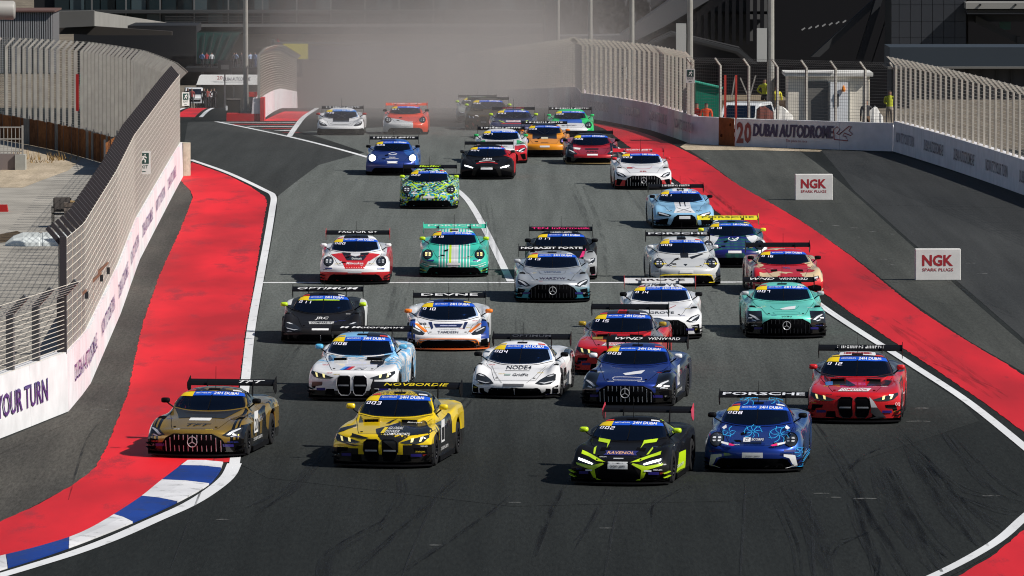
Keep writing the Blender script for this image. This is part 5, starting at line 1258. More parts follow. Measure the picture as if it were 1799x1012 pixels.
def wall(path, h, thick, label, mats, name='concrete_wall', step=4.0, cap=True):
    """path runs so that the track is on its right-hand side; panels are separate pieces with open joints"""
    P = resample(path, step); root = empty(name, (P[0].x, P[0].y, gz(P[0].y)), 0, label, 'wall'); o = root.location.copy()
    for i in range(len(P) - 1):
        a, b = P[i], P[i + 1]; d = (b - a).normalized(); a = a + d * .008; b = b - d * .008
        na, nb = side(P, i), side(P, i + 1)
        def q(p, n, s, z): v = p - n * s; return (v.x - o.x, v.y - o.y, gz(p.y) + z - o.z)
        mb = MB().hexa([q(a, na, 0, -.05), q(b, nb, 0, -.05), q(b, nb, thick + .1, -.05), q(a, na, thick + .1, -.05), q(a, na, .03, h), q(b, nb, .03, h), q(b, nb, thick, h), q(a, na, thick, h)])
        mb.build('wall_panel', mats[i % len(mats)], root)
    return root
def wall_text(root, path, key, d0, d1, z0, z1, mat, off=.02, flip=False, h=1.3):
    """lettering between distances d0 and d1 along the path, on the track face"""
    P = [Vector(p) for p in path]; L = [0.]
    for a, b in zip(P, P[1:]): L.append(L[-1] + (b - a).length)
    vs, fs, asp = TEXT[key]; out = []; o = root.location
    for u, v in vs:
        d = d0 + (d1 - d0) * u
        for i in range(len(P) - 1):
            if d <= L[i + 1] or i == len(P) - 2: break
        dr = (P[i + 1] - P[i]).normalized(); p = P[i] + dr * (d - L[i]); n = Vector((dr.y, -dr.x)); z = z0 + (z1 - z0) * v
        p = p + n * (off - .03 * max(0, z) / h)
        out.append((p.x - o.x, p.y - o.y, gz(p.y) + z - o.z))
    me = bpy.data.meshes.new('lettering'); me.from_pydata(out, [], fs)
    return link('lettering', me, mat, root)
def fence(path, z0, h, label, step=2.0, lean=.45, hw=.1, vw=None, post=m_post, wire=m_wire, pw=.09, r=.006, back=.12, top=None, leandir=1, horiz=True, guard=False):
    P = resample(path, step); root = empty('catch_fence', (P[0].x, P[0].y, gz(P[0].y) + z0), 0, label, 'fence'); o = root.location.copy()
    N = [side(P, i) for i in range(len(P))]
    hh = (lambda i: h) if not callable(h) else h
    lx = lean * .72
    for i, p in enumerate(P):
        q = p - N[i] * back; b = Vector((q.x - o.x, q.y - o.y, gz(p.y) + z0 - o.z)); n3 = Vector((N[i].x, N[i].y, 0)) * leandir
        mb = MB().bar(b, b + Vector((0, 0, hh(i))), pw, pw, up=(N[i].x, N[i].y, 0))
        if guard:
            MB().bar(b + Vector((0, 0, hh(i) - .05)), b + Vector((0, 0, hh(i) + lx)) + n3 * lx, .13, .10, up=(0, 0, 1)).build('outrigger', M('guard_shade', (.055, .05, .055), .7), root)  # dark colour stands for the unlit faces of the outriggers
        elif lean: mb.bar(b + Vector((0, 0, hh(i) - .02)), b + Vector((0, 0, hh(i) + lx)) + n3 * lx, pw * .8, pw * .8, up=(0, 0, 1))
        mb.build('post', post, root)
    mb = MB()
    pts = [Vector((p.x - o.x, p.y - o.y, gz(p.y) + z0 - o.z)) - Vector((N[i].x, N[i].y, 0)) * (back - pw * .6) for i, p in enumerate(P)]
    n3 = [Vector((n.x, n.y, 0)) * leandir for n in N]
    rows = []
    nh = int(hh(0) / hw)
    for k in range(nh + 1): rows.append([p + Vector((0, 0, hh(i) * k / nh)) for i, p in enumerate(pts)])
    if lean and not guard:
        nl = int(lean / hw)
        for k in range(1, nl + 1): rows.append([p + Vector((0, 0, hh(i) + lx * k / nl)) + n3[i] * lx * k / nl for i, p in enumerate(pts)])
    if horiz:
        for row in rows: mb.tube(row, r, 3, False)
    if vw:
        for i in range(len(pts) - 1):
            m = max(1, round((pts[i + 1] - pts[i]).length / vw))
            for k in range(m):
                t = k / m; a = pts[i].lerp(pts[i + 1], t); H = hh(i)
                line = [a, a + Vector((0, 0, H))]
                if lean and not guard: line.append(a + Vector((0, 0, H + lx)) + n3[i] * lx)
                mb.tube(line, r * (1.1 if guard else .8), 3, False)
    if guard:
        MB().bar(pts[0] + Vector((.0, -.06, 0)), pts[0] + Vector((0, -.06, hh(0) + .1)), .15, .1, up=(0, 1, 0)).build('end_post', M('guard_shade', (.055, .05, .055), .7), root)  # same painted-in shade as on the outriggers
    w = mb.build('wire_mesh', wire, root); w['kind'] = 'stuff'
    return root

# ---- left: concrete wall with banners, tall fence behind it
LW_NEAR = [(-15.5, 128), (-12.6, 143), (-11.0, 153), (-10.0, 160)]
LW = [(-10.0, 160), (-9.95, 167), (-10.6, 192.6), (-11.3, 215), (-12.4, 268)]
# (paths run towards -Y..+Y with the track on the right)
wn_ = wall(LW_NEAR, 1.34, .35, 'white concrete barrier with blue lettering at the lower left, under a low fence', [m_wallw], step=4.2)
wl_ = wall(LW, 1.30, .35, 'long pink and white concrete barrier along the left red run-off', [m_wallp, m_wallp, m_wallw], step=4.0)
wall_text(wn_, LW_NEAR, ("NOW IT'S YOUR TURN", B0, 0.), 20.6, 30.2, .42, .96, m_ink, h=1.34)
d = 2.2
for k in range(7):
    wall_text(wl_, LW, (('DUBAI AUTODROME.AE', B0, 0.) if k % 2 == 0 else ("NOW IT'S YOUR TURN", B0, 0.)), d, d + 10.5, .50, .90, C((.16, .12, .32)))
    d += 14.2
FL = [(x - .05, y) for x, y in LW]
fence(FL, 1.30, 2.55, 'tall cream catch fence with dark angled tops above the left barrier', 1.5, .42, .17, .10, m_postl, m_wirel, .10, .0065, leandir=-1, guard=True)
fence([(x - .05, y) for x, y in LW_NEAR], 1.34, 1.25, 'low catch fence with dark angled posts at the lower left', 2.6, .5, .1, None, m_postd, m_wire, .16, .010)
# return fence running back towards the paddock
FB = [(-12.6, 268.5), (-13.6, 281), (-16.0, 303), (-19.6, 326), (-24.5, 348), (-33, 366), (-46, 380)]
fence(FB, 0, 3.55, 'dense row of grey fence posts curving away behind the rusty hoarding', 1.75, .55, .11, 1.0, m_post, m_wire, .15, .008)
mbk = MB().box(-.06, .06, -.06, .06, 0, 1.6)
o = mbk.build('red_post', M('red_post_paint', (.30, .015, .015), .6)); p = at(136, 195, 309); o.location = (p.x, 309, p.z); tag(o, 'dark red post standing among the grey fence posts', 'post')
# curved end of the wall: stacked tyre bundle in conveyor belt
e = MB()
for k in range(13):
    t = -math.pi / 2 + math.pi * k / 12 + .3
    e.v += [(.36 * math.cos(t), .5 * math.sin(t), 0), (.36 * math.cos(t), .5 * math.sin(t), 1.25)]
for k in range(12): e.f.append((2 * k, 2 * k + 2, 2 * k + 3, 2 * k + 1))
e.f.append(tuple(range(1, 26, 2)))
o = e.build('tyre_barrier', M('belt_cream', (.42, .38, .30), .7, noise=.2)); o.location = (-12.52, 268.9, gz(269)); tag(o, 'rounded cream belt wrapped round the far end of the left barrier', 'tyre barrier')

# ---- right: the wall round the outside of the run-off
p0, p1, p2, p3 = ground(1212, 252), ground(1262, 255), ground(1291, 257), ground(1568, 266)
RW_FAR = [ground(1212, 252)[:2], ground(1144, 229)[:2], ground(1086, 217)[:2], ground(1020, 206)[:2], (3.5, 398), (-1, 470), (-6, 560)]
RW_FAR = list(reversed([tuple(q) for q in RW_FAR]))
RW_BACK = [(p0.x, p0.y), (p1.x, p1.y)]
RW_MID = [(p2.x, p2.y), (p3.x, p3.y)]
p4 = ground(1799, 343)
RW_SIDE = [(p3.x + .02, p3.y - .05), (p4.x, p4.y), (p4.x + (p4.x - p3.x) * 1.1, p4.y + (p4.y - p3.y) * 1.1)]
w1 = wall(RW_FAR, 1.2, .35, 'long pinkish concrete wall disappearing into the dust on the right', [m_walll, m_walll, m_wallp], step=4)
w2 = wall(RW_BACK, 1.16, .35, 'short plain white wall left of the rust-coloured gate', [m_wallg], step=2)
w3 = wall(RW_MID, 1.16, .35, 'white wall carrying the large dark blue circuit name', [m_wallg], step=3.3)
w4 = wall(RW_SIDE, 1.25, .35, 'white wall with small lettering along the right edge', [m_wallg], step=3)
for k in range(7): wall_text(w1, RW_FAR, (('DUBAI AUTODROME.AE', B0, 0.) if k % 2 else ("NOW IT'S YOUR TURN", B0, 0.)), 172 + k * 13, 181 + k * 13, .45, .9, C((.16, .11, .22)), h=1.2)
for k_, s_ in enumerate((-.028, 0, .028)): wall_text(w3, RW_MID, ('DUBAI AUTODROME', .02, .12), 1.04 + s_, 5.55 + s_, .44, .98, m_inkd, .02 + .003 * k_, h=1.16)
wall_text(w3, RW_MID, ('The place to race', .0, .12), 2.9, 4.1, .22, .36, C((.30, .02, .03)), h=1.16)
wall_text(w3, RW_MID, ('2', .04, 0.), .10, .50, .14, 1.03, C((.24, .03, .03)), h=1.16)
wall_text(w3, RW_MID, ('0', .04, 0.), .53, .94, .14, 1.03, C((.24, .03, .03)), h=1.16)
def poly_on_wall(root, path, pts, w, mat, h):
    P0, P1 = Vector(path[0]), Vector(path[1]); dr = (P1 - P0).normalized(); n = Vector((dr.y, -dr.x)); o = root.location
    mb = MB(); q = []
    for d, z in pts:
        p = P0 + dr * d + n * (.03 - .03 * z / h); q.append((p.x - o.x, p.y - o.y, gz(p.y) + z - o.z))
    mb.tube(q, w, 4, True); return mb.build('track_outline', mat, root)
poly_on_wall(w3, RW_MID, [(d_ + .42, z_) for d_, z_ in [(5.2, .42), (5.15, .82), (5.35, .95), (5.5, .85), (5.4, .72), (5.3, .68), (5.45, .62), (6.0, .98), (6.15, .98), (6.0, .80), (6.22, .66), (6.1, .60), (5.75, .70), (5.68, .58), (5.85, .55), (5.95, .38), (5.2, .42)]], .018, C((.28, .02, .03)), 1.16)
d = 1.0
for k in range(7):
    wall_text(w4, RW_SIDE, [("NOW IT'S YOUR TURN", B0, 0.), ('DUBAI AUTODROME.AE', B0, 0.), ('DUBAI AUTODROME.AE', B0, 0.)][k % 3], d, d + 6.0, .42, .86, m_inkd, h=1.25); d += 9.2
g_ = MB().hexa([(p1.x + .02, p1.y, gz(p1.y)), (p2.x - .02, p2.y, gz(p2.y)), (p2.x - .02, p2.y + .2, gz(p2.y)), (p1.x + .02, p1.y + .2, gz(p1.y)), (p1.x + .02, p1.y, gz(p1.y) + 1.17), (p2.x - .02, p2.y, gz(p2.y) + 1.17), (p2.x - .02, p2.y + .2, gz(p2.y) + 1.17), (p1.x + .02, p1.y + .2, gz(p1.y) + 1.17)])
gate = g_.build('steel_gate', M('rust_paint', (.22, .06, .015), .7, noise=.3, nscale=4)); tag(gate, 'rust-brown steel gate panel in the white wall', 'gate')
for fx, fz in ((.75, .9), (.2, .42)):
    x = p1.x + (p2.x - p1.x) * fx; y = p1.y + (p2.y - p1.y) * fx
    mb = MB(); z = gz(y) + fz
    mb.add([(x - .06, y - .005, z - .06), (x + .06, y - .005, z - .06), (x + .06, y - .005, z + .02), (x, y - .005, z + .07), (x - .06, y - .005, z + .02), (x - .06, y - .04, z - .06), (x + .06, y - .04, z - .06), (x + .06, y - .04, z + .02), (x, y - .04, z + .07), (x - .06, y - .04, z + .02)],
           [(0, 1, 2, 3, 4), (5, 6, 7, 8, 9)] + [(i, (i + 1) % 5, 5 + (i + 1) % 5, 5 + i) for i in range(5)])
    mb.build('lifting_eye', M('rust_dark', (.08, .02, .008), .8), gate)
fence(RW_FAR, 1.2, 2.35, 'tall grey catch fence above the long pinkish wall', 2.0, .5, .12, .4, m_postl, m_wire, .12, .0085)
fence([(p0.x, p0.y), (p3.x, p3.y)], 1.16, 2.2, 'open square-mesh fence behind the circuit name wall', 1.9, .42, .125, .125, m_post, m_wired, .09, .0055, leandir=-1 if False else 1)
fence(RW_SIDE, 1.25, 2.3, 'tan square-mesh fence along the right edge wall', 1.6, .5, .125, .3, m_postl, m_wire, .08, .0075)
# ---- boards standing in the run-off
def ngk(px, py, label):
    g = ground(px, py); r = empty('advertising_board', (g.x, g.y, g.z), R(1.5), label, 'sign', 'spark plug boards in the run-off')
    w, h, t = .66, .92, .30
    mb = MB().hexa([(-w, 0, .004), (w, 0, .004), (w, t, .004), (-w, t, .004), (-w, .05, h), (w, .05, h), (w, t, h), (-w, t, h)])
    bd = mb.build('board', M('board_foam', (.66, .65, .63), .7, noise=.08, nscale=3), r)
    bv = bd.modifiers.new('b', 'BEVEL'); bv.width = .02; bv.segments = 2
    for key, x0, x1, z0, z1 in ((('NGK', .035, 0.), -.46, .44, .42, .75), (('SPARK PLUGS', B0, 0.), -.46, .44, .27, .36)):
        vs, fs, a = TEXT[key]; me = bpy.data.meshes.new('lettering')
        me.from_pydata([(x0 + (x1 - x0) * u, .05 * (z0 + (z1 - z0) * v) / h - .006, z0 + (z1 - z0) * v) for u, v in vs], [], fs)
        link('lettering', me, C((.34, .012, .02)), r)
ngk(1430, 352, 'white spark plug board farther from the camera, left of the other')
ngk(1648, 493, 'white spark plug board nearer the camera, lower right of the other')

# ================================================================ AREA BEHIND THE LEFT FENCE
def pavers(name, c1, c2, mortar, sc):
    m, n, l, b = new_mat(name); tc = n.new('ShaderNodeTexCoord'); br = n.new('ShaderNodeTexBrick')
    br.inputs['Scale'].default_value = sc; br.inputs['Color1'].default_value = (*c1, 1); br.inputs['Color2'].default_value = (*c2, 1); br.inputs['Mortar'].default_value = (*mortar, 1)
    br.inputs['Mortar Size'].default_value = .03
    nt = n.new('ShaderNodeTexNoise'); nt.inputs['Scale'].default_value = .5; nt.inputs['Detail'].default_value = 8
    l.new(tc.outputs['Object'], br.inputs['Vector']); l.new(tc.outputs['Object'], nt.inputs['Vector'])
    mr = n.new('ShaderNodeMapRange'); mr.inputs['From Min'].default_value = .3; mr.inputs['From Max'].default_value = .7; mr.inputs['To Min'].default_value = .7; mr.inputs['To Max'].default_value = 1.2
    l.new(nt.outputs[0], mr.inputs[0]); sc_ = n.new('ShaderNodeVectorMath'); sc_.operation = 'SCALE'
    l.new(br.outputs[0], sc_.inputs[0]); l.new(mr.outputs[0], sc_.inputs['Scale']); l.new(sc_.outputs[0], b.inputs['Base Color']); b.inputs['Roughness'].default_value = .85
    return m
m_pave = pavers('paving_blocks', (.33, .305, .265), (.37, .345, .30), (.24, .225, .195), 3.0)
sheet_w('paving', [(-10.4, 160), (-10.35, 167), (-11.0, 192.6), (-11.7, 215), (-12.8, 268), (-14.0, 283), (-17, 305), (-22, 328), (-34, 345), (-50, 340), (-50, 120), (-16.2, 128), (-13.0, 143), (-11.4, 153)], .006, m_pave, 6)
sheet('sand_patch', [(35, 245), (95, 262), (150, 275), (120, 300), (40, 330), (0, 330), (0, 300), (30, 290)], .010, m_sand)
sheet('earth_patch', [(0, 412), (30, 406), (42, 412), (25, 425), (0, 427)], .010, M('dark_earth', (.07, .05, .03), .9, noise=.4))
# rusty corrugated hoarding: one ribbed sheet per panel
m_rust = [M('rust_a', (.20, .075, .025), .8, noise=.45, nscale=3), M('rust_b', (.13, .05, .02), .8, noise=.5, nscale=4), M('galv_old', (.17, .16, .15), .7, noise=.35, nscale=3)]
hp = [Vector(q) for q in G2([(-60, 232), (0, 246), (60, 257), (120, 270), (183, 288), (206, 296)])]
hoard = empty('rusty_hoarding', (hp[0].x, hp[0].y, gz(hp[0].y)), 0, 'low rusty corrugated metal hoarding in front of the grey fence posts', 'hoarding'); o0 = hoard.location.copy()
HP = resample(hp, .75); rr = random.Random(5)
def ribbed(a, b, h, o0, n=8):
    mb = MB(); dr = (b - a).normalized(); nn = Vector((dr.y, -dr.x))
    for k in range(2 * n + 1):
        t = k / (2 * n); p = a.lerp(b, t) + nn * (.02 if (k // 1) % 2 else -.02)
        for z in (0.02, h): mb.v.append((p.x - o0.x, p.y - o0.y, gz(p.y) + z - o0.z))
    for k in range(2 * n): mb.f.append((2 * k, 2 * k + 2, 2 * k + 3, 2 * k + 1))
    return mb
for i in range(len(HP) - 1): ribbed(HP[i], HP[i + 1], 1.12 + rr.uniform(-.02, .02), o0, 4).build('metal_sheet', m_rust[rr.choice([0, 0, 1, 1, 2])], hoard)
for i in range(0, len(HP), 3):
    p = HP[i]; MB().bar((p.x - o0.x, p.y + .06 - o0.y, gz(p.y) - o0.z), (p.x - o0.x, p.y + .06 - o0.y, gz(p.y) + 1.25 - o0.z), .05).build('post', m_postd, hoard)
ga, gb = ground(184, 308), ground(206, 292)
gt = empty('rusty_gate', (ga.x, ga.y, ga.z), 0, 'rusty sheet gate standing open at the end of the hoarding', 'gate')
A2, B2 = Vector(ga[:2]), Vector(gb[:2])
for k in range(4): ribbed(A2.lerp(B2, k / 4), A2.lerp(B2, (k + 1) / 4), 1.2, gt.location, 3).build('metal_sheet', m_rust[k % 2], gt)
for q in (A2, B2): MB().bar((q.x - ga.x, q.y - ga.y, 0), (q.x - ga.x, q.y - ga.y, 1.35), .07).build('post', m_postd, gt)
# steel railing on a low parapet at the left edge
pa, pb = ground(-40, 296), ground(34, 299)
rl = empty('parapet_railing', (pb.x, pb.y, pb.z), 0, 'grey steel railing on a low concrete parapet at the left edge', 'railing')
MB().box(-2.2, 0, 0, .3, 0, .62).build('parapet', M('parapet_plaster', (.22, .18, .17), .8), rl)
MB().box(-.16, .24, -.1, .5, 0, .60).build('pier', M('pier_concrete', (.36, .36, .33), .8, noise=.1), rl)
for k in range(15): MB().bar((-2.1 + k * .15, .1, .621), (-2.1 + k * .15, .1, 1.62), .028).build('baluster', m_post, rl)
for z in (.72, 1.2, 1.65): MB().bar((-2.2, .1, z), (.15, .1, z), .045).build('rail', m_post, rl)
MB().bar((.12, .1, .601), (.12, .1, 1.72), .07).build('end_post', m_post, rl)
# chair, paver stack, slipped traffic barrier
def chair():
    g = ground(108, 398); r = empty('chair', (g.x, g.y, g.z), R(10), 'black metal armchair turned away beside the stack of paving blocks', 'chair'); m = M('chair_black', (.02, .018, .017), .6)
    for x in (-.28, .28):
        for y in (-.27, .27): MB().bar((x, y, 0), (x, y, .95 if y < 0 else .65), .035).build('leg', m, r)
        MB().bar((x, -.28, .64), (x, .28, .64), .05, .03).build('armrest', m, r)
    MB().box(-.26, .26, -.26, .26, .40, .44).build('seat', m, r)
    MB().box(-.262, .262, -.29, -.255, .50, .98).build('backrest', M('chair_mesh', (.09, .08, .075), .8), r)
chair()
g = ground(145, 400)
stack = empty('paver_stack', (g.x, g.y, g.z), R(4), 'chest-high stack of grey-brown paving blocks behind the fence', 'paver stack')
bmesh_ = MB().box(-.148, .148, -.1, .1, 0, .135).mesh('paver'); mats_ = [M('paver_a', (.16, .13, .11), .9, noise=.2), M('paver_b', (.11, .095, .085), .9, noise=.2), M('paver_c', (.20, .17, .15), .9, noise=.2)]
for k in range(6):
    for i in range(4):
        for j in range(2):
            b = link('paver', bmesh_, rr.choice(mats_), stack); b.location = (-.45 + i * .302 + rr.uniform(-.012, .012), j * .21 + rr.uniform(-.01, .01), k * .138)
MB().box(-.4, .75, -.1, .3, .84, .88).build('plank', M('plank_wood', (.42, .28, .13), .8, noise=.2), stack)
MB().box(-.12, .12, 0, .2, .881, 1.06).build('loose_block', M('block_grey', (.3, .29, .28), .9), stack)
g = ground(85, 432)
tb = empty('traffic_barrier', (g.x, g.y, g.z), R(6), 'white plastic water-filled barrier lying behind the fence', 'traffic barrier')
sec = [(-.28, 0), (.28, 0), (.26, .12), (.12, .30), (.10, .42), (-.10, .42), (-.12, .30), (-.26, .12)]
mb = MB(); xs = [(-1.35, .25), (-1.1, .75), (-.8, 1), (-.3, 1), (-.28, .93), (-.2, .93), (-.18, 1), (.3, 1), (.32, .93), (.4, .93), (.42, 1), (1.1, 1)]
for x, s_ in xs:
    for y, z in sec: mb.v.append((x, y * s_, z * s_ + .0))
for i in range(len(xs) - 1):
    for j in range(8): mb.f.append((8 * i + j, 8 * i + (j + 1) % 8, 8 * i + 8 + (j + 1) % 8, 8 * i + 8 + j))
mb.f += [tuple(range(8)), tuple(8 * (len(xs) - 1) + j for j in range(8))]
mb.build('body', M('barrier_white', (.62, .66, .66), .6, noise=.12, nscale=5), tb)
MB().box(1.12, 1.2, -.2, .2, .02, .36).build('connector', M('barrier_grey', (.4, .42, .42), .6), tb)
o = MB().hexa([(-.3, -.2, 0), (.3, -.2, 0), (.3, .2, 0), (-.3, .2, 0), (-.26, -.16, .24), (.26, -.16, .24), (.26, .16, .24), (-.26, .16, .24)]).build('barrier_foot', M('foot_red', (.35, .02, .02), .6)); g = ground(-1, 372); o.location = g; tag(o, 'red plastic barrier foot cut off by the left edge', 'barrier foot')
# dry weeds
mb = MB(); rr2 = random.Random(9)
for (px, py, n, s_) in ((100, 282, 60, .35), (75, 286, 30, .2), (39, 281, 40, .5)):
    g = ground(px, py)
    for k in range(n):
        x = g.x + rr2.gauss(0, .3); y = g.y + rr2.gauss(0, .5); a = rr2.uniform(0, 6.3); h = s_ * rr2.uniform(.4, 1.2); z = gz(y)
        dx, dy = math.cos(a) * .02, math.sin(a) * .02; ex, ey = rr2.uniform(-.15, .15), rr2.uniform(-.15, .15)
        mb.add([(x - dx, y - dy, z), (x + dx, y + dy, z), (x + ex, y + ey, z + h)], [(0, 1, 2)])
tag(mb.build('dry_weeds', M('dry_grass', (.26, .17, .07), .9)), 'dry brown weeds growing out of the paving', kind='stuff')
# exit signs on the fences
def exit_sign(loc, rz, s_, label):
    r = empty('exit_sign', loc, rz, label, 'sign', 'exit signs on the catch fences')
    MB().box(-.27 * s_, .27 * s_, -.01, .01, 0, .85 * s_).build('board', M('sign_white', (.62, .63, .60), .6), r)
    ink = M('sign_green', (.03, .07, .06), .6)
    MB().box(-.2 * s_, .2 * s_, -.016, -.011, .38 * s_, .78 * s_).build('pictogram_panel', ink, r)
    mb = MB()
    for a, b in (((-.02, .58), (.03, .66)), ((-.02, .58), (-.1, .46)), ((-.02, .58), (.07, .52)), ((.07, .52), (.06, .43)), ((.03, .66), (-.08, .63)), ((.03, .66), (.12, .60)), ((.06, .69), (.06, .74))):
        mb.bar((a[0] * s_, -.02, a[1] * s_), (b[0] * s_, -.02, b[1] * s_), .045 * s_, .004, up=(0, 1, 0))
    mb.build('running_figure', M('sign_pale', (.75, .76, .72), .6), r)
    vs, fs, a = TEXT[('EXIT', B0, 0.)]; me = bpy.data.meshes.new('lettering'); me.from_pydata([((u - .5) * .34 * s_, -.014, (.21 + .12 * v) * s_) for u, v in vs], [], fs); link('lettering', me, ink, r)
    mb = MB().bar((.08 * s_, -.014, .1 * s_), (-.1 * s_, -.014, .1 * s_), .03 * s_, .004, up=(0, 1, 0)); mb.build('arrow', ink, r)
exit_sign(at(252, 306, 222), R(12), .85, 'white exit sign with running figure on the tall left fence')
exit_sign(at(1094, 139, 338), R(-25), .7, 'small exit sign in the middle of the long right-hand fence')
exit_sign(at(1213, 146, 297.2), R(-8), .7, 'small exit sign at the corner post of the right-hand fence')
exit_sign(at(326, 186, 267.2), R(35), .6, 'small sign seen nearly edge-on at the far end of the left fence')
# ================================================================ PEOPLE
def body_mesh(pose):
    """one continuous skinned figure, 1.75 m tall, facing -Y"""
    V = {'pelvis': ((0, 0, .95), .14), 'waist': ((0, 0, 1.08), .13), 'chest': ((0, -.01, 1.30), .16), 'neck': ((0, 0, 1.47), .06), 'head': ((0, -.01, 1.60), .095), 'crown': ((0, 0, 1.70), .075)}
    E = [('pelvis', 'waist'), ('waist', 'chest'), ('chest', 'neck'), ('neck', 'head'), ('head', 'crown')]
    P = {'stand': (((.20, 0, 1.40), (.25, .03, 1.13), (.24, -.03, .88)), ((.10, 0, .52), (.11, .02, .09))),
         'akimbo': (((.20, 0, 1.40), (.34, .06, 1.16), (.18, -.06, 1.00)), ((.12, 0, .52), (.14, .02, .09))),
         'lean': (((.20, -.03, 1.40), (.24, -.12, 1.15), (.18, -.34, 1.08)), ((.10, 0, .52), (.12, .03, .09))),
         'reach': (((.20, -.02, 1.42), (.20, -.25, 1.62), (.12, -.45, 1.82)), ((.10, 0, .52), (.11, .02, .09))),
         'drive': (((.20, -.02, 1.40), (.24, -.20, 1.18), (.14, -.46, 1.24)), ((.12, -.46, 1.02), (.12, -.86, .84))),
         'walk': (((.20, 0, 1.40), (.26, .10, 1.14), (.24, -.05, .92)), ((.10, -.12, .53), (.11, .02, .09)))}[pose]
    for sg, s in ((-1, 'l'), (1, 'r')):
        f = lambda p: (p[0] * sg, p[1] * (-1 if pose == 'walk' and sg < 0 else 1), p[2])
        sh, el, ha = P[0]; kn, an = P[1]
        V['sh' + s] = (f(sh), .065); V['el' + s] = (f(el), .05); V['ha' + s] = (f(ha), .036)
        tip = Vector(f(ha)) + (Vector(f(ha)) - Vector(f(el))).normalized() * .12; V['fi' + s] = (tuple(tip), .032)
        V['hip' + s] = ((.09 * sg, 0, .88), .10); V['kn' + s] = (f(kn), .072); V['an' + s] = (f(an), .05); V['to' + s] = ((f(an)[0] * 1.1, f(an)[1] - .16, f(an)[2] - .045), .045)
        E += [('chest', 'sh' + s), ('sh' + s, 'el' + s), ('el' + s, 'ha' + s), ('ha' + s, 'fi' + s), ('pelvis', 'hip' + s), ('hip' + s, 'kn' + s), ('kn' + s, 'an' + s), ('an' + s, 'to' + s)]
    names = list(V); me = bpy.data.meshes.new('body')
    me.from_pydata([V[k][0] for k in names], [(names.index(a), names.index(b)) for a, b in E], [])
    o = bpy.data.objects.new('tmp', me); COL.objects.link(o)
    o.modifiers.new('s', 'SKIN'); sk = me.skin_vertices[0].data
    for i, k in enumerate(names): sk[i].radius = (V[k][1], V[k][1] * (.75 if k in ('chest', 'waist', 'pelvis') else 1)); sk[i].use_root = (k == 'pelvis')
    ss = o.modifiers.new('u', 'SUBSURF'); ss.levels = 1; ss.render_levels = 1
    out = bpy.data.meshes.new_from_object(o.evaluated_get(bpy.context.evaluated_depsgraph_get()))
    for p in out.polygons: p.use_smooth = True
    bpy.data.objects.remove(o); bpy.data.meshes.remove(me)
    return out
BODIES = {}
def clothes(name, shirt, trousers, skin=(.22, .12, .08), hair=(.015, .012, .01)):
    m, n, l, b = new_mat(name); tc = n.new('ShaderNodeTexCoord'); sp = n.new('ShaderNodeSeparateXYZ'); l.new(tc.outputs['Object'], sp.inputs[0])
    mr = n.new('ShaderNodeMath'); mr.operation = 'DIVIDE'; mr.inputs[1].default_value = 2.0; l.new(sp.outputs[2], mr.inputs[0])
    cr = n.new('ShaderNodeValToRGB'); cr.color_ramp.interpolation = 'CONSTANT'; el = cr.color_ramp.elements
    el[0].position = 0; el[0].color = (.015, .015, .015, 1); el[1].position = .05; el[1].color = (*trousers, 1)
    for p_, c_ in ((.49, shirt), (.735, skin), (.815, hair)):
        e_ = el.new(p_); e_.color = (*c_, 1)
    l.new(mr.outputs[0], cr.inputs[0]); l.new(cr.outputs[0], b.inputs['Base Color']); b.inputs['Roughness'].default_value = .85
    return m
def person(loc, rz, pose, shirt, trousers, label, group=None, s_=1.0):
    if pose not in BODIES: BODIES[pose] = body_mesh(pose)
    k = 'cloth_%s_%s_%d' % (shirt, trousers, pose == 'reach')
    if k not in MATS: MATS[k] = clothes('clothing', shirt, trousers, hair=(.22, .11, .07) if pose == 'reach' else (.015, .012, .01))
    o = link('person', BODIES[pose], MATS[k]); o.location = loc; o.rotation_euler = (0, 0, rz); o.scale = (s_,) * 3
    return tag(o, label, 'person', group)
for pz in ('stand', 'akimbo', 'lean', 'reach', 'walk', 'drive'): BODIES[pz] = body_mesh(pz)
WSH, BSH, RSH, DSH, OSH, YSH = (.50, .51, .53), (.10, .22, .45), (.45, .03, .04), (.03, .03, .035), (.60, .07, .02), (.42, .45, .03)
DTR = (.02, .02, .025)
# photographers reaching phones through the left fence
for i, (px, py, Y) in enumerate(((150, 519, 166.5), (176, 489, 173.0), (188, 476, 177.0))):
    q = at(px, py, Y); bx = q.x - .50
    pr = person((bx, Y, .42), R(90), 'reach', (DSH, (.25, .06, .04), (.05, .06, .08))[i], DTR, ('person behind the left fence holding a phone through the wires, nearest the camera', 'person behind the left fence holding up a phone, the middle of three', 'person behind the left fence holding up a phone, farthest of three')[i])
    ph = MB().box(-.045, .045, -.009, .009, 0, .17).build('phone', M('phone_black', (.012, .012, .014), .3)); ph.location = (q.x + .03, Y, q.z - .08); ph.rotation_euler = (0, 0, R(40)); tag(ph, ('black phone held through the fence nearest the camera', 'black phone held through the fence, middle of three', 'black phone held through the fence, farthest of three')[i], 'phone')
    plat = MB().box(-.5, .3, -.5, .5, 0, .42).build('step_box', M('step_wood', (.2, .15, .1), .8)); plat.location = (bx - .1, Y, .006); tag(plat, ('wooden step box under the nearest phone holder', 'wooden step box under the middle phone holder', 'wooden step box under the farthest phone holder')[i], 'box')
g = at(152, 372, 213); person((g.x, 213.0, 0), R(60), 'stand', (.10, .09, .09), DTR, 'person in dark clothes beside the paver stack, seen through the left fence', s_=.98)

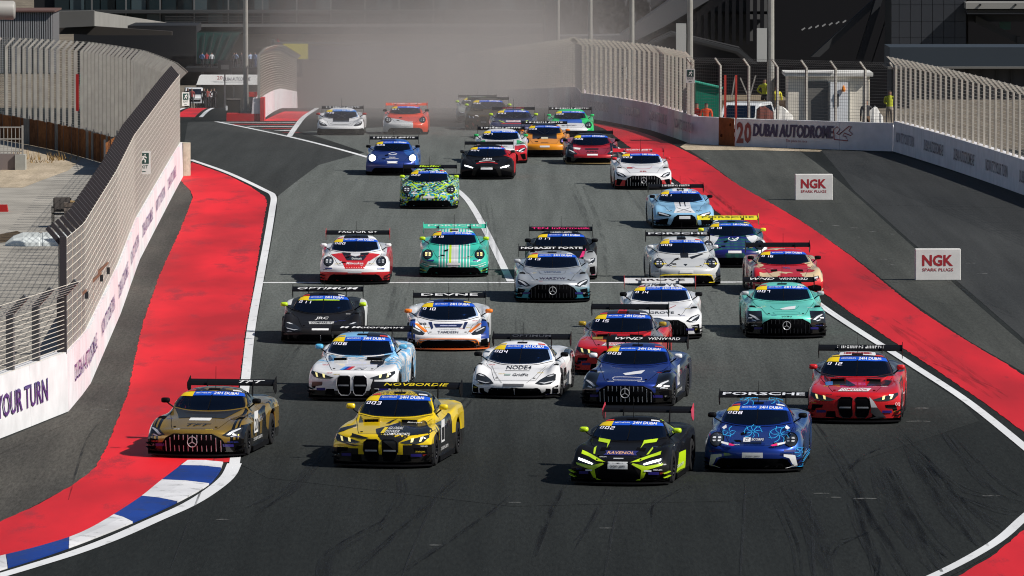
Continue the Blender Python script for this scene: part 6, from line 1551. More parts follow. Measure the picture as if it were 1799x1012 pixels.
# ================================================================ SERVICE AREA ON THE RIGHT
def boxat(name, x0, x1, y0, y1, Y, depth, mat, parent=None, ox=0):
    """upright box whose front face covers a rectangle seen at distance Y"""
    a, b = at(x0, y1, Y), at(x1, y0, Y)
    o = MB().box(a.x, b.x, Y, Y + depth, a.z, b.z).build(name, mat, parent)
    return o
m_cream = M('hut_render', (.78, .72, .62), .8, noise=.12, nscale=1.5)
m_white2 = M('hut_white', (.62, .61, .58), .7, noise=.1)
sh = empty('service_hut', (0, 0, 0), 0, 'cream flat-roofed hut with grey door behind the open mesh fence', 'hut')
YH = 314.0; zg = gz(YH)
a = at(1385, 120, YH); b = at(1528, 120, YH)
def part(x0, x1, z0, z1, y0, y1, nm, mat): return MB().box(x0, x1, YH + y0, YH + y1, zg + z0, zg + z1).build(nm, mat, sh)
W_ = b.x - a.x; X0 = a.x
part(X0, X0 + W_, 0, 2.62, 0, 3.2, 'wall', m_cream)
part(X0 - .16, X0 + W_ + .14, 2.621, 2.78, -.25, 3.4, 'roof', m_white2)
part(X0 - .16, X0 + W_ * .55, 2.781, 2.84, -.3, .3, 'roof_sheet', M('tarp_white', (.68, .67, .65), .7))
part(X0 + .76, X0 + 1.76, 0, 2.40, -.06, -.002, 'door', M('door_grey', (.17, .165, .155), .6, noise=.06))
part(X0 + .72, X0 + .755, 0, 2.45, -.09, -.002, 'door_frame', m_white2)
part(X0 + 1.84, X0 + 2.62, 0, 2.35, -.35, -.002, 'cabinet', M('cabinet_white', (.8, .82, .84), .5))
part(X0 + 2.0, X0 + 2.22, 1.3, 1.85, -.37, -.352, 'meter_box', m_postd)
part(X0 + 2.63, X0 + 2.70, 0, 2.40, -.3, -.22, 'downpipe', M('pipe_dark', (.12, .14, .14), .5))
part(X0 + 3.45, X0 + 3.55, 0, 2.4, -.06, -.002, 'conduit', m_post)
lm_ = MB().lathe([(.0, 0), (.07, .01), (.09, .1), (.06, .22), (.0, .3)], (0, 0, 0), 'z', 10).build('warning_lamp', M('amber_lamp', (.7, .22, .02), .3)); lm_.location = (X0 + 2.42, YH - .45, zg + 1.95); tag(lm_, 'amber warning lamp on the white cabinet', 'lamp')
# green shelter with a marshal
gs = empty('green_shelter', (0, 0, 0), 0, 'small green shelter with a sloping roof behind the fence corner', 'shelter'); YG = 305.0
a = at(1222, 202, YG); b = at(1267, 145, YG); c_ = at(1267, 156, YG); zb = gz(YG); m_gr = M('shelter_green', (.012, .17, .11), .6, noise=.1)
mb = MB().hexa([(a.x, YG, zb), (b.x, YG, zb), (b.x, YG + 1.5, zb), (a.x, YG + 1.5, zb), (a.x, YG, b.z), (b.x, YG, c_.z), (b.x, YG + 1.5, c_.z), (a.x, YG + 1.5, b.z)]); mb.build('shell', m_gr, gs)
MB().hexa([(a.x - .05, YG - .1, b.z + .003), (b.x + .08, YG - .1, c_.z - .01), (b.x + .08, YG + 1.6, c_.z - .01), (a.x - .05, YG + 1.6, b.z + .003), (a.x - .05, YG - .1, b.z + .05), (b.x + .08, YG - .1, c_.z + .04), (b.x + .08, YG + 1.6, c_.z + .04), (a.x - .05, YG + 1.6, b.z + .05)]).build('roof', M('shelter_roof', (.02, .26, .17), .5), gs)
p = at(1241, 180, 304); person((p.x, 304.0, gz(304)), R(170), 'stand', OSH, OSH, 'marshal in an orange overall beside the green shelter')
p = at(1224, 180, 304.3); person((p.x, 304.3, gz(304.3)), R(120), 'stand', (.35, .03, .02), DTR, 'person in dark red at the left end of the green shelter')
for i, px in enumerate((1274, 1293)):
    Yp = (300.9, 299.9)[i]; a = at(px, 205, Yp); t = at(px, 132, Yp)
    o = MB().bar((a.x, Yp, gz(Yp)), (a.x, Yp, t.z), .09).build('red_pole', M('pole_red', (.50, .05, .035), .5)); tag(o, ('red pole left of the gate opening', 'red pole right of the gate opening')[i], 'pole')
# white off-road car parked behind the wall
def suv(loc, rz, label, col=(.66, .67, .68)):
    r = empty('parked_car', loc, rz, label, 'car'); m = M('suv_white', col, .3, coat=.5)
    prof = [(-.0, .45), (0, .95), (.15, 1.08), (1.15, 1.16), (1.75, 1.72), (2.1, 1.82), (4.2, 1.80), (4.6, 1.15), (4.65, .5), (4.4, .42), (.2, .42)]
    mb = MB()
    for x in (-.92, -.86, .86, .92):
        s2 = 1 if abs(x) < .9 else 0
        mb.v += [(x * (.88 if z > 1.3 else 1), y, z - (.0 if s2 else .03)) for y, z in prof]
    n = len(prof)
    for i in range(3):
        for j in range(n): mb.f.append((i * n + j, i * n + (j + 1) % n, i * n + n + (j + 1) % n, i * n + n + j))
    mb.f += [tuple(range(n)), tuple(3 * n + j for j in reversed(range(n)))]
    mb.build('body', m, r)
    MB().add([(-.70, 1.20, 1.20), (.70, 1.20, 1.20), (.62, 1.72, 1.70), (-.62, 1.72, 1.70)], [(0, 1, 2, 3)]).build('windshield', m_glass, r).location = (0, -.02, .02)
    for sg in (-1, 1):
        MB().add([(sg * .93, 1.5, 1.2), (sg * .93, 4.2, 1.2), (sg * .83, 4.0, 1.68), (sg * .83, 1.9, 1.68)], [(0, 1, 2, 3)]).build('side_window', m_glass, r)
        MB().box(sg * .62 - .16, sg * .62 + .16, -.02, .0, .78, .92).build('headlight', m_lamp, r)
        MB().box(sg * 1.04 - .1, sg * 1.04 + .1, 1.45, 1.6, 1.15, 1.32).build('mirror', m, r)
        for y in (.9, 3.7):
            w = link('wheel', TYRE, m_tyre, r); w.location = (sg * .80, y, .36); link('rim', RIM, m_rim, w)
    MB().box(-.5, .5, -.03, -.001, .62, .78).build('grille', m_void, r)
    return r
p = at(1288, 200, 306); suv((p.x, 306.0, gz(306) - .25), R(-14), 'white off-road car parked behind the wall near the red poles')
# low brick wall, people, rubble
bw = empty('brick_wall', (0, 0, 0), 0, 'low brown block wall behind the open mesh fence', 'wall'); YB = 319.0
a = at(1268, 176, YB); b = at(1420, 183, YB)
bk = MB().box(-.195, .195, 0, .2, -.09, .09).mesh('block'); bms = [M('block_brown_a', (.16, .115, .085), .9, noise=.2), M('block_brown_b', (.12, .085, .065), .9, noise=.2)]
nx = int((b.x - a.x) / .4)
for j in range(9):
    for i in range(nx):
        z = a.z - .1 - j * .19
        if z < gz(YB) - .1: continue
        o = link('block', bk, bms[(i * 7 + j * 3 + (i * j) % 2) % 2], bw); o.location = (a.x + .2 + i * .4 + (.2 if j % 2 else 0), YB, z)
p = at(1343, 165, 321); person((p.x, 321.0, p.z - 1.0), R(150), 'akimbo', YSH, DTR, 'marshal in a yellow vest standing on the mound left of the tall lamp post')
p = at(1364, 172, 322); person((p.x, 322.0, p.z - 1.15), R(200), 'stand', (.55, .5, .03), (.4, .36, .03), 'marshal in yellow partly hidden by the lamp post')
mound = empty('earth_mound', (0, 0, 0)); mound['kind'] = 'structure'
a = at(1260, 181, 320); b = at(1400, 181, 320)
MB().hexa([(a.x - 1, 319.7, gz(320)), (b.x + .3, 319.7, gz(320)), (b.x + .3, 332, gz(332)), (a.x - 1, 332, gz(332)), (a.x - .5, 320, a.z - .05), (b.x, 320, a.z - .05), (b.x - .3, 331, a.z - .05), (a.x, 331, a.z - .05)]).build('mound', M('mound_earth', (.20, .16, .11), .9, noise=.3), mound)
p = at(1522, 185, 309); person((p.x, 309.0, gz(309)), R(190), 'stand', DSH, (.12, .07, .04), 'person in black standing right of the hut')
p = at(1563, 180, 312); person((p.x, 312.0, gz(312) + .35), R(170), 'lean', YSH, (.3, .25, .2), 'marshal in yellow by the fence corner right of the hut')
for i, (x0, x1, y0, y1, Y, col, lb) in enumerate(((1360, 1394, 184, 204, 305, (.66, .64, .60), 'crumpled white sheet leaning behind the wall'), (1330, 1366, 184, 204, 306, (.16, .06, .05), 'dark red tarpaulin heap behind the wall'), (1530, 1552, 186, 206, 308, (.58, .57, .55), 'white sacks piled right of the hut'))):
    a, b = at(x0, y1, Y), at(x1, y0, Y); mb = MB(); rr3 = random.Random(i); n = 7
    for j in range(n + 1):
        for k in range(4):
            t = j / n; mb.v.append((a.x + (b.x - a.x) * t + rr3.uniform(-.04, .04), Y + k * .35 + rr3.uniform(-.05, .05), gz(Y) + (0 if k in (0, 3) else (b.z - gz(Y)) * (1 - .5 * abs(t - .35)) + rr3.uniform(-.12, .08))))
    for j in range(n):
        for k in range(3): mb.f.append((4 * j + k, 4 * j + k + 1, 4 * j + 5 + k, 4 * j + 4 + k))
    tag(mb.build('tarpaulin', M('tarp%d' % i, col, .8, noise=.2, nscale=3)), lb, 'tarpaulin')
for i, (x0, y0, x1, y1) in enumerate(((1301, 137, 1317, 175), (1328, 133, 1317, 172), (1292, 135, 1286, 172))):
    a, b = at(x0, y0, 318), at(x1, y1, 318)
    tag(MB().bar((a.x, 318.3, a.z), (b.x, 318.3, b.z), .06).build('steel_pole', m_post), ('leaning steel pole behind the red poles, slanting right', 'leaning steel pole with a cross piece', 'upright steel pole beside the right red pole')[i], 'pole')
# lamp posts
def lamp_post(px, py, Y, r0, label, box=False):
    b = at(px, py, Y); z0 = gz(Y); r = empty('lamp_post', (b.x, Y, z0), 0, label, 'lamp post', 'tall lamp posts round the circuit')
    MB().tube([(0, 0, 0), (0, 0, 6), (0, 0, 13)], [r0, r0 * .85, r0 * .7], 12).build('pole', M('pole_galv', (.33, .32, .29), .5, .3, noise=.1), r)
    MB().tube([(0, 0, 0), (0, 0, .35)], r0 * 1.7, 12).build('base', m_post, r)
    for sg in (-1, 1): MB().box(sg * .7 - .35, sg * .7 + .35, -.12, .12, 12.95, 13.1).build('floodlight', m_post, r)
    if box: MB().box(-.62, -.17, -.1, .2, box, box + 1.5).build('switch_box', M('switch_grey', (.42, .42, .40), .6), r)
lamp_post(432, 190, 352, .13, 'tall lamp post beside the pit wall on the left')
lamp_post(980, 150, 430, .13, 'tall lamp post farthest into the dust on the right')
lamp_post(1037, 150, 392, .14, 'second lamp post from the dust above the long fence')
lamp_post(1110, 150, 350, .14, 'lamp post rising above the middle of the long fence')
lamp_post(1212, 150, 318, .15, 'lamp post at the corner of the right-hand fence', 3.4)
lamp_post(1354, 170, 317, .17, 'thick lamp post left of the cream hut', 3.2)
# grey pipe end at the upper left
p = at(4, 18, 150); o = MB().lathe([(.0, 0), (.17, .01), (.20, .05), (.20, 2.0)], (0, 0, 0), 'x', 20).build('speaker_tube', M('tube_grey', (.30, .29, .27), .5), None, True); o.rotation_euler = (0, 0, R(180)); o.location = (p.x + .28, 150, p.z); tag(o, 'grey rounded pipe end poking in at the upper left corner', 'pipe')
pst = MB().bar((p.x - 1.2, 150, 0), (p.x - 1.2, 150, p.z), .12).build('pipe_stand', m_post); tag(pst, 'upright steel stand carrying the grey pipe', 'post')

# ================================================================ PIT COMPLEX ON THE LEFT
m_dglass = M('dark_glazing', (.010, .022, .028), .12); m_dark = M('cladding_and_shade', (.018, .019, .022), .7); m_conc = M('pale_concrete', (.13, .127, .12), .8, noise=.08, nscale=.3)  # m_dark: dark cladding, also the colour for recess and soffit shade
m_mull = M('mullion', (.05, .053, .056), .6); m_beige = M('beige_render', (.30, .27, .22), .8, noise=.06, nscale=.2); m_slab = M('slab_white', (.13, .13, .13), .7)
pit = empty('pit_building', (0, 0, 0), 0, 'long dark glazed pit building across the back on the left', 'building')
YP = 800.0
boxat('backing', 60, 1010, -400, 60, YP + 1, 14, m_dark, pit)
for k in range(34):
    x0 = 95 + k * 27
    for j, (y0, y1) in enumerate(((-40, -4), (0, 17), (25, 42))):
        boxat('pane', x0 + 1, x0 + 26, y0, y1, YP + .6, .12, m_dglass if (k * 5 + j * 3) % 4 else M('blind_glazing', (.05, .075, .085), .25), pit)
boxat('floor_slab', 60, 1010, 18, 23.5, YP - 1.2, 2.0, m_mull, pit)
boxat('floor_slab', 290, 1010, 42.5, 47.5, YP - 2.0, 3.0, m_slab, pit)
for k in range(14):
    x0 = 160 + k * 60; boxat('mullion', x0, x0 + 2.2, -60, 42, YP - .1, .25, m_slab, pit)
for yy in (29, 33, 37): boxat('railing', 290, 700, yy, yy + 1.1, YP - 1.9, .1, m_mull, pit)
boxat('ground_floor_shade', 130, 345, 56, 150, YP - 2, 8, m_dark, pit)  # solid dark box stands for the shaded recess under the canopy
boxat('rear_wall', 345, 1060, 48, 196, YP + 4, 4, m_beige, pit)
for x0, x1, y0, y1 in ((425, 470, 66, 88), (520, 580, 66, 88)): boxat('window_panel', x0, x1, y0, y1, YP + 3.8, .15, M('beige_dark', (.28, .25, .2), .8), pit)
a = [at(345, 58, YP - 8), at(422, 58, YP - 8), at(392, 112, YP - 8), at(345, 112, YP - 8)]
mb = MB().add([(q.x, q.y, q.z) for q in a] + [(q.x, q.y + 5, q.z) for q in a], [(0, 1, 2, 3), (4, 5, 6, 7), (0, 1, 5, 4), (1, 2, 6, 5), (2, 3, 7, 6), (3, 0, 4, 7)]); mb.build('slanted_glass_bay', M('green_glazing', (.012, .06, .055), .12), pit)
for k in range(6):
    t = k / 5; p_ = at(345 + 77 * t, 58, YP - 8.15); q_ = at(345 + 47 * t, 112, YP - 8.15); MB().bar(p_, q_, .10).build('mullion', m_mull, pit)
boxat('balcony_deck', 325, 470, 119, 126, YP - 14, 12, m_dark, pit)
boxat('undercroft_shade', 320, 470, 126, 141, YP - 6, 6, m_void, pit)  # solid black box stands for the shade below the balcony deck
boxat('pillar', 353, 357, 126, 192, YP - 13, .6, m_mull, pit)
boxat('canopy_soffit', 97, 345, 45, 58, 640, 10, m_dark, pit)  # shade beneath the canopy, put in as a dark box
# concrete canopy
cn = empty('concrete_canopy', (0, 0, 0), 0, 'pale concrete canopy slab projecting from the pit building', 'canopy')
def slant(name, pts, Y, depth, mat, par):
    q = [at(x, y, Y) for x, y in pts]; n = len(q); mb = MB(); mb.v = [tuple(p) for p in q] + [(p.x, p.y + depth, p.z) for p in q]
    mb.f = [tuple(range(n)), tuple(reversed(range(n, 2 * n)))] + [(i, (i + 1) % n, n + (i + 1) % n, n + i) for i in range(n)]
    return mb.build(name, mat, par)
slant('front_fascia', [(94, 20), (165, 19), (165, 46), (94, 49)], 600, 1.2, m_conc, cn)
A_, B_, C__, D__ = at(165.2, 45.5, 601), at(302, 55, 700), at(302, 41, 700), at(165.2, 19.5, 601)
mb = MB(); mb.add([A_, B_, C__, D__] + [p + Vector((-1.2, .5, -.1)) for p in (A_, B_, C__, D__)], [(0, 1, 2, 3), (7, 6, 5, 4), (0, 1, 5, 4), (1, 2, 6, 5), (2, 3, 7, 6), (3, 0, 4, 7)]); mb.build('side_fascia', M('fascia_lit', (.24, .235, .22), .8, noise=.08, nscale=.3), cn)  # paler concrete than the front: the sunlit side is put into the colour
slant('soffit', [(97, 57), (97, 49.3), (165, 46.3), (302, 55.3), (302, 62), (165, 62)], 603, 1.0, M('soffit_shade', (.045, .04, .036), .8), cn)  # underside shade painted as a dark sheet
boxat('support_wall', 94, 98, 49, 130, 604, 1, m_conc, cn)
rbw = empty('ribbed_building', (0, 0, 0), 0, 'grey building with closely ribbed cladding at the upper left', 'building'); YR = 430
boxat('wall', -80, 93, 22, 130, YR + .4, 6, M('rib_grey', (.13, .13, .135), .7), rbw)
boxat('coping', -80, 96, 18.5, 21.5, YR - .05, 6.6, M('coping_brown', (.12, .07, .06), .7), rbw)
for k in range(26): boxat('rib', -8 + k * 3.9, -6.4 + k * 3.9, 22, 128, YR + .15, .24, M('rib_pale', (.30, .30, .31), .6), rbw)
# tent with circuit name, scoreboards, gantry sign
tn = empty('white_marquee', (0, 0, 0), 0, 'white marquee with the circuit name behind the pit lane', 'marquee'); YT = 760
a, b = at(345, 190, YT), at(470, 134, YT)
MB().hexa([(a.x, YT, a.z + 2.5), (b.x, YT, a.z + 2.5), (b.x, YT + 6, a.z + 2.5), (a.x, YT + 6, a.z + 2.5), (a.x + .3, YT + .6, b.z), (b.x - .3, YT + .6, b.z), (b.x - .3, YT + 5, b.z), (a.x + .3, YT + 5, b.z)]).build('roof', M('marquee_white', (.58, .58, .57), .7), tn)
for x in (a.x + .1, a.x + 4, b.x - .1): MB().bar((x, YT + .1, gz(YT)), (x, YT + .1, a.z + 2.5), .12).build('leg', m_mull, tn)
vs, fs, _a = TEXT[('DUBAI AUTODROME', .014, .12)]; me = bpy.data.meshes.new('lettering'); a2, b2 = at(392, 142, YT - .05), at(440, 136, YT - .05)
me.from_pydata([(a2.x + (b2.x - a2.x) * u, YT - .05 + .1, a2.z + (b2.z - a2.z) * v) for u, v in vs], [], fs); link('lettering', me, m_inkd, tn)
vs, fs, _a = TEXT[('20', .014, 0.)]; me = bpy.data.meshes.new('lettering'); a2, b2 = at(381, 140, YT - .05), at(391, 133.5, YT - .05)
me.from_pydata([(a2.x + (b2.x - a2.x) * u, YT - .05 + .1, a2.z + (b2.z - a2.z) * v) for u, v in vs], [], fs); link('lettering', me, C((.35, .02, .03)), tn)
for i, (x0, x1, y0, y1, Y, lb) in enumerate(((383, 407, 106, 131, 700, 'black signal box hanging left of the lamp post'), (478, 499, 108, 133, 560, 'black signal box above the pit wall fence'), (500, 530, 104, 135, 600, 'dark grey cabinet under the yellow gantry sign'))):
    r = empty('signal_box', (0, 0, 0), 0, lb, 'signal box'); boxat('case', x0, x1, y0, y1, Y, .8, m_dark, r); boxat('screen', x0 + 5, x1 - 5, y0 + 8, y1 - 9, Y - .06, .05, M('screen_grey', (.10, .10, .10), .4), r)
    boxat('bracket', (x0 + x1) / 2 - 1, (x0 + x1) / 2 + 1, y1, 205, Y + .3, .2, m_postd, r)
gn = empty('gantry', (0, 0, 0), 0, 'gantry across the track with a yellow sign, fading into the dust', 'gantry'); YN = 520
boxat('yellow_sign', 498, 541, 77, 104, YN, .3, M('gantry_yellow', (.62, .55, .03), .6), gn); boxat('dark_sign', 543, 900, 80, 106, YN + .05, .3, M('gantry_grey', (.06, .06, .07), .6), gn); boxat('beam', 476, 1010, 74, 77, YN + .1, .5, m_postd, gn)
boxat('leg', 478, 482, 70, 200, YN + .1, .4, m_postd, gn); boxat('leg', 1000, 1004, 70, 200, YN + .1, .4, m_postd, gn)
fl = empty('flag', (0, 0, 0), 0, 'red flag on a pole above the gantry', 'flag'); boxat('flag_pole', 486.6, 487.6, 62, 92, YN + .2, .06, m_postd, fl)
a, b, c_ = at(487, 66, YN + .2), at(496, 82, YN + .2), at(487, 82, YN + .2)
mb = MB(); mb.add([a, b, c_, a + Vector((0, .03, 0)), b + Vector((0, .03, 0)), c_ + Vector((0, .03, 0))], [(0, 1, 2), (3, 5, 4), (0, 1, 4, 3), (1, 2, 5, 4), (2, 0, 3, 5)]); mb.build('cloth', M('flag_red', (.40, .04, .04), .8), fl)
# pit wall, red barrier, pit lane
pw = ground(459, 213)
PW = [(pw.x, pw.y), (-12.7, 386), (-14.2, 471)]
wall(PW, 1.1, .4, 'pale pit wall running back into the dust on the left', [m_wallp], step=6)
fence(PW, 1.1, 2.1, 'cream fence on the pit wall left of the dust', 2.0, .4, .12, .5, m_post, m_wire, .12, .008)
rb = empty('red_barrier', (0, 0, 0), 0, 'red painted barrier block at the end of the pit wall', 'barrier'); m_rb = M('barrier_red', (.50, .03, .035), .6, noise=.1)
a, b = at(398, 212, pw.y), at(457, 199, pw.y); MB().box(a.x, b.x, pw.y, pw.y + 1.2, gz(pw.y), gz(pw.y) + .36).build('front_block', m_rb, rb)
MB().box(b.x + .005, b.x + .2, pw.y - .1, pw.y + 1.5, gz(pw.y), gz(pw.y) + 1.12).build('end_post', m_rb, rb)
fx = empty('fire_point', (0, 0, 0), 0, 'red fire point box on a stand behind the red barrier', 'fire point'); boxat('cover', 437, 451, 162, 170, pw.y + 2, .5, M('fire_red', (.55, .04, .03), .5), fx); boxat('cabinet', 439, 449, 170, 188, pw.y + 2.05, .4, M('fire_grey', (.25, .23, .22), .6), fx); boxat('leg', 443, 445, 188, 206, pw.y + 2.1, .2, m_rb, fx)
sc_ = empty('mesh_screen', (0, 0, 0), 0, 'dark mesh screen panel left of the fire point', 'screen'); boxat('panel', 398, 422, 175, 199, pw.y + 1.6, .06, M('screen_mesh', (.06, .06, .055), .8), sc_); boxat('top_rail', 397, 423, 173.5, 175, pw.y + 1.58, .1, m_post, sc_)
mk = boxat('marker_post', 396.5, 399.5, 186, 194, pw.y - .3, .12, M('marker_white', (.7, .7, .7), .6)); tag(mk, 'small white marker post at the corner of the red barrier', 'post')
strip('pit_lane_stripe', [(-16.2, 352), (-18.5, 430), (-23.5, 560), (-27, 700)], 1.0, .012, m_red, 0, True)
for dx in (-.8, .8): strip('pit_lane_line', [(-16.2 + dx, 352), (-18.5 + dx, 430), (-23.5 + dx, 560), (-27 + dx, 700)], .2, .014, m_line, 0, True)
sheet_w('pit_lane', [(-25, 330), (-13.2, 345), (-12.6, 420), (-13, 560), (-16, 740), (-60, 740), (-50, 500), (-38, 400)], .006, m_track, 12)
# people on the balcony and in the pit lane
bal = [(355, BSH, 'akimbo', 'spectator in a blue shirt, leftmost on the pit balcony'), (363, RSH, 'stand', 'spectator in a red shirt on the pit balcony'), (372, WSH, 'stand', 'spectator in a white shirt next to the red shirt on the balcony'), (411, DSH, 'stand', 'spectator in dark clothes left of the lamp post on the balcony'),
       (414.5, (.25, .32, .48), 'akimbo', 'spectator in a pale blue shirt left of the lamp post on the balcony'), (424, DSH, 'lean', 'spectator in black right against the lamp post on the balcony'), (434, (.30, .36, .5), 'stand', 'spectator in a grey-blue shirt just right of the lamp post'), (440, (.32, .4, .55), 'akimbo', 'spectator in a light blue shirt near the right end of the balcony'), (448, (.2, .28, .5), 'stand', 'spectator in a blue shirt at the right end of the balcony')]
for i, (px, sh_, po, lb) in enumerate(bal):
    q = at(px, 119, YP - 13); person((q.x, YP - 13, q.z), R(150 + 25 * (i % 4)), po, sh_, DTR if i != 8 else (.08, .12, .25), lb, 'spectators on the pit balcony')
YL = 640
pl = [(330, DSH, 'stand', 'crew member in black at the left edge of the pit lane'), (337, (.25, .04, .04), 'walk', 'crew member in dark red beside the white car in the pit lane'), (346, WSH, 'walk', 'person in a white shirt walking behind the white pit lane car'), (358, DSH, 'stand', 'crew member in black right of the white pit lane car'), (364, (.3, .05, .04), 'stand', 'crew member with a red top in the pit lane'), (371, WSH, 'walk', 'person in a white shirt walking in the middle of the pit lane'), (376, DSH, 'akimbo', 'crew member in black at the right side of the pit lane')]
for i, (px, sh_, po, lb) in enumerate(pl):
    Y = YL + (i % 3) * 14; q = at(px, 190, Y); person((q.x, Y, gz(Y)), R(150 + 30 * (i % 3)), po, sh_, DTR, lb, 'crew standing in the pit lane', 1.06)
q = at(343, 185, 665); suv((q.x, 665, gz(665)), R(5), 'white car parked among the crew in the pit lane')

# ================================================================ GRANDSTAND ON THE RIGHT
gd = empty('grandstand', (0, 0, 0), 0, 'huge dark grandstand with raking columns behind the right-hand fence', 'grandstand'); YS = 480
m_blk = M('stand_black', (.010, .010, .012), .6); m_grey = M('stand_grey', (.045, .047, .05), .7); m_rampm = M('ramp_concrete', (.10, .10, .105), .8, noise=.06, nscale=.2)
boxat('rear_mass', 955, 1600, -500, 205, YS + 8, 12, m_blk, gd)
boxat('pale_wall', 1215, 1350, -60, 72, YS + 5, 2, M('stand_pale', (.11, .112, .116), .7), gd)
boxat('pale_band', 1215, 1352, 20, 25, YS + 4.4, .4, m_blk, gd)
for k in range(11): boxat('column', 1224 + k * 12.4, 1231 + k * 12.4, -60, 78, YS + 4, .5, m_blk, gd)
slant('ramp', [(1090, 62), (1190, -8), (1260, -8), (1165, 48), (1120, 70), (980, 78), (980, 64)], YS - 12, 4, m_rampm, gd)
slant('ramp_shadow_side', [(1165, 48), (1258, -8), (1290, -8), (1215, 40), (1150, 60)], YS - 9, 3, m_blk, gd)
slant('seating_bank', [(960, 62), (1090, 55), (1180, -10), (960, -10)], YS - 6, 6, M('seats_dark', (.045, .045, .05), .8, noise=.3, nscale=1.2), gd)
slant('lower_bank', [(1090, 108), (1150, 70), (1180, 56), (1300, 84), (1330, 112)], YS - 14, 3, M('bank_dark', (.03, .03, .032), .8), gd)
slant('lower_edge', [(1150, 72), (1182, 57), (1300, 87), (1330, 112), (1322, 112), (1296, 91), (1182, 61), (1154, 75)], YS - 14.6, .5, m_grey, gd)
slant('stair_beam', [(1440, 100), (1560, -10), (1545, -10), (1425, 100)], YS - 2, 1.5, m_grey, gd)
slant('stair_beam', [(1505, 105), (1540, -5), (1552, -5), (1517, 105)], YS - 3, 1.5, M('beam_dark', (.03, .032, .036), .6), gd)
slant('stair_beam', [(1532, 112), (1570, -5), (1582, -5), (1548, 112)], YS - 4, 1.5, m_blk, gd)
for k in range(9): slant('tread_light', [(1408 + k * 12, 52 - k * 2.2), (1414 + k * 12, 48 - k * 2.2), (1415 + k * 12, 50 - k * 2.2), (1409 + k * 12, 54 - k * 2.2)], YS + 3.8, .3, M('tread', (.3, .3, .3), .6), gd)
slant('head_frame', [(1562, 0), (1586, -6), (1588, 14), (1580, 22), (1560, 24)], YS - 5, 2, m_blk, gd)
ob = empty('panelled_building', (0, 0, 0), 0, 'grey-blue panelled block at the upper right', 'building'); YO = 440
m_panel = M('panel_grey', (.028, .031, .038), .5, noise=.05, nscale=.4)
boxat('core', 1566, 1699, -60, 84, YO + .3, 8, m_blk, ob)
for i in range(7):
    for j in range(4):
        boxat('panel', max(1566, 1560 + i * 19.6) + .35, 1579.6 + i * 19.6 - .35, -20.6 + j * 29 + .3, 8.4 + j * 29 - .3 if j < 3 else 83, YO, .25, m_panel, ob)
lo = empty('low_block', (0, 0, 0), 0, 'long low grey-blue block behind the right edge fence', 'building')
boxat('upper_wall', 1563, 1960, 83, 118, YO - 22, 6, M('low_blue', (.038, .048, .060), .6, noise=.04, nscale=.3), lo); boxat('ledge', 1560, 1960, 118, 121, YO - 23, 6.4, m_conc, lo); boxat('lower_wall', 1566, 1960, 121, 175, YO - 21.5, 5, M('low_grey', (.06, .062, .068), .7), lo)
for k in range(12): boxat('joint_post', 1620 + k * 26, 1622 + k * 26, 122, 174, YO - 21.7, .18, m_grey, lo)
rt = empty('terrace_building', (0, 0, 0), 0, 'building with white balcony band at the upper right corner', 'building')
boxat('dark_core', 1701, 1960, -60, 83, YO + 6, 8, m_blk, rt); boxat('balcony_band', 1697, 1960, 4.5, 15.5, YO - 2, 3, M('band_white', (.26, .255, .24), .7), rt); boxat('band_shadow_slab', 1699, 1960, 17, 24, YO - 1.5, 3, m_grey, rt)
boxat('inner_slab', 1700, 1960, 25, 38, YO + 1, 3, M('slab_lilac', (.04, .043, .05), .6), rt); boxat('green_window', 1756, 1776, 38, 52, YO + 4, .3, M('window_teal', (.02, .09, .09), .2), rt)
slant('stair_flank', [(1714, 27), (1792, 66), (1790, 78), (1714, 40)], YO + .5, 1.2, m_grey, rt); boxat('end_post', 1787, 1793, 64, 80, YO + .3, 1, m_grey, rt)
for i, px in enumerate((1722, 1784)):
    q = at(px, 8.5, YO - 2.05); MB().lathe([(0, 0), (.07, 0), (.07, .1)], (0, 0, 0), 'y', 10).build('round_vent', m_dark, rt).location = (q.x, YO - 2.12, q.z)
# far spectators on the seating bank: a crowd that reads as one mass
cb = MB(); rc = random.Random(21)
for k in range(170):
    px = rc.uniform(985, 1140); py = rc.uniform(-5, 56)
    if py > 58 - (px - 1080) * .6 and px > 1080: continue
    q = at(px, py, YS - 6.2); w = .19; h = .5
    cb.add([(q.x - w, q.y, q.z - h), (q.x + w, q.y, q.z - h), (q.x + w * .9, q.y, q.z + h * .4), (q.x + .1, q.y, q.z + h * .55), (q.x + .09, q.y, q.z + h), (q.x - .09, q.y, q.z + h), (q.x - .1, q.y, q.z + h * .55), (q.x - w * .9, q.y, q.z + h * .4),
            (q.x - w, q.y - .2, q.z - h), (q.x + w, q.y - .2, q.z - h), (q.x + w * .9, q.y - .2, q.z + h * .4), (q.x + .1, q.y - .2, q.z + h * .55), (q.x + .09, q.y - .2, q.z + h), (q.x - .09, q.y - .2, q.z + h), (q.x - .1, q.y - .2, q.z + h * .55), (q.x - w * .9, q.y - .2, q.z + h * .4)],
           [tuple(range(8)), tuple(range(15, 7, -1))] + [(i, (i + 1) % 8, 8 + (i + 1) % 8, 8 + i) for i in range(8)])
tag(cb.build('crowd', M('crowd_clothes', (.10, .095, .10), .9, noise=.9, nscale=1.7)), 'far-off crowd on the dark seating bank', kind='stuff')

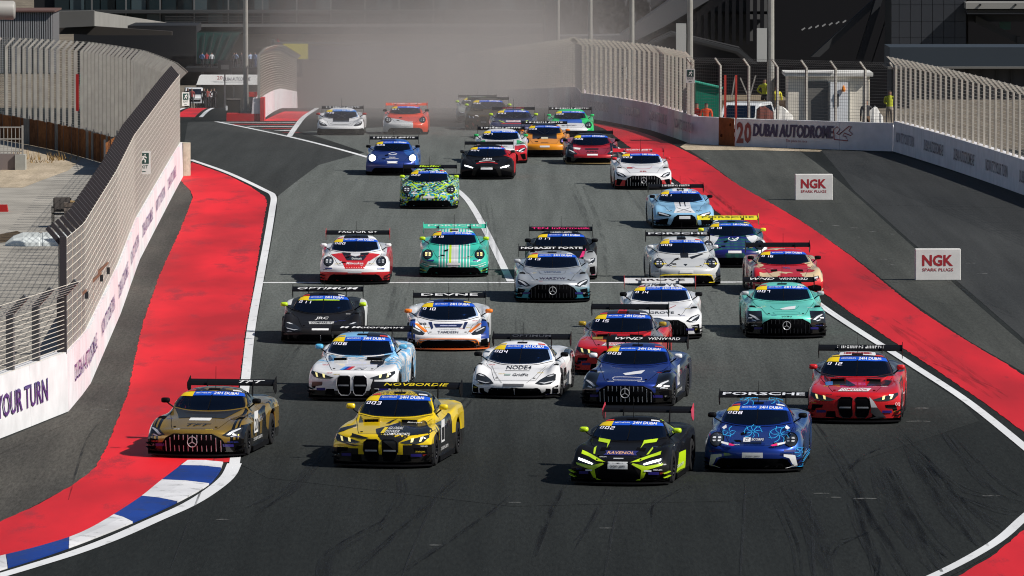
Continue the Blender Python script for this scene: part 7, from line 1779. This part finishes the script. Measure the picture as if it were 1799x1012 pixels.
def helmet_mesh():
    mb = MB(); n = 14; prof = [(-.13, .085), (-.10, .12), (-.02, .138), (.05, .13), (.10, .095), (.125, .05), (.132, .0)]
    for z, r in prof:
        for j in range(n):
            t = 2 * math.pi * j / n; mb.v.append((r * .95 * math.cos(t), r * 1.12 * math.sin(t) - .01, 1.61 + z))
    for i in range(len(prof) - 1):
        for j in range(n): mb.f.append((i * n + j, i * n + (j + 1) % n, (i + 1) * n + (j + 1) % n, (i + 1) * n + j))
    return mb.mesh('helmet', True)
HELMET = helmet_mesh()
def helmet_mat(name, shell):
    m, n, l, b = new_mat(name); tc = n.new('ShaderNodeTexCoord'); sp = n.new('ShaderNodeSeparateXYZ'); l.new(tc.outputs['Object'], sp.inputs[0])
    a1 = n.new('ShaderNodeMath'); a1.operation = 'LESS_THAN'; a1.inputs[1].default_value = -.03; l.new(sp.outputs[1], a1.inputs[0])
    a2 = n.new('ShaderNodeMath'); a2.operation = 'COMPARE'; a2.inputs[1].default_value = 1.625; a2.inputs[2].default_value = .04; l.new(sp.outputs[2], a2.inputs[0])
    mu = n.new('ShaderNodeMath'); mu.operation = 'MULTIPLY'; l.new(a1.outputs[0], mu.inputs[0]); l.new(a2.outputs[0], mu.inputs[1])
    mx = n.new('ShaderNodeMix'); mx.data_type = 'RGBA'; l.new(mu.outputs[0], mx.inputs[0]); mx.inputs[6].default_value = (*shell, 1); mx.inputs[7].default_value = (.01, .01, .012, 1)
    l.new(mx.outputs[2], b.inputs['Base Color']); b.inputs['Roughness'].default_value = .25; return m
HELMETS += [((0,), (.03, .03, .10), helmet_mat('helmet_white', (.8, .8, .8))), ((1,), (.6, .6, .6), helmet_mat('helmet_red', (.6, .03, .03))), ((2,), (.03, .03, .035), helmet_mat('helmet_lime', (.45, .65, .05))), ((3,), (.35, .03, .03), helmet_mat('helmet_blue', (.05, .15, .5)))]
build_cars()

# ================================================================ DUST CLOUD
def dust():
    m = bpy.data.materials.new('dust'); m.use_nodes = True; n = m.node_tree.nodes; l = m.node_tree.links
    n.remove(n['Principled BSDF'])
    pv = n.new('ShaderNodeVolumePrincipled'); pv.inputs['Color'].default_value = (.70, .645, .61, 1); pv.inputs['Anisotropy'].default_value = .25
    l.new(pv.outputs[0], n['Material Output'].inputs['Volume'])
    tc = n.new('ShaderNodeTexCoord'); sp = n.new('ShaderNodeSeparateXYZ'); l.new(tc.outputs['Object'], sp.inputs[0])
    def mr(src, a, b, c, d, smooth=True):
        k = n.new('ShaderNodeMapRange'); k.interpolation_type = 'SMOOTHSTEP' if smooth else 'LINEAR'
        for i, v in ((1, a), (2, b), (3, c), (4, d)): k.inputs[i].default_value = v
        l.new(src, k.inputs[0]); return k.outputs[0]
    def mul(a, b):
        k = n.new('ShaderNodeMath'); k.operation = 'MULTIPLY'; l.new(a, k.inputs[0]); l.new(b, k.inputs[1]); return k.outputs[0]
    nt = n.new('ShaderNodeTexNoise'); nt.inputs['Scale'].default_value = .10; nt.inputs['Detail'].default_value = 4; nt.inputs['Distortion'].default_value = .6
    l.new(tc.outputs['Object'], nt.inputs['Vector'])
    h1 = n.new('ShaderNodeMath'); h1.operation = 'MULTIPLY_ADD'; h1.inputs[1].default_value = .0397; h1.inputs[2].default_value = -13.2; l.new(sp.outputs[1], h1.inputs[0])
    h2 = n.new('ShaderNodeMath'); h2.operation = 'ADD'; l.new(h1.outputs[0], h2.inputs[0]); l.new(sp.outputs[2], h2.inputs[1])      # height above the falling road
    nt2 = n.new('ShaderNodeTexNoise'); nt2.inputs['Scale'].default_value = .035; nt2.inputs['Detail'].default_value = 1; l.new(tc.outputs['Object'], nt2.inputs['Vector'])
    d = mul(mr(sp.outputs[1], 278, 335, .0, 1), mr(nt.outputs[0], .36, .62, .05, 2.0))
    d = mul(d, mr(sp.outputs[0], -18, -2.5, 0, 1)); d = mul(d, mr(sp.outputs[0], -2, 10, 1, .0))
    d = mul(d, mr(nt2.outputs[0], .38, .62, .5, 1.6))
    d = mul(d, mr(h2.outputs[0], 1.0, 7.5, 1, .2))
    k = n.new('ShaderNodeMath'); k.operation = 'MULTIPLY'; k.inputs[1].default_value = DUST; l.new(d, k.inputs[0])
    l.new(k.outputs[0], pv.inputs['Density'])
    o = MB().box(-18.5, 12, 278, 512, -9.5, 12.5).build('dust_cloud', m)
    tag(o, 'pale brown dust cloud thrown up behind the cars', kind='stuff')
DUST = .015
dust()
